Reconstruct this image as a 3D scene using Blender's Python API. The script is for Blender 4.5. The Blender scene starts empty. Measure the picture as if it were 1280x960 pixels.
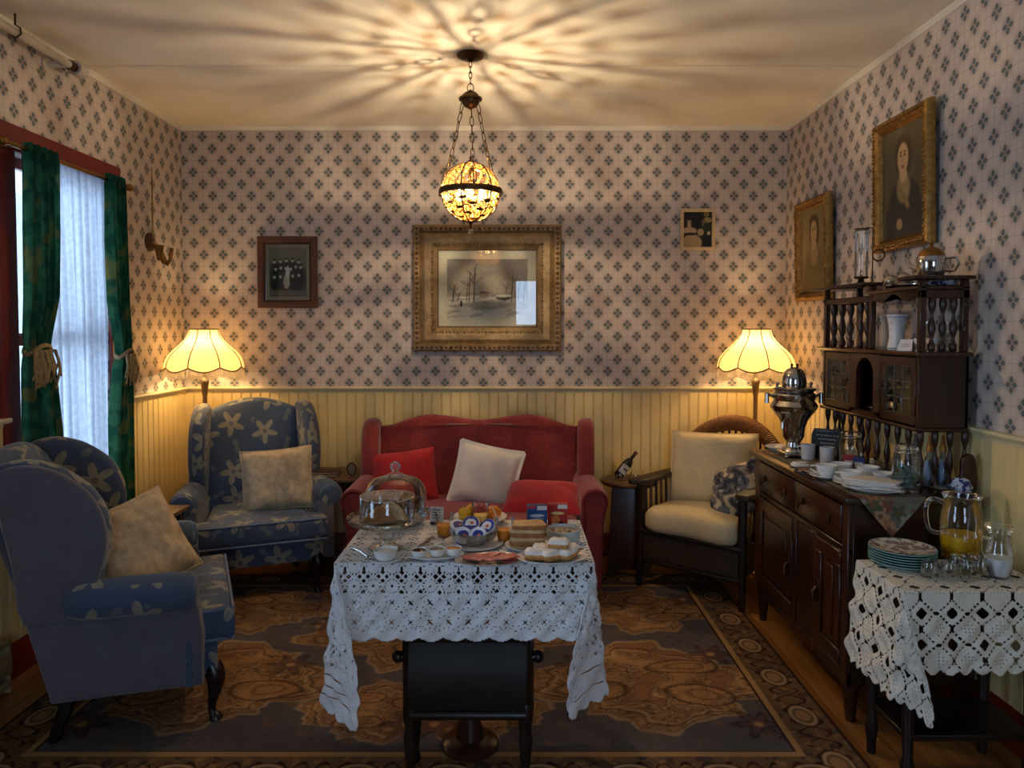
import bpy, bmesh, math, random
import numpy as np
from mathutils import Matrix, Vector

random.seed(7)
rng = np.random.default_rng(7)
PI = math.pi
scene = bpy.context.scene
C = scene.collection

# ------------------------------------------------------------------ camera, sky, exposure
CAM_Z, PITCH, FPX, SHIFT = 1.457, math.radians(2.0), 900.0, 37.0
cam_data = bpy.data.cameras.new('camera')
cam = bpy.data.objects.new('camera', cam_data)
C.objects.link(cam)
cam.location = (0, 0, CAM_Z)
cam.rotation_euler = (PI / 2 - PITCH, 0, 0)
cam_data.sensor_width = 36.0
cam_data.lens = FPX / 1280 * 36
cam_data.shift_y = -SHIFT / 1280
cam_data.clip_start = 0.02
scene.camera = cam

world = bpy.data.worlds.new('overcast_sky')
scene.world = world
world.use_nodes = True
wn = world.node_tree
wn.nodes['Background'].inputs[0].default_value = (0.53, 0.72, 1.0, 1)
wn.nodes['Background'].inputs[1].default_value = 5.6

vs = scene.view_settings
vs.view_transform = 'Standard'
vs.look = 'None'
vs.gamma = 1.0
vs.use_curve_mapping = False
vs.exposure = 0.62

W_CHANDELIER, W_LAMP = 25.0, 7.2

XL, XR, YB, YF, ZC, ZR = -2.095, 1.745, 4.60, -2.0, 2.735, 1.081

# ------------------------------------------------------------------ placing helpers
def ray(px, py):
    cx = (px - 640) / FPX
    uy = -(py + SHIFT - 480) / FPX
    return Vector((cx, uy * math.sin(PITCH) + math.cos(PITCH), uy * math.cos(PITCH) - math.sin(PITCH)))

def spot(px, py, z):
    d = ray(px, py)
    t = (z - CAM_Z) / d.z
    return d.x * t, d.y * t

# ------------------------------------------------------------------ node helpers
class E:
    def __init__(s, nt, k): s.nt, s.k = nt, k
    def op(s, o, b=None, c=None): return mth(s.nt, o, s, b, c)
    def __add__(s, b): return s.op('ADD', b)
    __radd__ = __add__
    def __sub__(s, b): return s.op('SUBTRACT', b)
    def __rsub__(s, b): return mth(s.nt, 'SUBTRACT', b, s)
    def __mul__(s, b): return s.op('MULTIPLY', b)
    __rmul__ = __mul__
    def __truediv__(s, b): return s.op('DIVIDE', b)
    def __neg__(s): return s.op('MULTIPLY', -1.0)
    def frac(s): return s.op('FRACT')
    def abs(s): return s.op('ABSOLUTE')
    def cos(s): return s.op('COSINE')
    def sqrt(s): return s.op('SQRT')
    def min(s, b): return s.op('MINIMUM', b)
    def max(s, b): return s.op('MAXIMUM', b)
    def step(s, lo, hi):
        n = s.nt.nodes.new('ShaderNodeMapRange'); n.interpolation_type = 'SMOOTHSTEP'
        s.nt.links.new(s.k, n.inputs['Value'])
        n.inputs['From Min'].default_value = lo; n.inputs['From Max'].default_value = hi
        if lo > hi:
            n.inputs['From Min'].default_value = hi; n.inputs['From Max'].default_value = lo
            n.inputs['To Min'].default_value = 1; n.inputs['To Max'].default_value = 0
        return E(s.nt, n.outputs['Result'])

def mth(nt, o, a, b=None, c=None):
    n = nt.nodes.new('ShaderNodeMath'); n.operation = o
    for i, v in enumerate((a, b, c)):
        if v is None: continue
        if isinstance(v, E): nt.links.new(v.k, n.inputs[i])
        else: n.inputs[i].default_value = v
    return E(nt, n.outputs[0])

def sep(nt, sock):
    n = nt.nodes.new('ShaderNodeSeparateXYZ'); nt.links.new(sock, n.inputs[0])
    return [E(nt, n.outputs[i]) for i in range(3)]

def comb(nt, x, y, z=0.0):
    n = nt.nodes.new('ShaderNodeCombineXYZ')
    for i, v in enumerate((x, y, z)):
        if isinstance(v, E): nt.links.new(v.k, n.inputs[i])
        else: n.inputs[i].default_value = v
    return n.outputs[0]

def mixc(nt, f, a, b):
    n = nt.nodes.new('ShaderNodeMix'); n.data_type = 'RGBA'
    if isinstance(f, E): nt.links.new(f.k, n.inputs[0])
    else: n.inputs[0].default_value = f
    for i, v in ((6, a), (7, b)):
        if isinstance(v, tuple): n.inputs[i].default_value = (*v[:3], 1)
        else: nt.links.new(v, n.inputs[i])
    return n.outputs[2]

def coord(nt, which='Object'):
    return nt.nodes.new('ShaderNodeTexCoord').outputs[which]

def noise(nt, vec, scale, detail=3.0, rough=0.55, col=False):
    n = nt.nodes.new('ShaderNodeTexNoise')
    nt.links.new(vec, n.inputs['Vector'])
    n.inputs['Scale'].default_value = scale; n.inputs['Detail'].default_value = detail
    n.inputs['Roughness'].default_value = rough
    return E(nt, n.outputs['Fac'])

def scaled(nt, vec, s):
    n = nt.nodes.new('ShaderNodeVectorMath'); n.operation = 'MULTIPLY'
    nt.links.new(vec, n.inputs[0]); n.inputs[1].default_value = s
    return n.outputs[0]

def newmat(name):
    m = bpy.data.materials.new(name); m.use_nodes = True
    return m, m.node_tree, m.node_tree.nodes['Principled BSDF']

def bump(nt, b, h, strength=0.3, dist=0.004):
    n = nt.nodes.new('ShaderNodeBump')
    n.inputs['Strength'].default_value = strength; n.inputs['Distance'].default_value = dist
    nt.links.new(h.k, n.inputs['Height']); nt.links.new(n.outputs[0], b.inputs['Normal'])

def s2l(c):
    return tuple(((v / 255) / 12.92 if v / 255 <= 0.04045 else ((v / 255 + 0.055) / 1.055) ** 2.4) for v in c)

MATS = {}
def plain(name, col, rough=0.5, metal=0.0, var=0.12, scale=30.0, bmp=0.0, spec=0.5, sheen=0.0, bscale=None, stretch=(1, 1, 1)):
    """simple surface: base colour with a fine procedural mottling"""
    if name in MATS: return MATS[name]
    m, nt, b = newmat(name)
    v = scaled(nt, coord(nt), stretch)
    n = noise(nt, v, scale)
    lo = tuple(x * (1 - var) for x in col); hi = tuple(min(1, x * (1 + var)) for x in col)
    nt.links.new(mixc(nt, n.step(0.25, 0.75), lo, hi), b.inputs['Base Color'])
    b.inputs['Roughness'].default_value = rough; b.inputs['Metallic'].default_value = metal
    b.inputs['Specular IOR Level'].default_value = spec
    if sheen: b.inputs['Sheen Weight'].default_value = sheen
    if bmp: bump(nt, b, noise(nt, v, bscale or scale * 3), bmp)
    MATS[name] = m
    return m

def wood(name, col, col2, rough=0.35, axis=2, scale=6.0):
    if name in MATS: return MATS[name]
    m, nt, b = newmat(name)
    st = [9.0, 9.0, 9.0]; st[axis] = 0.7
    v = scaled(nt, coord(nt), tuple(st))
    n = noise(nt, v, scale, 5, 0.6)
    n2 = noise(nt, v, scale * 5, 2)
    oi = nt.nodes.new('ShaderNodeObjectInfo')
    r = E(nt, oi.outputs['Random'])
    f = (n * 0.8 + n2 * 0.25 + r * 0.25 - 0.15).step(0.25, 0.85)
    nt.links.new(mixc(nt, f, col, col2), b.inputs['Base Color'])
    b.inputs['Roughness'].default_value = rough
    bump(nt, b, n2, 0.08, 0.002)
    MATS[name] = m
    return m

def thin_glass(name, tint=(0.96, 0.98, 0.98), refl=1.0, rough=0.01):
    if name in MATS: return MATS[name]
    m, nt, b = newmat(name)
    nt.nodes.remove(b)
    out = nt.nodes['Material Output']
    tr = nt.nodes.new('ShaderNodeBsdfTransparent'); tr.inputs[0].default_value = (*tint, 1)
    gl = nt.nodes.new('ShaderNodeBsdfGlossy'); gl.inputs['Roughness'].default_value = rough
    gl.inputs['Color'].default_value = (1, 1, 1, 1)
    lw = nt.nodes.new('ShaderNodeFresnel'); lw.inputs[0].default_value = 1.5
    f = (E(nt, lw.outputs[0]) * refl).min(0.9)
    mx = nt.nodes.new('ShaderNodeMixShader')
    nt.links.new(f.k, mx.inputs[0]); nt.links.new(tr.outputs[0], mx.inputs[1]); nt.links.new(gl.outputs[0], mx.inputs[2])
    nt.links.new(mx.outputs[0], out.inputs['Surface'])
    MATS[name] = m
    return m

def emis(name, col, s):
    if name in MATS: return MATS[name]
    m, nt, b = newmat(name)
    b.inputs['Base Color'].default_value = (*col, 1)
    b.inputs['Emission Color'].default_value = (*col, 1); b.inputs['Emission Strength'].default_value = s
    MATS[name] = m
    return m

def translucent(name, col, diff=0.5, transp=0.0, scale=60.0, var=0.1):
    if name in MATS: return MATS[name]
    m, nt, b = newmat(name)
    nt.nodes.remove(b)
    out = nt.nodes['Material Output']
    n = noise(nt, coord(nt), scale)
    c = mixc(nt, n.step(0.3, 0.7), tuple(x * (1 - var) for x in col), tuple(min(1, x * (1 + var)) for x in col))
    d = nt.nodes.new('ShaderNodeBsdfDiffuse'); t = nt.nodes.new('ShaderNodeBsdfTranslucent')
    nt.links.new(c, d.inputs[0]); nt.links.new(c, t.inputs[0])
    mx = nt.nodes.new('ShaderNodeMixShader'); mx.inputs[0].default_value = 1 - diff
    nt.links.new(d.outputs[0], mx.inputs[1]); nt.links.new(t.outputs[0], mx.inputs[2])
    last = mx
    if transp:
        tr = nt.nodes.new('ShaderNodeBsdfTransparent')
        m2 = nt.nodes.new('ShaderNodeMixShader')
        m2.inputs[0].default_value = transp
        nt.links.new(mx.outputs[0], m2.inputs[1]); nt.links.new(tr.outputs[0], m2.inputs[2])
        last = m2
    nt.links.new(last.outputs[0], out.inputs['Surface'])
    MATS[name] = m
    return m

def wallpaper(name, axis):
    m, nt, b = newmat(name)
    x, y, z = sep(nt, coord(nt))
    u = (x, y)[axis]
    p, q = 0.1225, 0.1485
    U, V = u / p + 100.0, z / q + 100.0
    masks = []
    for o in (0.0, 0.5):
        dx = ((U + o).frac() - 0.5).abs() * p
        dz = ((V + o).frac() - 0.5).abs() * q
        p1 = ((dz - 0.019) / 0.0110) * ((dz - 0.019) / 0.0110) + (dx / 0.0085) * (dx / 0.0085)
        p2 = ((dx - 0.0165) / 0.0110) * ((dx - 0.0165) / 0.0110) + (dz / 0.0085) * (dz / 0.0085)
        petals = p1.min(p2)
        halo = ((dx * dx + dz * dz).sqrt())
        masks.append((petals, halo, dx.min(dz)))
    pet = masks[0][0].min(masks[1][0])
    halo = masks[0][1].min(masks[1][1])
    line = masks[0][2].min(masks[1][2])
    cc = ((U - 0.5) * (2 * PI)).cos() * ((V - 0.5) * (2 * PI)).cos()
    n = noise(nt, coord(nt), 3.0)
    base = mixc(nt, cc.step(-0.6, 0.9), s2l((206, 194, 184)), s2l((186, 171, 160)))
    base = mixc(nt, line.step(0.0022, 0.0012) * 0.35, base, s2l((150, 122, 98)))
    base = mixc(nt, halo.step(0.040, 0.012) * 0.45, base, s2l((132, 120, 110)))
    col = mixc(nt, pet.step(1.15, 0.75), base, s2l((84, 95, 101)))
    col = mixc(nt, pet.step(0.4, 0.05) * 0.6, col, s2l((112, 132, 136)))
    col = mixc(nt, n.step(0.3, 0.8) * 0.10, col, s2l((130, 110, 90)))
    nt.links.new(col, b.inputs['Base Color'])
    b.inputs['Roughness'].default_value = 0.6
    b.inputs['Specular IOR Level'].default_value = 0.3
    return m

def floral(name, base, petal, leaf, scale=6.5, sheen=0.25):
    if name in MATS: return MATS[name]
    m, nt, b = newmat(name)
    uv = coord(nt, 'UV')
    wob = nt.nodes.new('ShaderNodeTexNoise'); nt.links.new(uv, wob.inputs['Vector']); wob.inputs['Scale'].default_value = 9
    def layer(sc, off, petals, r0, amp):
        v = nt.nodes.new('ShaderNodeVectorMath'); v.operation = 'MULTIPLY_ADD'
        nt.links.new(uv, v.inputs[0]); v.inputs[1].default_value = (sc, sc, 1); v.inputs[2].default_value = (off, off * 1.7, 0)
        vo = nt.nodes.new('ShaderNodeTexVoronoi'); vo.voronoi_dimensions = '2D'; vo.inputs['Scale'].default_value = 1
        vo.inputs['Randomness'].default_value = 0.55
        nt.links.new(v.outputs[0], vo.inputs['Vector'])
        d = nt.nodes.new('ShaderNodeVectorMath'); d.operation = 'SUBTRACT'
        nt.links.new(v.outputs[0], d.inputs[0]); nt.links.new(vo.outputs['Position'], d.inputs[1])
        x, y, _ = sep(nt, d.outputs[0])
        r = (x * x + y * y).sqrt()
        a = mth(nt, 'ARCTAN2', y, x)
        rr, gg, _ = sep(nt, vo.outputs['Color'])
        c = (a * petals + rr * 6.28).cos()
        return r - (c * amp + r0), r, a, rr, gg
    f1, r1, a1, rr, gg = layer(scale, 0.0, 5.0, 0.26, 0.12)
    f2, r2, a2, r_, g_ = layer(scale * 1.45, 3.3, 2.0, 0.16, 0.13)
    fl = f1.step(0.02, -0.02)
    veins = ((a1 * 10.0).cos() * 0.5 + 0.5) * r1.step(0.1, 0.3)
    fl = fl * (1.0 - veins * 0.35) * (1.0 - r1.step(0.075, 0.05) * 0.7)
    lf = f2.step(0.02, -0.02) * (1.0 - f1.step(0.10, 0.06))
    n = noise(nt, uv, 260.0, 2)
    col = mixc(nt, n.step(0.3, 0.7), tuple(v * 0.85 for v in base), tuple(v * 1.15 for v in base))
    col = mixc(nt, lf * 0.75, col, leaf)
    col = mixc(nt, fl * 0.9, col, petal)
    nt.links.new(col, b.inputs['Base Color'])
    b.inputs['Roughness'].default_value = 0.8
    b.inputs['Sheen Weight'].default_value = sheen
    bump(nt, b, n, 0.15, 0.002)
    MATS[name] = m
    return m

def vcol(name, rough=0.7, bmp=0.0, spec=0.3):
    if name in MATS: return MATS[name]
    m, nt, b = newmat(name)
    a = nt.nodes.new('ShaderNodeAttribute'); a.attribute_name = 'Col'
    n = noise(nt, coord(nt), 220.0, 2)
    c = mixc(nt, n.step(0.3, 0.7) * 0.12, a.outputs['Color'], (0.02, 0.015, 0.012))
    nt.links.new(c, b.inputs['Base Color'])
    b.inputs['Roughness'].default_value = rough; b.inputs['Specular IOR Level'].default_value = spec
    if bmp: bump(nt, b, n, bmp, 0.003)
    MATS[name] = m
    return m

# ------------------------------------------------------------------ mesh helpers
class M:
    """collects shapes; build() links them as ONE mesh object"""
    def __init__(s): s.v, s.f = [], []
    def add(s, vs_, fs, mat=None):
        o = len(s.v)
        s.v += [tuple((mat @ Vector(p)) if mat else p) for p in vs_]
        s.f += [tuple(i + o for i in f) for f in fs]
        return s
    def box(s, x0, x1, y0, y1, z0, z1, r=0.0, seg=2, mat=None):
        bm = bmesh.new(); bmesh.ops.create_cube(bm, size=1)
        for v in bm.verts:
            v.co = Vector(((x0 + x1) / 2 + v.co.x * (x1 - x0), (y0 + y1) / 2 + v.co.y * (y1 - y0), (z0 + z1) / 2 + v.co.z * (z1 - z0)))
        if r: bmesh.ops.bevel(bm, geom=bm.edges[:], offset=r, segments=seg, profile=0.5, affect='EDGES')
        bm.verts.index_update()
        s.add([tuple(v.co) for v in bm.verts], [[v.index for v in f.verts] for f in bm.faces], mat)
        bm.free(); return s
    def lathe(s, prof, seg=24, c=(0, 0, 0), mat=None, lobes=0, amp=0.0, arc=None):
        vs_, rows = [], []
        full = arc is None
        n = seg if full else seg + 1
        for r, z in prof:
            if r < 1e-6: rows.append([len(vs_)]); vs_.append((c[0], c[1], c[2] + z)); continue
            row = []
            for k in range(n):
                a = 2 * PI * k / seg if full else arc[0] + (arc[1] - arc[0]) * k / seg
                rr = r * (1 + amp * math.cos(lobes * a)) if lobes else r
                row.append(len(vs_)); vs_.append((c[0] + rr * math.cos(a), c[1] + rr * math.sin(a), c[2] + z))
            rows.append(row)
        fs = []
        for A, B in zip(rows, rows[1:]):
            for k in range(n if full else n - 1):
                k2 = (k + 1) % n
                if len(A) == 1 and len(B) == 1: continue
                if len(A) == 1: fs.append((A[0], B[k2], B[k]))
                elif len(B) == 1: fs.append((A[k], A[k2], B[0]))
                else: fs.append((A[k], A[k2], B[k2], B[k]))
        return s.add(vs_, fs, mat)
    def tube(s, pts, r, seg=8, closed=False, mat=None, caps=True):
        pts = [Vector(p) for p in pts]; n = len(pts)
        rs = r if isinstance(r, (list, tuple)) else [r] * n
        vs_, fs = [], []
        up = None
        for i, p in enumerate(pts):
            a = pts[(i - 1) % n] if (closed or i > 0) else p
            b = pts[(i + 1) % n] if (closed or i < n - 1) else p
            t = (b - a).normalized()
            if up is None:
                up = Vector((0, 0, 1)) if abs(t.z) < 0.9 else Vector((1, 0, 0))
            side = t.cross(up).normalized(); up = side.cross(t).normalized()
            for k in range(seg):
                an = 2 * PI * k / seg
                vs_.append(tuple(p + (side * math.cos(an) + up * math.sin(an)) * rs[i]))
        m = n if closed else n - 1
        for i in range(m):
            j = (i + 1) % n
            for k in range(seg):
                k2 = (k + 1) % seg
                fs.append((i * seg + k, i * seg + k2, j * seg + k2, j * seg + k))
        if caps and not closed:
            fs.append(tuple(range(seg))[::-1]); fs.append(tuple((n - 1) * seg + k for k in range(seg)))
        return s.add(vs_, fs, mat)
    def puff(s, outline, t, r, mat=None, n=4, dome=0.0):
        """extruded outline with rounded rims (outline in local x,y, thickness along z)"""
        P = [Vector((x, y)) for x, y in outline]
        ar = sum(P[i].x * P[(i + 1) % len(P)].y - P[(i + 1) % len(P)].x * P[i].y for i in range(len(P)))
        if ar < 0: P.reverse()
        N = []
        L = len(P)
        for i in range(L):
            d = (P[(i + 1) % L] - P[i - 1]).normalized(); N.append(Vector((-d.y, d.x)))
        rings = []
        for k in range(n + 1):
            a = PI / 2 * k / n
            rings.append((r * (1 - math.sin(a)), -t / 2 + r * (1 - math.cos(a))))
        rings += [(o, -z) for o, z in rings[::-1]]
        vs_, fs = [], []
        for o, z in rings:
            vs_ += [(p.x + q.x * o, p.y + q.y * o, z) for p, q in zip(P, N)]
        R = len(rings)
        for i in range(R - 1):
            for k in range(L):
                k2 = (k + 1) % L
                fs.append((i * L + k, i * L + k2, (i + 1) * L + k2, (i + 1) * L + k))
        cx, cy = sum(p.x for p in P) / L, sum(p.y for p in P) / L
        for base, sgn in ((0, -1), ((R - 1) * L, 1)):
            c = len(vs_); vs_.append((cx, cy, sgn * (t / 2 + dome)))
            for k in range(L):
                k2 = (k + 1) % L
                fs.append((base + k2, base + k, c) if sgn < 0 else (base + k, base + k2, c))
        return s.add(vs_, fs, mat)
    def sphere(s, c, r, seg=12, rings=8, sz=1.0):
        prof = [(r * math.sin(PI * i / rings), -r * sz * math.cos(PI * i / rings)) for i in range(rings + 1)]
        prof[0] = (0, prof[0][1]); prof[-1] = (0, prof[-1][1])
        return s.lathe(prof, seg, c)
    def pillow(s, w, h, t, n=18, pinch=0.06, mat=None, wr=0.0, seed=0, hem=None):
        rr = np.random.default_rng(seed)
        ph = rr.uniform(0, 6.28, 8); fx = rr.uniform(3, 9, 8); fy = rr.uniform(3, 9, 8)
        vs_, fs = [], []
        for sgn in (-1, 1):
            for j in range(n + 1):
                for i in range(n + 1):
                    u, v = 2 * i / n - 1, 2 * j / n - 1
                    x = w / 2 * u * (1 - pinch * (1 - v * v))
                    y = h / 2 * v * (1 - pinch * (1 - u * u))
                    prof = max(0, (1 - u ** 4) * (1 - v ** 4)) ** 0.55
                    wv = sum(math.sin(fx[q] * u + fy[q] * v + ph[q]) for q in range(8)) * wr / 4
                    z = sgn * t / 2 * prof * (1 + wv)
                    if hem and (i in (0, n) or j in (0, n)): pass
                    vs_.append((x, y, z))
        K = (n + 1) ** 2
        for sgn, o in ((0, 0), (1, K)):
            for j in range(n):
                for i in range(n):
                    a = o + j * (n + 1) + i
                    q = (a, a + 1, a + n + 2, a + n + 1)
                    fs.append(q if sgn else q[::-1])
        return s.add(vs_, fs, mat)
    def build(s, name, mat, parent=None, org=None, smooth=True, angle=42, subsurf=0, uv=True):
        if org is not None:
            s.v = [(a - org[0], b - org[1], c - org[2]) for a, b, c in s.v]
        me = bpy.data.meshes.new(name)
        me.from_pydata(s.v, [], s.f); me.update()
        if uv:
            l = me.uv_layers.new(name='UVMap')
            buf = np.zeros(len(me.loops) * 2, np.float32)
            for p in me.polygons:
                n = p.normal; ax = max(range(3), key=lambda k: abs(n[k]))
                for li in p.loop_indices:
                    co = me.vertices[me.loops[li].vertex_index].co
                    a, b = ((co.y, co.z), (co.x, co.z), (co.x, co.y))[ax]
                    buf[2 * li] = a + ax * 0.37; buf[2 * li + 1] = b
            l.data.foreach_set('uv', buf)
        if smooth:
            me.polygons.foreach_set('use_smooth', [True] * len(me.polygons))
            me.set_sharp_from_angle(angle=math.radians(angle))
        return link(name, me, mat, parent, subsurf)

def link(name, me, mat, parent=None, subsurf=0):
    if mat is not None and not me.materials: me.materials.append(mat)
    o = bpy.data.objects.new(name, me); C.objects.link(o)
    if parent is not None: o.parent = parent
    if subsurf:
        sm = o.modifiers.new('subdivision', 'SUBSURF'); sm.levels = subsurf; sm.render_levels = subsurf
    return o

def share(src, parent, loc=(0, 0, 0), rot=(0, 0, 0), name=None):
    o = src.copy(); C.objects.link(o); o.parent = parent
    o.location = loc; o.rotation_euler = rot
    if name: o.name = name
    return o

def tag(o, label=None, cat=None, group=None, kind=None):
    if label: o['label'] = label
    if cat: o['category'] = cat
    if group: o['group'] = group
    if kind: o['kind'] = kind
    return o

def thing(name, label, cat, loc=(0, 0, 0), rotz=0.0, group=None):
    o = bpy.data.objects.new(name, None); C.objects.link(o)
    o.empty_display_size = 0.1
    o.location = loc; o.rotation_euler = (0, 0, rotz)
    return tag(o, label, cat, group)

def copy_tree(o, parent=None):
    c = o.copy(); C.objects.link(c); c.parent = parent
    for ch in o.children: copy_tree(ch, c)
    return c

def T(x=0, y=0, z=0, rx=0, ry=0, rz=0):
    return Matrix.Translation((x, y, z)) @ Matrix.Rotation(rz, 4, 'Z') @ Matrix.Rotation(ry, 4, 'Y') @ Matrix.Rotation(rx, 4, 'X')

def smooth_loop(pts, n=6, closed=True):
    """Catmull-Rom through points"""
    out = []; L = len(pts)
    rngi = range(L) if closed else range(L - 1)
    for i in rngi:
        if closed: p0, p1, p2, p3 = pts[i - 1], pts[i], pts[(i + 1) % L], pts[(i + 2) % L]
        else: p0, p1, p2, p3 = pts[max(0, i - 1)], pts[i], pts[i + 1], pts[min(L - 1, i + 2)]
        for k in range(n):
            t = k / n
            out.append(tuple(0.5 * (2 * b + (c - a) * t + (2 * a - 5 * b + 4 * c - d) * t * t + (3 * b - a - 3 * c + d) * t ** 3)
                             for a, b, c, d in zip(p0, p1, p2, p3)))
    if not closed: out.append(tuple(pts[-1]))
    return out

def grid_mesh(name, P, keep=None, col=None, mat=None, parent=None):
    """P: (ny,nx,3) vertex grid, keep: (ny-1,nx-1) faces kept, col: (ny,nx,3) linear colours"""
    ny, nx = P.shape[:2]
    idx = np.arange(ny * nx).reshape(ny, nx)
    q = np.stack([idx[:-1, :-1], idx[:-1, 1:], idx[1:, 1:], idx[1:, :-1]], -1).reshape(-1, 4)
    if keep is not None: q = q[keep.reshape(-1)]
    used = np.unique(q)
    remap = np.zeros(ny * nx, np.int64); remap[used] = np.arange(len(used)); q = remap[q]
    V = P.reshape(-1, 3)[used]
    me = bpy.data.meshes.new(name)
    me.vertices.add(len(V)); me.vertices.foreach_set('co', V.astype(np.float32).ravel())
    me.loops.add(q.size); me.loops.foreach_set('vertex_index', q.astype(np.int32).ravel())
    me.polygons.add(len(q)); me.polygons.foreach_set('loop_start', (np.arange(len(q)) * 4).astype(np.int32))
    me.update(calc_edges=True); me.validate()
    me.polygons.foreach_set('use_smooth', np.ones(len(me.polygons), bool))
    if col is not None:
        a = me.color_attributes.new('Col', 'FLOAT_COLOR', 'POINT')
        cc = np.ones((len(V), 4), np.float32); cc[:, :3] = col.reshape(-1, 3)[used]
        a.data.foreach_set('color', cc.ravel())
    return link(name, me, mat, parent)

def canvas(w, h, nx, ny):
    y, x = np.mgrid[0:ny, 0:nx]
    return x / (nx - 1), y / (ny - 1)      # u right, v up

def lin(c): return np.array(s2l(c))

def paint(img, mask, c, a=1.0):
    m = np.clip(mask, 0, 1)[..., None] * a
    img[:] = img * (1 - m) + lin(c) * m

def blob(u, v, cu, cv, ru, rv, soft=0.25):
    d = np.sqrt(((u - cu) / ru) ** 2 + ((v - cv) / rv) ** 2)
    return np.clip((1 - d) / soft + 0.5, 0, 1)

def seg2(u, v, a, b, w, asp=1.0):
    ax, ay = a[0] * asp, a[1]; bx, by = b[0] * asp, b[1]
    px, py = u * asp - ax, v - ay
    dx, dy = bx - ax, by - ay
    t = np.clip((px * dx + py * dy) / (dx * dx + dy * dy + 1e-9), 0, 1)
    d = np.hypot(px - t * dx, py - t * dy)
    return np.clip((w - d) / (w * 0.6) + 0.3, 0, 1)

def fnoise(u, v, sc, seed=0, oct_=4):
    r = np.random.default_rng(seed); out = np.zeros_like(u)
    for o in range(oct_):
        for _ in range(5):
            a = r.uniform(0, 2 * PI); f = sc * (2 ** o) * r.uniform(0.7, 1.3)
            out += np.sin((u * math.cos(a) + v * math.sin(a)) * f * 2 * PI + r.uniform(0, 6.28)) / (2 ** o) / 5
    return out

def print_panel(name, w, h, img, mat, parent, M4, thick=0.0):
    ny, nx = img.shape[:2]
    u, v = canvas(w, h, nx, ny)
    P = np.stack([(u - 0.5) * w, (v - 0.5) * h, np.zeros_like(u)], -1)
    A = np.array(M4)
    P = P @ A[:3, :3].T + A[:3, 3]
    return grid_mesh(name, P, None, img, mat, parent)

# ------------------------------------------------------------------ shared materials
m_wp_back = wallpaper('wallpaper_back', 0)
m_wp_side = wallpaper('wallpaper_side', 1)
m_cream = plain('cream_beadboard_paint', s2l((226, 203, 142)), 0.42, var=0.05, scale=4, spec=0.4)
m_crown = plain('white_crown_paint', s2l((226, 220, 204)), 0.45, var=0.04, scale=5)
m_rail = plain('cream_rail_paint', s2l((218, 204, 160)), 0.4, var=0.04, scale=5)
m_ceil = plain('ceiling_paint', s2l((236, 228, 210)), 0.6, var=0.03, scale=2)
m_red = plain('oxblood_trim_paint', s2l((118, 32, 24)), 0.4, var=0.1, scale=8)
m_floor = wood('honey_floor_boards', s2l((122, 78, 38)), s2l((164, 112, 58)), 0.35, axis=1, scale=4)
m_dark = wood('dark_mahogany', s2l((42, 22, 14)), s2l((76, 42, 26)), 0.28, axis=2)
m_dark_y = wood('dark_mahogany_long', s2l((46, 25, 15)), s2l((82, 48, 28)), 0.25, axis=1)
m_black_wood = wood('ebonised_wood', s2l((22, 15, 12)), s2l((42, 28, 22)), 0.3)
m_mid_wood = wood('walnut_wood', s2l((74, 44, 26)), s2l((112, 70, 42)), 0.35, axis=0)
m_brass = plain('aged_brass', s2l((150, 112, 58)), 0.32, 1.0, var=0.2, scale=20)
m_bronze = plain('antique_bronze', s2l((92, 70, 46)), 0.38, 1.0, var=0.25, scale=25)
m_gold = plain('gilt_gesso', s2l((150, 112, 56)), 0.42, 0.75, var=0.3, scale=40, bmp=0.4)
m_silver = plain('polished_silver', s2l((190, 186, 180)), 0.14, 1.0, var=0.06)
m_porc = plain('white_porcelain', s2l((228, 226, 220)), 0.22, var=0.03, scale=10)
m_glass = thin_glass('clear_glass', refl=1.6)
m_pane = thin_glass('window_glass', (0.97, 0.99, 1.0))
m_pict_glass = thin_glass('picture_glass', refl=1.0)
m_print = vcol('printed_picture', 0.65)

# ------------------------------------------------------------------ room shell
def struct(o): return tag(o, kind='structure')

fl = struct(M().box(XL - 0.1, XR + 0.1, YF - 0.1, YB + 0.1, -0.10, -0.022).build('floor', m_floor))
pw = 0.0874
np_ = int(round((XR - XL) / pw)); pw = (XR - XL) / np_
plank0 = M().box(-pw / 2 + 0.0008, pw / 2 - 0.0008, YF, YB, -0.022, 0.0, 0.0015, 1).build('plank', m_floor, fl)
plank0.location = (XL + pw / 2, 0, 0)
for i in range(1, np_): share(plank0, fl, (XL + pw * (i + 0.5), 0, 0))

ce = struct(M().box(XL - 0.1, XR + 0.1, YF - 0.1, YB + 0.1, ZC + 0.012, ZC + 0.1).build('ceiling', m_ceil))
seam = 3.54
M().box(XL, XR, YF, seam - 0.002, ZC, ZC + 0.012, 0.002, 1).build('ceiling_panel', m_ceil, ce)
M().box(XL, XR, seam + 0.002, YB, ZC, ZC + 0.012, 0.002, 1).build('ceiling_panel', m_ceil, ce)

wb = struct(M().box(XL - 0.1, XR + 0.1, YB, YB + 0.1, 0, ZC).build('wall_back', m_wp_back))
wr = struct(M().box(XR, XR + 0.1, YF, YB, 0, ZC).build('wall_right', m_wp_side))

def wall_with_holes(name, lo, hi, holes, mk, mat):
    m = M(); y = lo
    for a, b, z0, z1 in sorted(holes):
        mk(m, y, a, 0, ZC); mk(m, a, b, 0, z0); mk(m, a, b, z1, ZC); y = b
    mk(m, y, hi, 0, ZC)
    return struct(m.build(name, mat))

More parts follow.
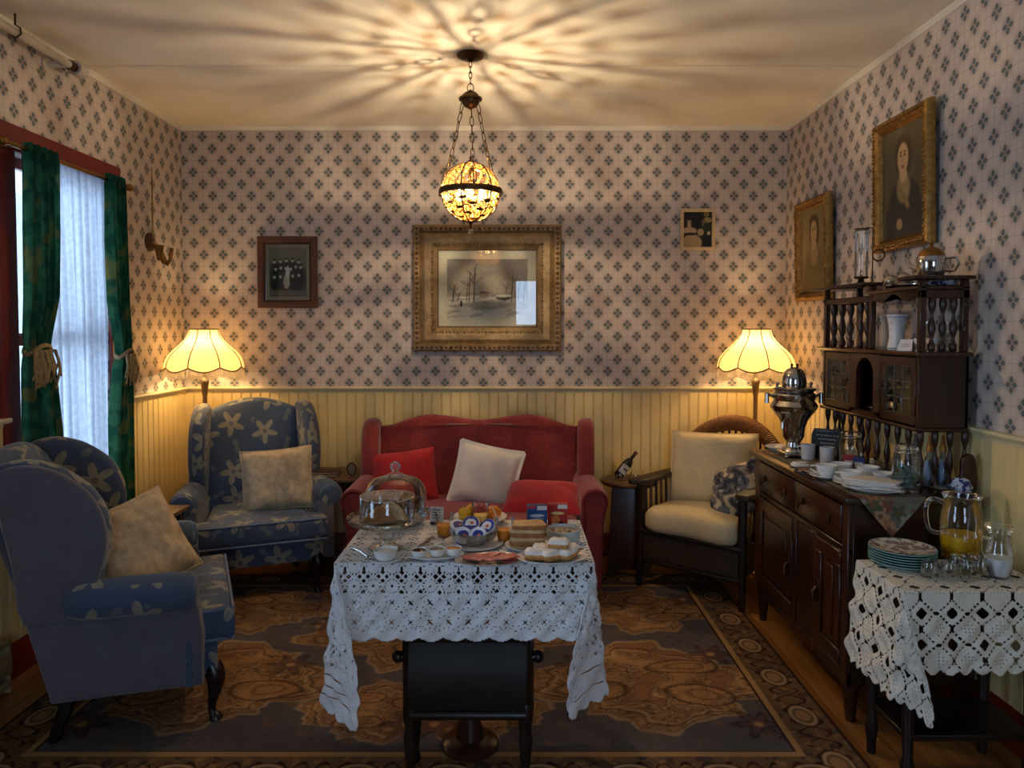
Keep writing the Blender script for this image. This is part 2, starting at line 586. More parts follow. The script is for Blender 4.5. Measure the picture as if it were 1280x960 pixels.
WIN1 = (3.035, 3.74, 0.62, 2.20)
WIN3 = (0.45, 1.35, 0.62, 2.20)
wl = wall_with_holes('wall_left', YF, YB, [WIN1, WIN3], lambda m, a, b, z0, z1: m.box(XL - 0.1, XL, a, b, z0, z1), m_wp_side)
WIN2 = (0.02, 0.95, 0.75, 2.25)
wf = wall_with_holes('wall_front', XL - 0.1, XR + 0.1, [WIN2], lambda m, a, b, z0, z1: m.box(a, b, YF - 0.1, YF, z0, z1), m_wp_back)

# beadboard: every board its own piece
bw = 0.0608
BZ0, BZ1 = 0.15, ZR - 0.025
def board_mesh(BZ1=BZ1):
    m = M()
    c = 0.0032; h = bw / 2 - 0.0004
    pr = [(-h, 0), (-h, 0.009), (-h + c, 0.0135), (-h + 2 * c, 0.010), (-h + 3 * c, 0.0135), (h - c, 0.0135), (h, 0.009), (h, 0)]
    v = [(x, -d, z) for z in (BZ0, BZ1) for x, d in pr]
    n = len(pr)
    f = [(i, (i + 1) % n, n + (i + 1) % n, n + i)[::-1] for i in range(n)] + [tuple(range(n)), tuple(range(n, 2 * n))[::-1]]
    return m.add(v, f)
bd0 = board_mesh().build('board', m_cream, wb, angle=20)
bd1 = board_mesh(WIN1[2] - 0.15).build('board', m_cream, wl, angle=20); bd1.location = (XL, 3.8, 0); bd1.rotation_euler = (0, 0, PI / 2)
nb = int((XR - XL) / bw)
bd0.location = (XL + bw * 0.5, YB, 0)
for i in range(1, nb + 1):
    x = XL + bw * (i + 0.5)
    if x + bw / 2 > XR + 0.02: break
    share(bd0, wb, (x, YB, 0))
i = 0
while YB - bw * (i + 0.5) > 1.6:
    y = YB - 0.014 - bw * (i + 0.5)
    share(bd0, wr, (XR, y, 0), (0, 0, -PI / 2))
    if not (2.915 < y < 3.86): share(bd0, wl, (XL, y, 0), (0, 0, PI / 2))
    elif abs(y - 3.8) > 0.03: share(bd1, wl, (XL, y, 0), (0, 0, PI / 2))
    else: bd1.location.y = y
    i += 1

# chair rail, crown, baseboards
def rail_profile(m, along, a, b, wall, sgn, z, prof):
    pts = [(wall + sgn * d, z + h) for d, h in prof]
    v = []
    for t in (a, b):
        for p, h in pts: v.append((t, p, h) if along == 'x' else (p, t, h))
    n = len(pts)
    f = [(i, (i + 1) % n, n + (i + 1) % n, n + i) for i in range(n)] + [tuple(range(n))[::-1], tuple(range(n, 2 * n))]
    return m.add(v, f)
RP = [(0, -0.028), (0.016, -0.028), (0.018, -0.012), (0.034, -0.008), (0.040, 0.002), (0.034, 0.011), (0, 0.011)]
CP = [(0, 0), (0, -0.022), (0.006, -0.022), (0.008, -0.014), (0.018, -0.005), (0.020, 0)]
BP = [(0, 0), (0.022, 0), (0.022, 0.128), (0.016, 0.142), (0.010, 0.152), (0, 0.152)]
k = 1
for prof, z, mt, nm in ((RP, ZR, m_rail, 'trim'), (CP, ZC, m_crown, 'trim'), (BP, 0.0, m_red, 'baseboard')):
    for side in ('back', 'right', 'left'):
        m = M()
        if side == 'back': rail_profile(m, 'x', XL, XR, YB, -1, z, prof)
        elif side == 'right': rail_profile(m, 'y', YF, YB, XR, -1, z, prof)
        else:
            for a, b in (((YF, YB),) if z != ZR else ((YF, 0.35), (1.45, 2.955), (3.845, YB))):
                rail_profile(m, 'y', a, b, XL, 1, z, prof)
        struct(m.build(f'trim_{k}' if nm == 'trim' else f'baseboard_{side}', mt, angle=30)); k += nm == 'trim'

# ------------------------------------------------------------------ windows
def window(name, a, b, z0, z1, mk):
    """mk(m, s0, s1, d0, d1, za, zb): box along the wall s, depth d (positive = into the room)"""
    w = M(); mk(w, a - 0.105, b + 0.105, 0.0, 0.022, z1, z1 + 0.11)
    root = struct(w.build(name, m_red))
    for s0, s1 in ((a - 0.105, a), (b, b + 0.105)):
        m = M(); mk(m, s0, s1, 0.0, 0.02, z0 - 0.02, z1); m.build('casing', m_red, root)
    m = M(); mk(m, a - 0.12, b + 0.12, -0.02, 0.05, z0 - 0.05, z0 - 0.02); mk(m, a - 0.1, b + 0.1, 0, 0.018, z0 - 0.15, z0 - 0.05); m.build('window_sill', m_red, root)
    zm = (z0 + z1) / 2
    for q, (za, zb, d) in enumerate(((z0 - 0.02, zm + 0.02, -0.05), (zm - 0.02, z1, -0.085))):
        m = M(); t = 0.032
        mk(m, a, b, d, d + t, za, za + 0.05); mk(m, a, b, d, d + t, zb - 0.045, zb)
        mk(m, a, a + 0.045, d, d + t, za + 0.05, zb - 0.045); mk(m, b - 0.045, b, d, d + t, za + 0.05, zb - 0.045)
        s = m.build('sash', m_red, root)
        g = M(); mk(g, a + 0.045, b - 0.045, d + 0.012, d + 0.016, za + 0.05, zb - 0.045); g.build('pane', m_pane, s)
    return root
window('window_1', *WIN1, lambda m, s0, s1, d0, d1, za, zb: m.box(XL + d0, XL + d1, s0, s1, za, zb, 0.003, 1))
window('window_2', *WIN2, lambda m, s0, s1, d0, d1, za, zb: m.box(s0, s1, YF + d0, YF + d1, za, zb, 0.003, 1))
window('window_3', *WIN3, lambda m, s0, s1, d0, d1, za, zb: m.box(XL + d0, XL + d1, s0, s1, za, zb, 0.003, 1))

# daylight enters only through the windows: portals that guide the sky's light
def portal(name, loc, rot, sx, sy):
    l = bpy.data.lights.new(name, 'AREA'); l.shape = 'RECTANGLE'; l.size = sx; l.size_y = sy
    l.cycles.is_portal = True
    o = bpy.data.objects.new(name, l); C.objects.link(o); o.location = loc; o.rotation_euler = rot
portal('window_portal', (XL - 0.11, (WIN1[0] + WIN1[1]) / 2, (WIN1[2] + WIN1[3]) / 2), (0, -PI / 2, 0), WIN1[3] - WIN1[2], WIN1[1] - WIN1[0])
portal('window_portal', (XL - 0.11, (WIN3[0] + WIN3[1]) / 2, (WIN3[2] + WIN3[3]) / 2), (0, -PI / 2, 0), WIN3[3] - WIN3[2], WIN3[1] - WIN3[0])
portal('window_portal', ((WIN2[0] + WIN2[1]) / 2, YF - 0.11, (WIN2[2] + WIN2[3]) / 2), (PI / 2, 0, 0), WIN2[1] - WIN2[0], WIN2[3] - WIN2[2])

# the clapboard house next door, seen through the window
m_side = plain('white_clapboard', s2l((226, 232, 236)), 0.7, var=0.05)
nh = thing('neighbouring_house', 'white clapboard house wall seen outside through the window', 'house', (-6.5, 4.5, -0.4))
z = 0.0; sd = None
while z < 3.6:
    if sd is None:
        sd = M()
        sd.add([(0, -1.2, 0), (0.03, -1.2, 0), (0.008, -1.2, 0.17), (0, -1.2, 0.17), (0, 5.5, 0), (0.03, 5.5, 0), (0.008, 5.5, 0.17), (0, 5.5, 0.17)],
               [(0, 1, 5, 4), (1, 2, 6, 5), (2, 3, 7, 6), (3, 0, 4, 7), (0, 3, 2, 1), (4, 5, 6, 7)])
        sd = sd.build('clapboard', m_side, nh, smooth=False)
    else: share(sd, nh, (0, 0, z))
    z += 0.165
M().box(-0.1, 0, -1.2, 5.5, 0, 3.6).build('wall_core', m_side, nh, smooth=False)

# ------------------------------------------------------------------ rug
def rug():
    x0, x1, y0, y1 = -1.86, 1.19, 2.20, 4.22
    nx, ny = 660, 440
    X, Y = np.meshgrid(np.linspace(x0, x1, nx), np.linspace(y0, y1, ny))
    fieldc, gold, dk, tan, olive, rust = (84, 78, 80), (160, 116, 66), (52, 32, 28), (180, 144, 98), (126, 94, 58), (140, 86, 52)
    img = np.ones((ny, nx, 3)) * lin(fieldc)
    n1 = fnoise(X, Y, 3.0, 1); n2 = fnoise(X, Y, 9.0, 2)
    paint(img, np.clip(n1 * 1.5, 0, 1), (84, 76, 78), 0.5)
    cx = (x0 + x1) / 2; cy = (y0 + y1) / 2
    mx = np.abs(X - cx)
    def medallion(mxc, myc, s, seed):
        dx, dy = (mx - mxc) / s, (Y - myc) / (s * 0.66)
        wx = dx + 0.10 * fnoise(dx, dy, 0.9, seed + 30, 2); wy = dy + 0.10 * fnoise(dx, dy, 0.9, seed + 31, 2)
        r = np.hypot(wx, wy); th = np.arctan2(wy, wx)
        edge = 1 + 0.15 * np.cos(4 * th) + 0.09 * np.cos(10 * th + seed) + 0.03 * np.cos(26 * th)
        q = r / edge
        paint(img, np.clip((1.0 - q) * 25, 0, 1), tan, 0.75)
        paint(img, np.clip((0.965 - q) * 25, 0, 1), olive)
        w = fnoise(wx, wy, 2.0, seed, 3)
        ins = np.clip((0.93 - q) * 25, 0, 1)
        paint(img, ins * np.clip(w * 2.5, 0, 1), gold, 0.8)
        paint(img, ins * np.clip(-w * 2.5, 0, 1), rust, 0.45)
        for lv in (-0.25, 0.0, 0.22): paint(img, ins * np.clip(1 - np.abs(w - lv) * 26, 0, 1), dk, 0.75)
        for lv in (-0.12, 0.12): paint(img, ins * np.clip(1 - np.abs(w - lv) * 30, 0, 1), tan, 0.7)
        paint(img, np.clip(1 - np.abs(q - 0.80) * 40, 0, 1), dk, 0.7); paint(img, np.clip(1 - np.abs(q - 0.75) * 40, 0, 1), tan, 0.6)
        for k, ang in enumerate((0.5, 2.6, 4.2)):
            ox, oy = 0.5 * math.cos(ang + seed), 0.5 * math.sin(ang + seed)
            d = np.hypot((wx - ox) / 0.30, (wy - oy) / 0.22)
            paint(img, np.clip(1 - np.abs(d - 0.95) * 9, 0, 1), dk, 0.85); paint(img, np.clip((0.85 - d) * 9, 0, 1), gold, 0.6)
            paint(img, np.clip(1 - np.abs(d - 0.45) * 8, 0, 1), (96, 60, 36), 0.7)
    medallion(0.90, cy - 0.30, 0.50, 3)
    medallion(0.98, cy + 0.46, 0.40, 5)
    medallion(0.14, cy + 0.16, 0.48, 8)
    medallion(0.50, cy + 0.72, 0.27, 9)
    medallion(0.16, cy - 0.52, 0.30, 11)
    # dark flower scatter in the field
    for (fx, fy) in ((1.22, cy - 0.05), (1.24, cy - 0.62), (0.55, cy + 0.28), (0.62, cy - 0.15), (1.25, cy + 0.6), (0.05, cy - 0.62)):
        dx, dy = mx - fx, (Y - fy)
        r = np.hypot(dx, dy); th = np.arctan2(dy, dx)
        pet = 0.075 + 0.03 * np.cos(6 * th)
        paint(img, np.clip((pet + 0.01 - r) * 80, 0, 1), dk, 0.6); paint(img, np.clip((pet * 0.75 - r) * 80, 0, 1), (96, 66, 62), 0.7)
        paint(img, np.clip((0.022 - r) * 120, 0, 1), gold)
    paint(img, np.clip(fnoise(X, Y, 8, 21) * 3 - 1.1, 0, 1), (120, 88, 62), 0.5); paint(img, np.clip(1 - np.abs(fnoise(X, Y, 5, 22)) * 16, 0, 1), (58, 40, 40), 0.5)
    # border
    ex = np.minimum(X - x0, x1 - X); ey = np.minimum(Y - y0, y1 - Y)
    e = np.minimum(ex, ey)
    bwid = 0.205
    inb = (e < bwid).astype(float)
    paint(img, inb, (104, 78, 48))
    along = np.where(ex < ey, Y - y0, X - x0)
    per = 0.30
    a = (np.mod(along, per) - per / 2)
    c = e - 0.10
    w = np.sin(along / per * 4 * PI) * 0.055
    paint(img, inb * (np.abs(c - w) < 0.008), dk)
    paint(img, inb * (np.abs(c + w) < 0.008), (70, 36, 30))
    paint(img, inb * np.clip(n2 * 3 - 0.8, 0, 1), (66, 50, 44), 0.8)
    paint(img, inb * np.clip(fnoise(X, Y, 14, 6) * 4 - 1.2, 0, 1), (140, 100, 56), 0.8)
    d = np.hypot(a / 0.085, c / 0.058)
    for rad, cc in ((1.0, dk), (0.86, tan), (0.66, dk), (0.5, gold)):
        paint(img, inb * np.clip((rad - d) * 12, 0, 1), cc, 0.72)
    paint(img, ((e > bwid - 0.012) & (e < bwid + 0.012)).astype(float), (160, 120, 66))
    paint(img, ((e > bwid + 0.012) & (e < bwid + 0.018)).astype(float), dk)
    paint(img, (e < 0.018).astype(float), (58, 34, 26))
    g_ = img.mean(axis=2, keepdims=True); img = img * 0.84 + g_ * np.array([0.17, 0.155, 0.15]); img *= 1.12
    P = np.stack([X, Y, np.full_like(X, 0.010)], -1)
    P[0, :, 2] = P[-1, :, 2] = 0.0005; P[:, 0, 2] = P[:, -1, 2] = 0.0005
    o = grid_mesh('oriental_rug', P, None, img, vcol('rug_pile', 0.95, 0.5, 0.05))
    tag(o, 'large oriental rug with gold medallions and oval border on the floor', 'rug')
rug()

# ------------------------------------------------------------------ pendant lamp
def point(name, loc, col, watts, rad, parent=None):
    l = bpy.data.lights.new(name, 'POINT'); l.color = col; l.energy = watts; l.shadow_soft_size = rad
    o = bpy.data.objects.new(name, l); C.objects.link(o); o.location = loc
    if parent: o.parent = parent
    return o

def link_ring(m, c, h, w, r, axis, tilt=None):
    """one oval chain link"""
    pts = []
    for k in range(14):
        a = 2 * PI * k / 14
        p = Vector((math.cos(a) * w, 0, math.sin(a) * h)) if axis == 0 else Vector((0, math.cos(a) * w, math.sin(a) * h))
        if tilt is not None: p = tilt @ p
        pts.append(Vector(c) + p)
    m.tube(pts, r, 6, True)

def pendant():
    PX, PY = spot(588, 68, ZC)
    root = thing('pendant_lamp', 'filigree globe pendant lamp hanging on three chains from the ceiling', 'lamp', (PX, PY, ZC))
    zc = 2.098 - ZC; R = 0.138
    M().lathe([(0, 0), (0.062, 0), (0.064, -0.006), (0.058, -0.014), (0.045, -0.020), (0.02, -0.026), (0.008, -0.034), (0, -0.036)], 32).build('canopy', m_bronze, root)
    top_z, cap_z = -0.036, -0.165
    n = 5
    L = None
    for k in range(n):
        z = top_z - (k + 0.5) * (top_z - cap_z) / n + 0.004
        m = M(); big = k == n - 1
        link_ring(m, (0, 0, z - (0.006 if big else 0)), 0.021 if big else 0.017, 0.015 if big else 0.007, 0.0023, k % 2 if not big else 0)
        m.build('chain_link', m_bronze, root)
    c0 = cap_z
    M().lathe([(0, c0 + 0.004), (0.008, c0), (0.012, c0 - 0.008), (0.028, c0 - 0.012), (0.038, c0 - 0.022), (0.040, c0 - 0.031), (0.040, c0 - 0.033), (0.053, c0 - 0.035), (0.055, c0 - 0.041),
               (0.053, c0 - 0.046), (0.042, c0 - 0.048), (0.041, c0 - 0.052), (0.038, c0 - 0.064), (0.028, c0 - 0.076), (0.012, c0 - 0.083), (0.008, c0 - 0.087), (0, c0 - 0.09)], 36).build('crown_cap', m_bronze, root)
    # three chains
    for k in range(3):
        a = math.radians(-90 + 8 + 120 * k)
        p0 = Vector((0.040 * math.cos(a), 0.040 * math.sin(a), c0 - 0.050)); p1 = Vector((0.155 * math.cos(a), 0.155 * math.sin(a), zc + 0.03))
        d = p1 - p0; nl = 11
        q = d.to_track_quat('Z', 'Y').to_matrix()
        ch = None
        for i in range(nl):
            t = (i + 0.5) / nl
            c = p0 + d * t + Vector((0, 0, -0.035 * math.sin(PI * t)))
            m = M(); big = i in (0, nl - 1, nl - 2)
            link_ring(m, c, 0.026 if not big else 0.03, 0.0085 if not big else 0.013, 0.0021, i % 2, q)
            m.build('chain_link', m_bronze, root)
        m = M(); m.sphere((0.160 * math.cos(a), 0.160 * math.sin(a), zc), 0.010); m.tube([(0.14 * math.cos(a), 0.14 * math.sin(a), zc), (0.16 * math.cos(a), 0.16 * math.sin(a), zc), (0.155 * math.cos(a), 0.155 * math.sin(a), zc + 0.03)], 0.004)
        m.build('chain_hook', m_bronze, root)
    # globe
    M().lathe([(0.137, -0.012), (0.147, -0.014), (0.150, -0.006), (0.150, 0.006), (0.147, 0.014), (0.137, 0.012)], 48, (0, 0, zc)).build('equator_band', m_bronze, root)
    for k in range(24):  # fine ribs between the thick ones are added to cast radial ceiling streaks
        a0 = PI * 2 * k / 24 + 0.26
        pts = []
        for i in range(25):
            th = -PI / 2 + PI * i / 24 * 0.985 + 0.02
            pts.append((R * math.cos(th) * math.cos(a0), R * math.cos(th) * math.sin(a0), zc + R * math.sin(th)))
        M().tube(pts, 0.0034 if k % 4 == 0 else 0.0013, 6).build('meridian_streak_rib', m_bronze, root)
    fil = M()
    N = 84
    for i in range(N):
        zz = 1 - 2 * (i + 0.5) / N; rr = math.sqrt(1 - zz * zz); a = i * 2.39996
        c = Vector((rr * math.cos(a), rr * math.sin(a), zz))
        if abs(zz) < 0.12: continue
        e1 = c.cross(Vector((0, 0, 1))).normalized(); e2 = c.cross(e1)
        hand = 1 if i % 2 else -1
        pts = []
        for k in range(18):
            t = k / 17; ang = hand * t * 2.6 * PI + i; sp = 0.030 * (1 - t * 0.8)
            p = c * R + (e1 * math.cos(ang) + e2 * math.sin(ang)) * sp
            pts.append(p.normalized() * (R - 0.001))
        fil.tube([Vector(p) + Vector((0, 0, zc)) for p in pts], [(0.0016 if zz > 0 else 0.0030) * (1 - 0.6 * k / 17) for k in range(18)], 5)
        # a leaf at the root of every scroll
        if zz > 0.1: continue
        lf = [c * R + e1 * (0.02 * math.cos(b)) * hand + e2 * (0.008 * math.sin(b)) + e2 * 0.02 for b in np.linspace(0, 2 * PI, 9)[:-1]]
        fil.add([tuple(p.normalized() * (R + 0.001) + Vector((0, 0, zc))) for p in lf], [tuple(range(8))])
    tag(fil.build('filigree', m_brass, root), 'curling brass leaf filigree')
    m_bead, nt, b = newmat('amber_crystal')
    nt.nodes.remove(b); out = nt.nodes['Material Output']
    tr = nt.nodes.new('ShaderNodeBsdfTransparent'); tr.inputs[0].default_value = (1.0, 0.84, 0.56, 1)
    tl = nt.nodes.new('ShaderNodeBsdfTranslucent'); tl.inputs[0].default_value = (0.42, 0.24, 0.08, 1)
    gl = nt.nodes.new('ShaderNodeBsdfGlossy'); gl.inputs['Roughness'].default_value = 0.05
    m1 = nt.nodes.new('ShaderNodeMixShader'); m1.inputs[0].default_value = 0.30
    nt.links.new(tr.outputs[0], m1.inputs[1]); nt.links.new(tl.outputs[0], m1.inputs[2])
    m2 = nt.nodes.new('ShaderNodeMixShader'); m2.inputs[0].default_value = 0.12
    nt.links.new(m1.outputs[0], m2.inputs[1]); nt.links.new(gl.outputs[0], m2.inputs[2])
    nt.links.new(m2.outputs[0], out.inputs['Surface'])
    bd = M()
    NB = 520
    for i in range(NB):
        zz = 1 - 2 * (i + 0.5) / NB; rr = math.sqrt(1 - zz * zz); a = i * 2.39996
        if abs(zz) < 0.08 or (zz > 0 and i % 2): continue
        c = (rr * math.cos(a) * (R - 0.012), rr * math.sin(a) * (R - 0.012), zc + zz * (R - 0.012))
        bd.lathe([(0, -0.0085), (0.007, -0.003), (0.007, 0.003), (0, 0.0085)], 6, c)
    tag(bd.build('crystal_beads', m_bead, root, smooth=False), 'amber crystal beads strung inside the globe', kind='stuff')
    m_bulb = emis('lit_bulb', (1.0, 0.70, 0.34), 9.0)
    for k in range(3):
        a = 2 * PI * k / 3 + 0.5
        c = (0.062 * math.cos(a), 0.062 * math.sin(a), zc - 0.005)
        M().lathe([(0, -0.03), (0.012, -0.026), (0.019, -0.012), (0.019, 0.0), (0.012, 0.018), (0.008, 0.03), (0, 0.03)], 14, c).build('bulb', m_bulb, root)
    M().tube([(0, 0, zc + R - 0.005), (0, 0, zc + 0.075)], 0.006).build('stem', m_bronze, root)
    fb = zc - R
    M().lathe([(0, fb + 0.012), (0.012, fb + 0.008), (0.016, fb), (0.008, fb - 0.008), (0.005, fb - 0.018), (0.010, fb - 0.022), (0.004, fb - 0.028), (0, fb - 0.03)], 16).build('bottom_finial', m_bronze, root)
    M().lathe([(0, fb - 0.028), (0.005, fb - 0.032), (0.011, fb - 0.046), (0.008, fb - 0.054), (0, fb - 0.056)], 10).build('crystal_drop', m_glass, root)
    tp = zc + R
    M().lathe([(0, tp + 0.03), (0.006, tp + 0.028), (0.005, tp + 0.015), (0.014, tp + 0.006), (0.020, tp - 0.004), (0, tp - 0.008)], 16).build('top_finial', m_bronze, root)
    point('pendant_light', (0.0, 0.0, zc), (1.0, 0.76, 0.48), W_CHANDELIER, 0.008, root)
pendant()

# ------------------------------------------------------------------ floor lamps
m_shade = translucent('cream_silk_shade', (0.64, 0.50, 0.28), 0.5)
m_cord = plain('shade_cord', s2l((120, 86, 44)), 0.7)
m_fringe = translucent('cream_fringe', (0.74, 0.66, 0.50), 0.6)
m_pole = plain('turned_brass_pole', s2l((140, 112, 72)), 0.4, 0.6, var=0.1)
def floor_lamp(label, x, y, seed):
    root = thing('floor_lamp', label, 'lamp', (x, y, 0.0), group='fringed floor lamps')
    zb, H = 1.232, 0.225
    nrib, per = 8, 8
    def surf(t, a):
        """t 0 bottom .. 1 top"""
        r = float(np.interp(t, [0, 0.1, 0.25, 0.4, 0.55, 0.7, 0.85, 1.0], [0.222, 0.220, 0.205, 0.178, 0.142, 0.110, 0.090, 0.082]))
        ph = (a / (2 * PI) * nrib) % 1.0
        bul = abs(math.sin(PI * ph))
        r *= 1 + 0.035 * bul * math.sin(PI * min(1, 0.25 + t * 0.75))
        z = zb + H * t
        if t < 0.25: z -= 0.026 * bul * (1 - t / 0.25)
        return (r * math.cos(a), r * math.sin(a), z)
    n, mrow = nrib * per, 14
    m = M(); v = [surf(j / mrow, 2 * PI * i / n) for j in range(mrow + 1) for i in range(n)]
    f = [(j * n + i, j * n + (i + 1) % n, (j + 1) * n + (i + 1) % n, (j + 1) * n + i) for j in range(mrow) for i in range(n)]
    sh = m.add(v, f).build('lamp_shade', m_shade, root)
    m = M()
    for k in range(nrib):
        a = 2 * PI * k / nrib
        m.tube([tuple(c * s for c, s in zip(surf(j / 10, a), (1.006, 1.006, 1))) for j in range(11)], 0.0032, 5)
    for t in (0.0, 1.0):
        m.tube([tuple(c * s for c, s in zip(surf(t, 2 * PI * i / n), (1.006, 1.006, 1))) for i in range(n)], 0.004, 5, True)
    tag(m.build('braid_trim', m_cord, sh), 'brown braid cords over the seams of the shade')
    m = M(); nf = 260
    rr = random.Random(seed)
    for i in range(nf):
        a = 2 * PI * i / nf
        p = Vector(surf(0.0, a)); ln = 0.052 + rr.uniform(-0.004, 0.004); dr = rr.uniform(-0.003, 0.006)
        e = Vector((-math.sin(a), math.cos(a), 0)) * 0.0019; o = Vector((math.cos(a), math.sin(a), 0))
        q = p + Vector((0, 0, -ln)) + o * dr
        m.add([tuple(p - e), tuple(p + e), tuple(q + e), tuple(q - e), tuple(p + o * 0.002), tuple(q + o * 0.002)], [(0, 1, 2, 3), (0, 3, 5, 4), (1, 4, 5, 2)])
    tag(m.build('fringe', m_fringe, sh, smooth=False), 'long cream thread fringe', kind='stuff')
    prof = [(0, 0.0), (0.135, 0.0), (0.135, 0.012), (0.12, 0.022), (0.06, 0.034), (0.03, 0.05), (0.022, 0.07), (0.018, 0.09)]
    M().lathe(prof, 32).build('base', m_pole, root)
    prof = [(0.014, 0.085)]
    for zz in (0.35, 0.7):
        prof += [(0.013, zz - 0.03), (0.022, zz - 0.02), (0.024, zz), (0.022, zz + 0.02), (0.013, zz + 0.03)]
    prof += [(0.013, 1.05), (0.016, 1.06), (0.020, 1.10), (0.026, 1.145), (0.028, 1.15), (0.02, 1.158), (0.012, 1.165), (0.012, 1.24), (0.0, 1.245)]
    M().lathe([(0, 0.085)] + prof, 20).build('pole', m_pole, root)
    m = M()
    for k in range(3):
        a = 2 * PI * k / 3 + 0.3
        m.tube([(0, 0, 1.42), tuple(c * s for c, s in zip(surf(0.97, a), (0.98, 0.98, 1)))], 0.002, 5)
    m.tube([(0.035, 0, 1.24), (0.045, 0, 1.32), (0.02, 0, 1.42), (0, 0, 1.425), (-0.02, 0, 1.42), (-0.045, 0, 1.32), (-0.035, 0, 1.24), (0, 0, 1.235), (0.035, 0, 1.24)], 0.002, 5)
    m.build('shade_carrier', m_bronze, root)
    M().lathe([(0, 1.255), (0.014, 1.256), (0.016, 1.262), (0.026, 1.272), (0.02, 1.282), (0, 1.284)], 16).build('socket', m_bronze, root)
    point('floor_lamp_light', (0, -0.02, 1.315), (1.0, 0.67, 0.31), W_LAMP, 0.03, root)
    return root
floor_lamp('cream fringed floor lamp behind the blue wingback armchair', -1.865, 4.36, 1)
floor_lamp('cream fringed floor lamp behind the wicker armchair', 1.475, 4.35, 2)

# ------------------------------------------------------------------ pictures
def frame_profile(w, h, fw, prof):
    """mitred frame: prof = [(distance in from the outer edge, height)]; lies in x,y, height +z"""
    m = M(); v = []
    for d, hh in prof:
        v += [(-w / 2 + d, -h / 2 + d, hh), (w / 2 - d, -h / 2 + d, hh), (w / 2 - d, h / 2 - d, hh), (-w / 2 + d, h / 2 - d, hh)]
    f = []
    for i in range(len(prof) - 1):
        for k in range(4):
            f.append((i * 4 + k, i * 4 + (k + 1) % 4, (i + 1) * 4 + (k + 1) % 4, (i + 1) * 4 + k))
    return m.add(v, f)

def ornament_strip(m, w, h, d, z, r, step):
    """beads and leaves along the four sides of a frame"""
    for (ax, L, off) in ((0, w, -h / 2 + d), (0, w, h / 2 - d), (1, h, -w / 2 + d), (1, h, w / 2 - d)):
        n = max(1, int((L - 2 * d) / step))
        for i in range(n + 1):
            s = -L / 2 + d + (L - 2 * d) * i / n
            c = (s, off, z) if ax == 0 else (off, s, z)
            m.sphere(c, r * (1.0 if i % 2 else 0.75), 8, 5)

def picture(name, label, loc, rot, w, h, prof, mat, img, mat_w=0.0, mat_img=None, orn=None, glass=True, cat='picture'):
    root = thing(name, label, cat, loc); root.rotation_euler = rot
    o = frame_profile(w, h, 0, prof).build('frame', mat, root, angle=25)
    if orn:
        for d, z, r, st, om in orn:
            m = M(); ornament_strip(m, w, h, d, z, r, st)
            m.build('frame_moulding', om, root)
    fw = prof[-1][0]
    iw, ih = w - 2 * fw + 0.004, h - 2 * fw + 0.004
    zz = 0.010
    M().box(-w / 2 + 0.01, w / 2 - 0.01, -h / 2 + 0.01, h / 2 - 0.01, 0.0, 0.006).build('backing', m_dark, root)
    if mat_w:
        print_panel('mount', iw, ih, np.ones((4, 4, 3)) * lin(mat_img), m_print, root, T(z=zz - 0.002))
        iw -= 2 * mat_w; ih -= 2 * mat_w
    print_panel('print', iw, ih, img, m_print, root, T(z=zz))
    if glass:
        gw, gh = w - 2 * fw, h - 2 * fw
        M().box(-gw / 2, gw / 2, -gh / 2, gh / 2, zz + 0.004, zz + 0.006).build('glass', m_pict_glass, root, smooth=False)
    return root

def img_landscape():
    nx, ny = 200, 150; u, v = canvas(1, 1, nx, ny)
    img = np.ones((ny, nx, 3)) * lin((150, 138, 124))
    paint(img, np.clip(v * 1.4 - 0.3, 0, 1), (128, 118, 112))
    paint(img, np.clip(fnoise(u, v * 2, 1.5, 3) + 0.2, 0, 1), (176, 164, 146), 0.6)
    g = 0.36 + 0.03 * np.sin(u * 5) + 0.02 * fnoise(u, v * 0, 2, 5)
    paint(img, np.clip((g - v) * 40, 0, 1), (198, 190, 176))
    paint(img, np.clip((g - v) * 40, 0, 1) * np.clip(fnoise(u, v * 3, 3, 8) * 2, 0, 1), (140, 128, 116), 0.7)
    paint(img, blob(u, v, 0.5, 0.22, 0.28, 0.07, 0.5), (118, 112, 104), 0.8)
    paint(img, blob(u, v, 0.42, 0.40, 0.30, 0.05, 0.6) * np.clip(fnoise(u, v, 12, 9) + 0.6, 0, 1), (112, 100, 92), 0.8)
    paint(img, blob(u, v, 0.88, 0.45, 0.14, 0.12, 0.8) * np.clip(fnoise(u, v, 14, 4) + 0.5, 0, 1), (100, 98, 104), 0.8)
    rr = random.Random(4)
    for (tx, th, w) in ((0.07, 0.55, 0.012), (0.27, 0.78, 0.011), (0.33, 0.86, 0.013), (0.24, 0.62, 0.009), (0.13, 0.42, 0.008), (0.80, 0.72, 0.009), (0.88, 0.66, 0.008), (0.72, 0.55, 0.006), (0.95, 0.6, 0.008)):
        paint(img, seg2(u, v, (tx, 0.28), (tx + 0.02, th), w, 1.33), (52, 44, 40), 0.9)
        for _ in range(7):
            s = rr.uniform(0.45, 0.95); y = 0.28 + (th - 0.28) * s; dx = rr.uniform(0.04, 0.11) * rr.choice((-1, 1))
            paint(img, seg2(u, v, (tx + 0.02 * s, y), (tx + dx, y + rr.uniform(0.06, 0.16)), w * 0.4, 1.33), (70, 60, 54), 0.8)
    paint(img, blob(u, v, 0.70, 0.34, 0.09, 0.045, 0.3), (74, 62, 56)); paint(img, blob(u, v, 0.70, 0.375, 0.10, 0.025, 0.3), (190, 182, 170))
    paint(img, blob(u, v, 0.46, 0.43, 0.06, 0.02, 0.3), (86, 74, 68))
    paint(img, blob(u, v, 0.175, 0.24, 0.015, 0.06, 0.3), (50, 42, 40))
    return np.clip(img * 1.35, 0, 0.9)

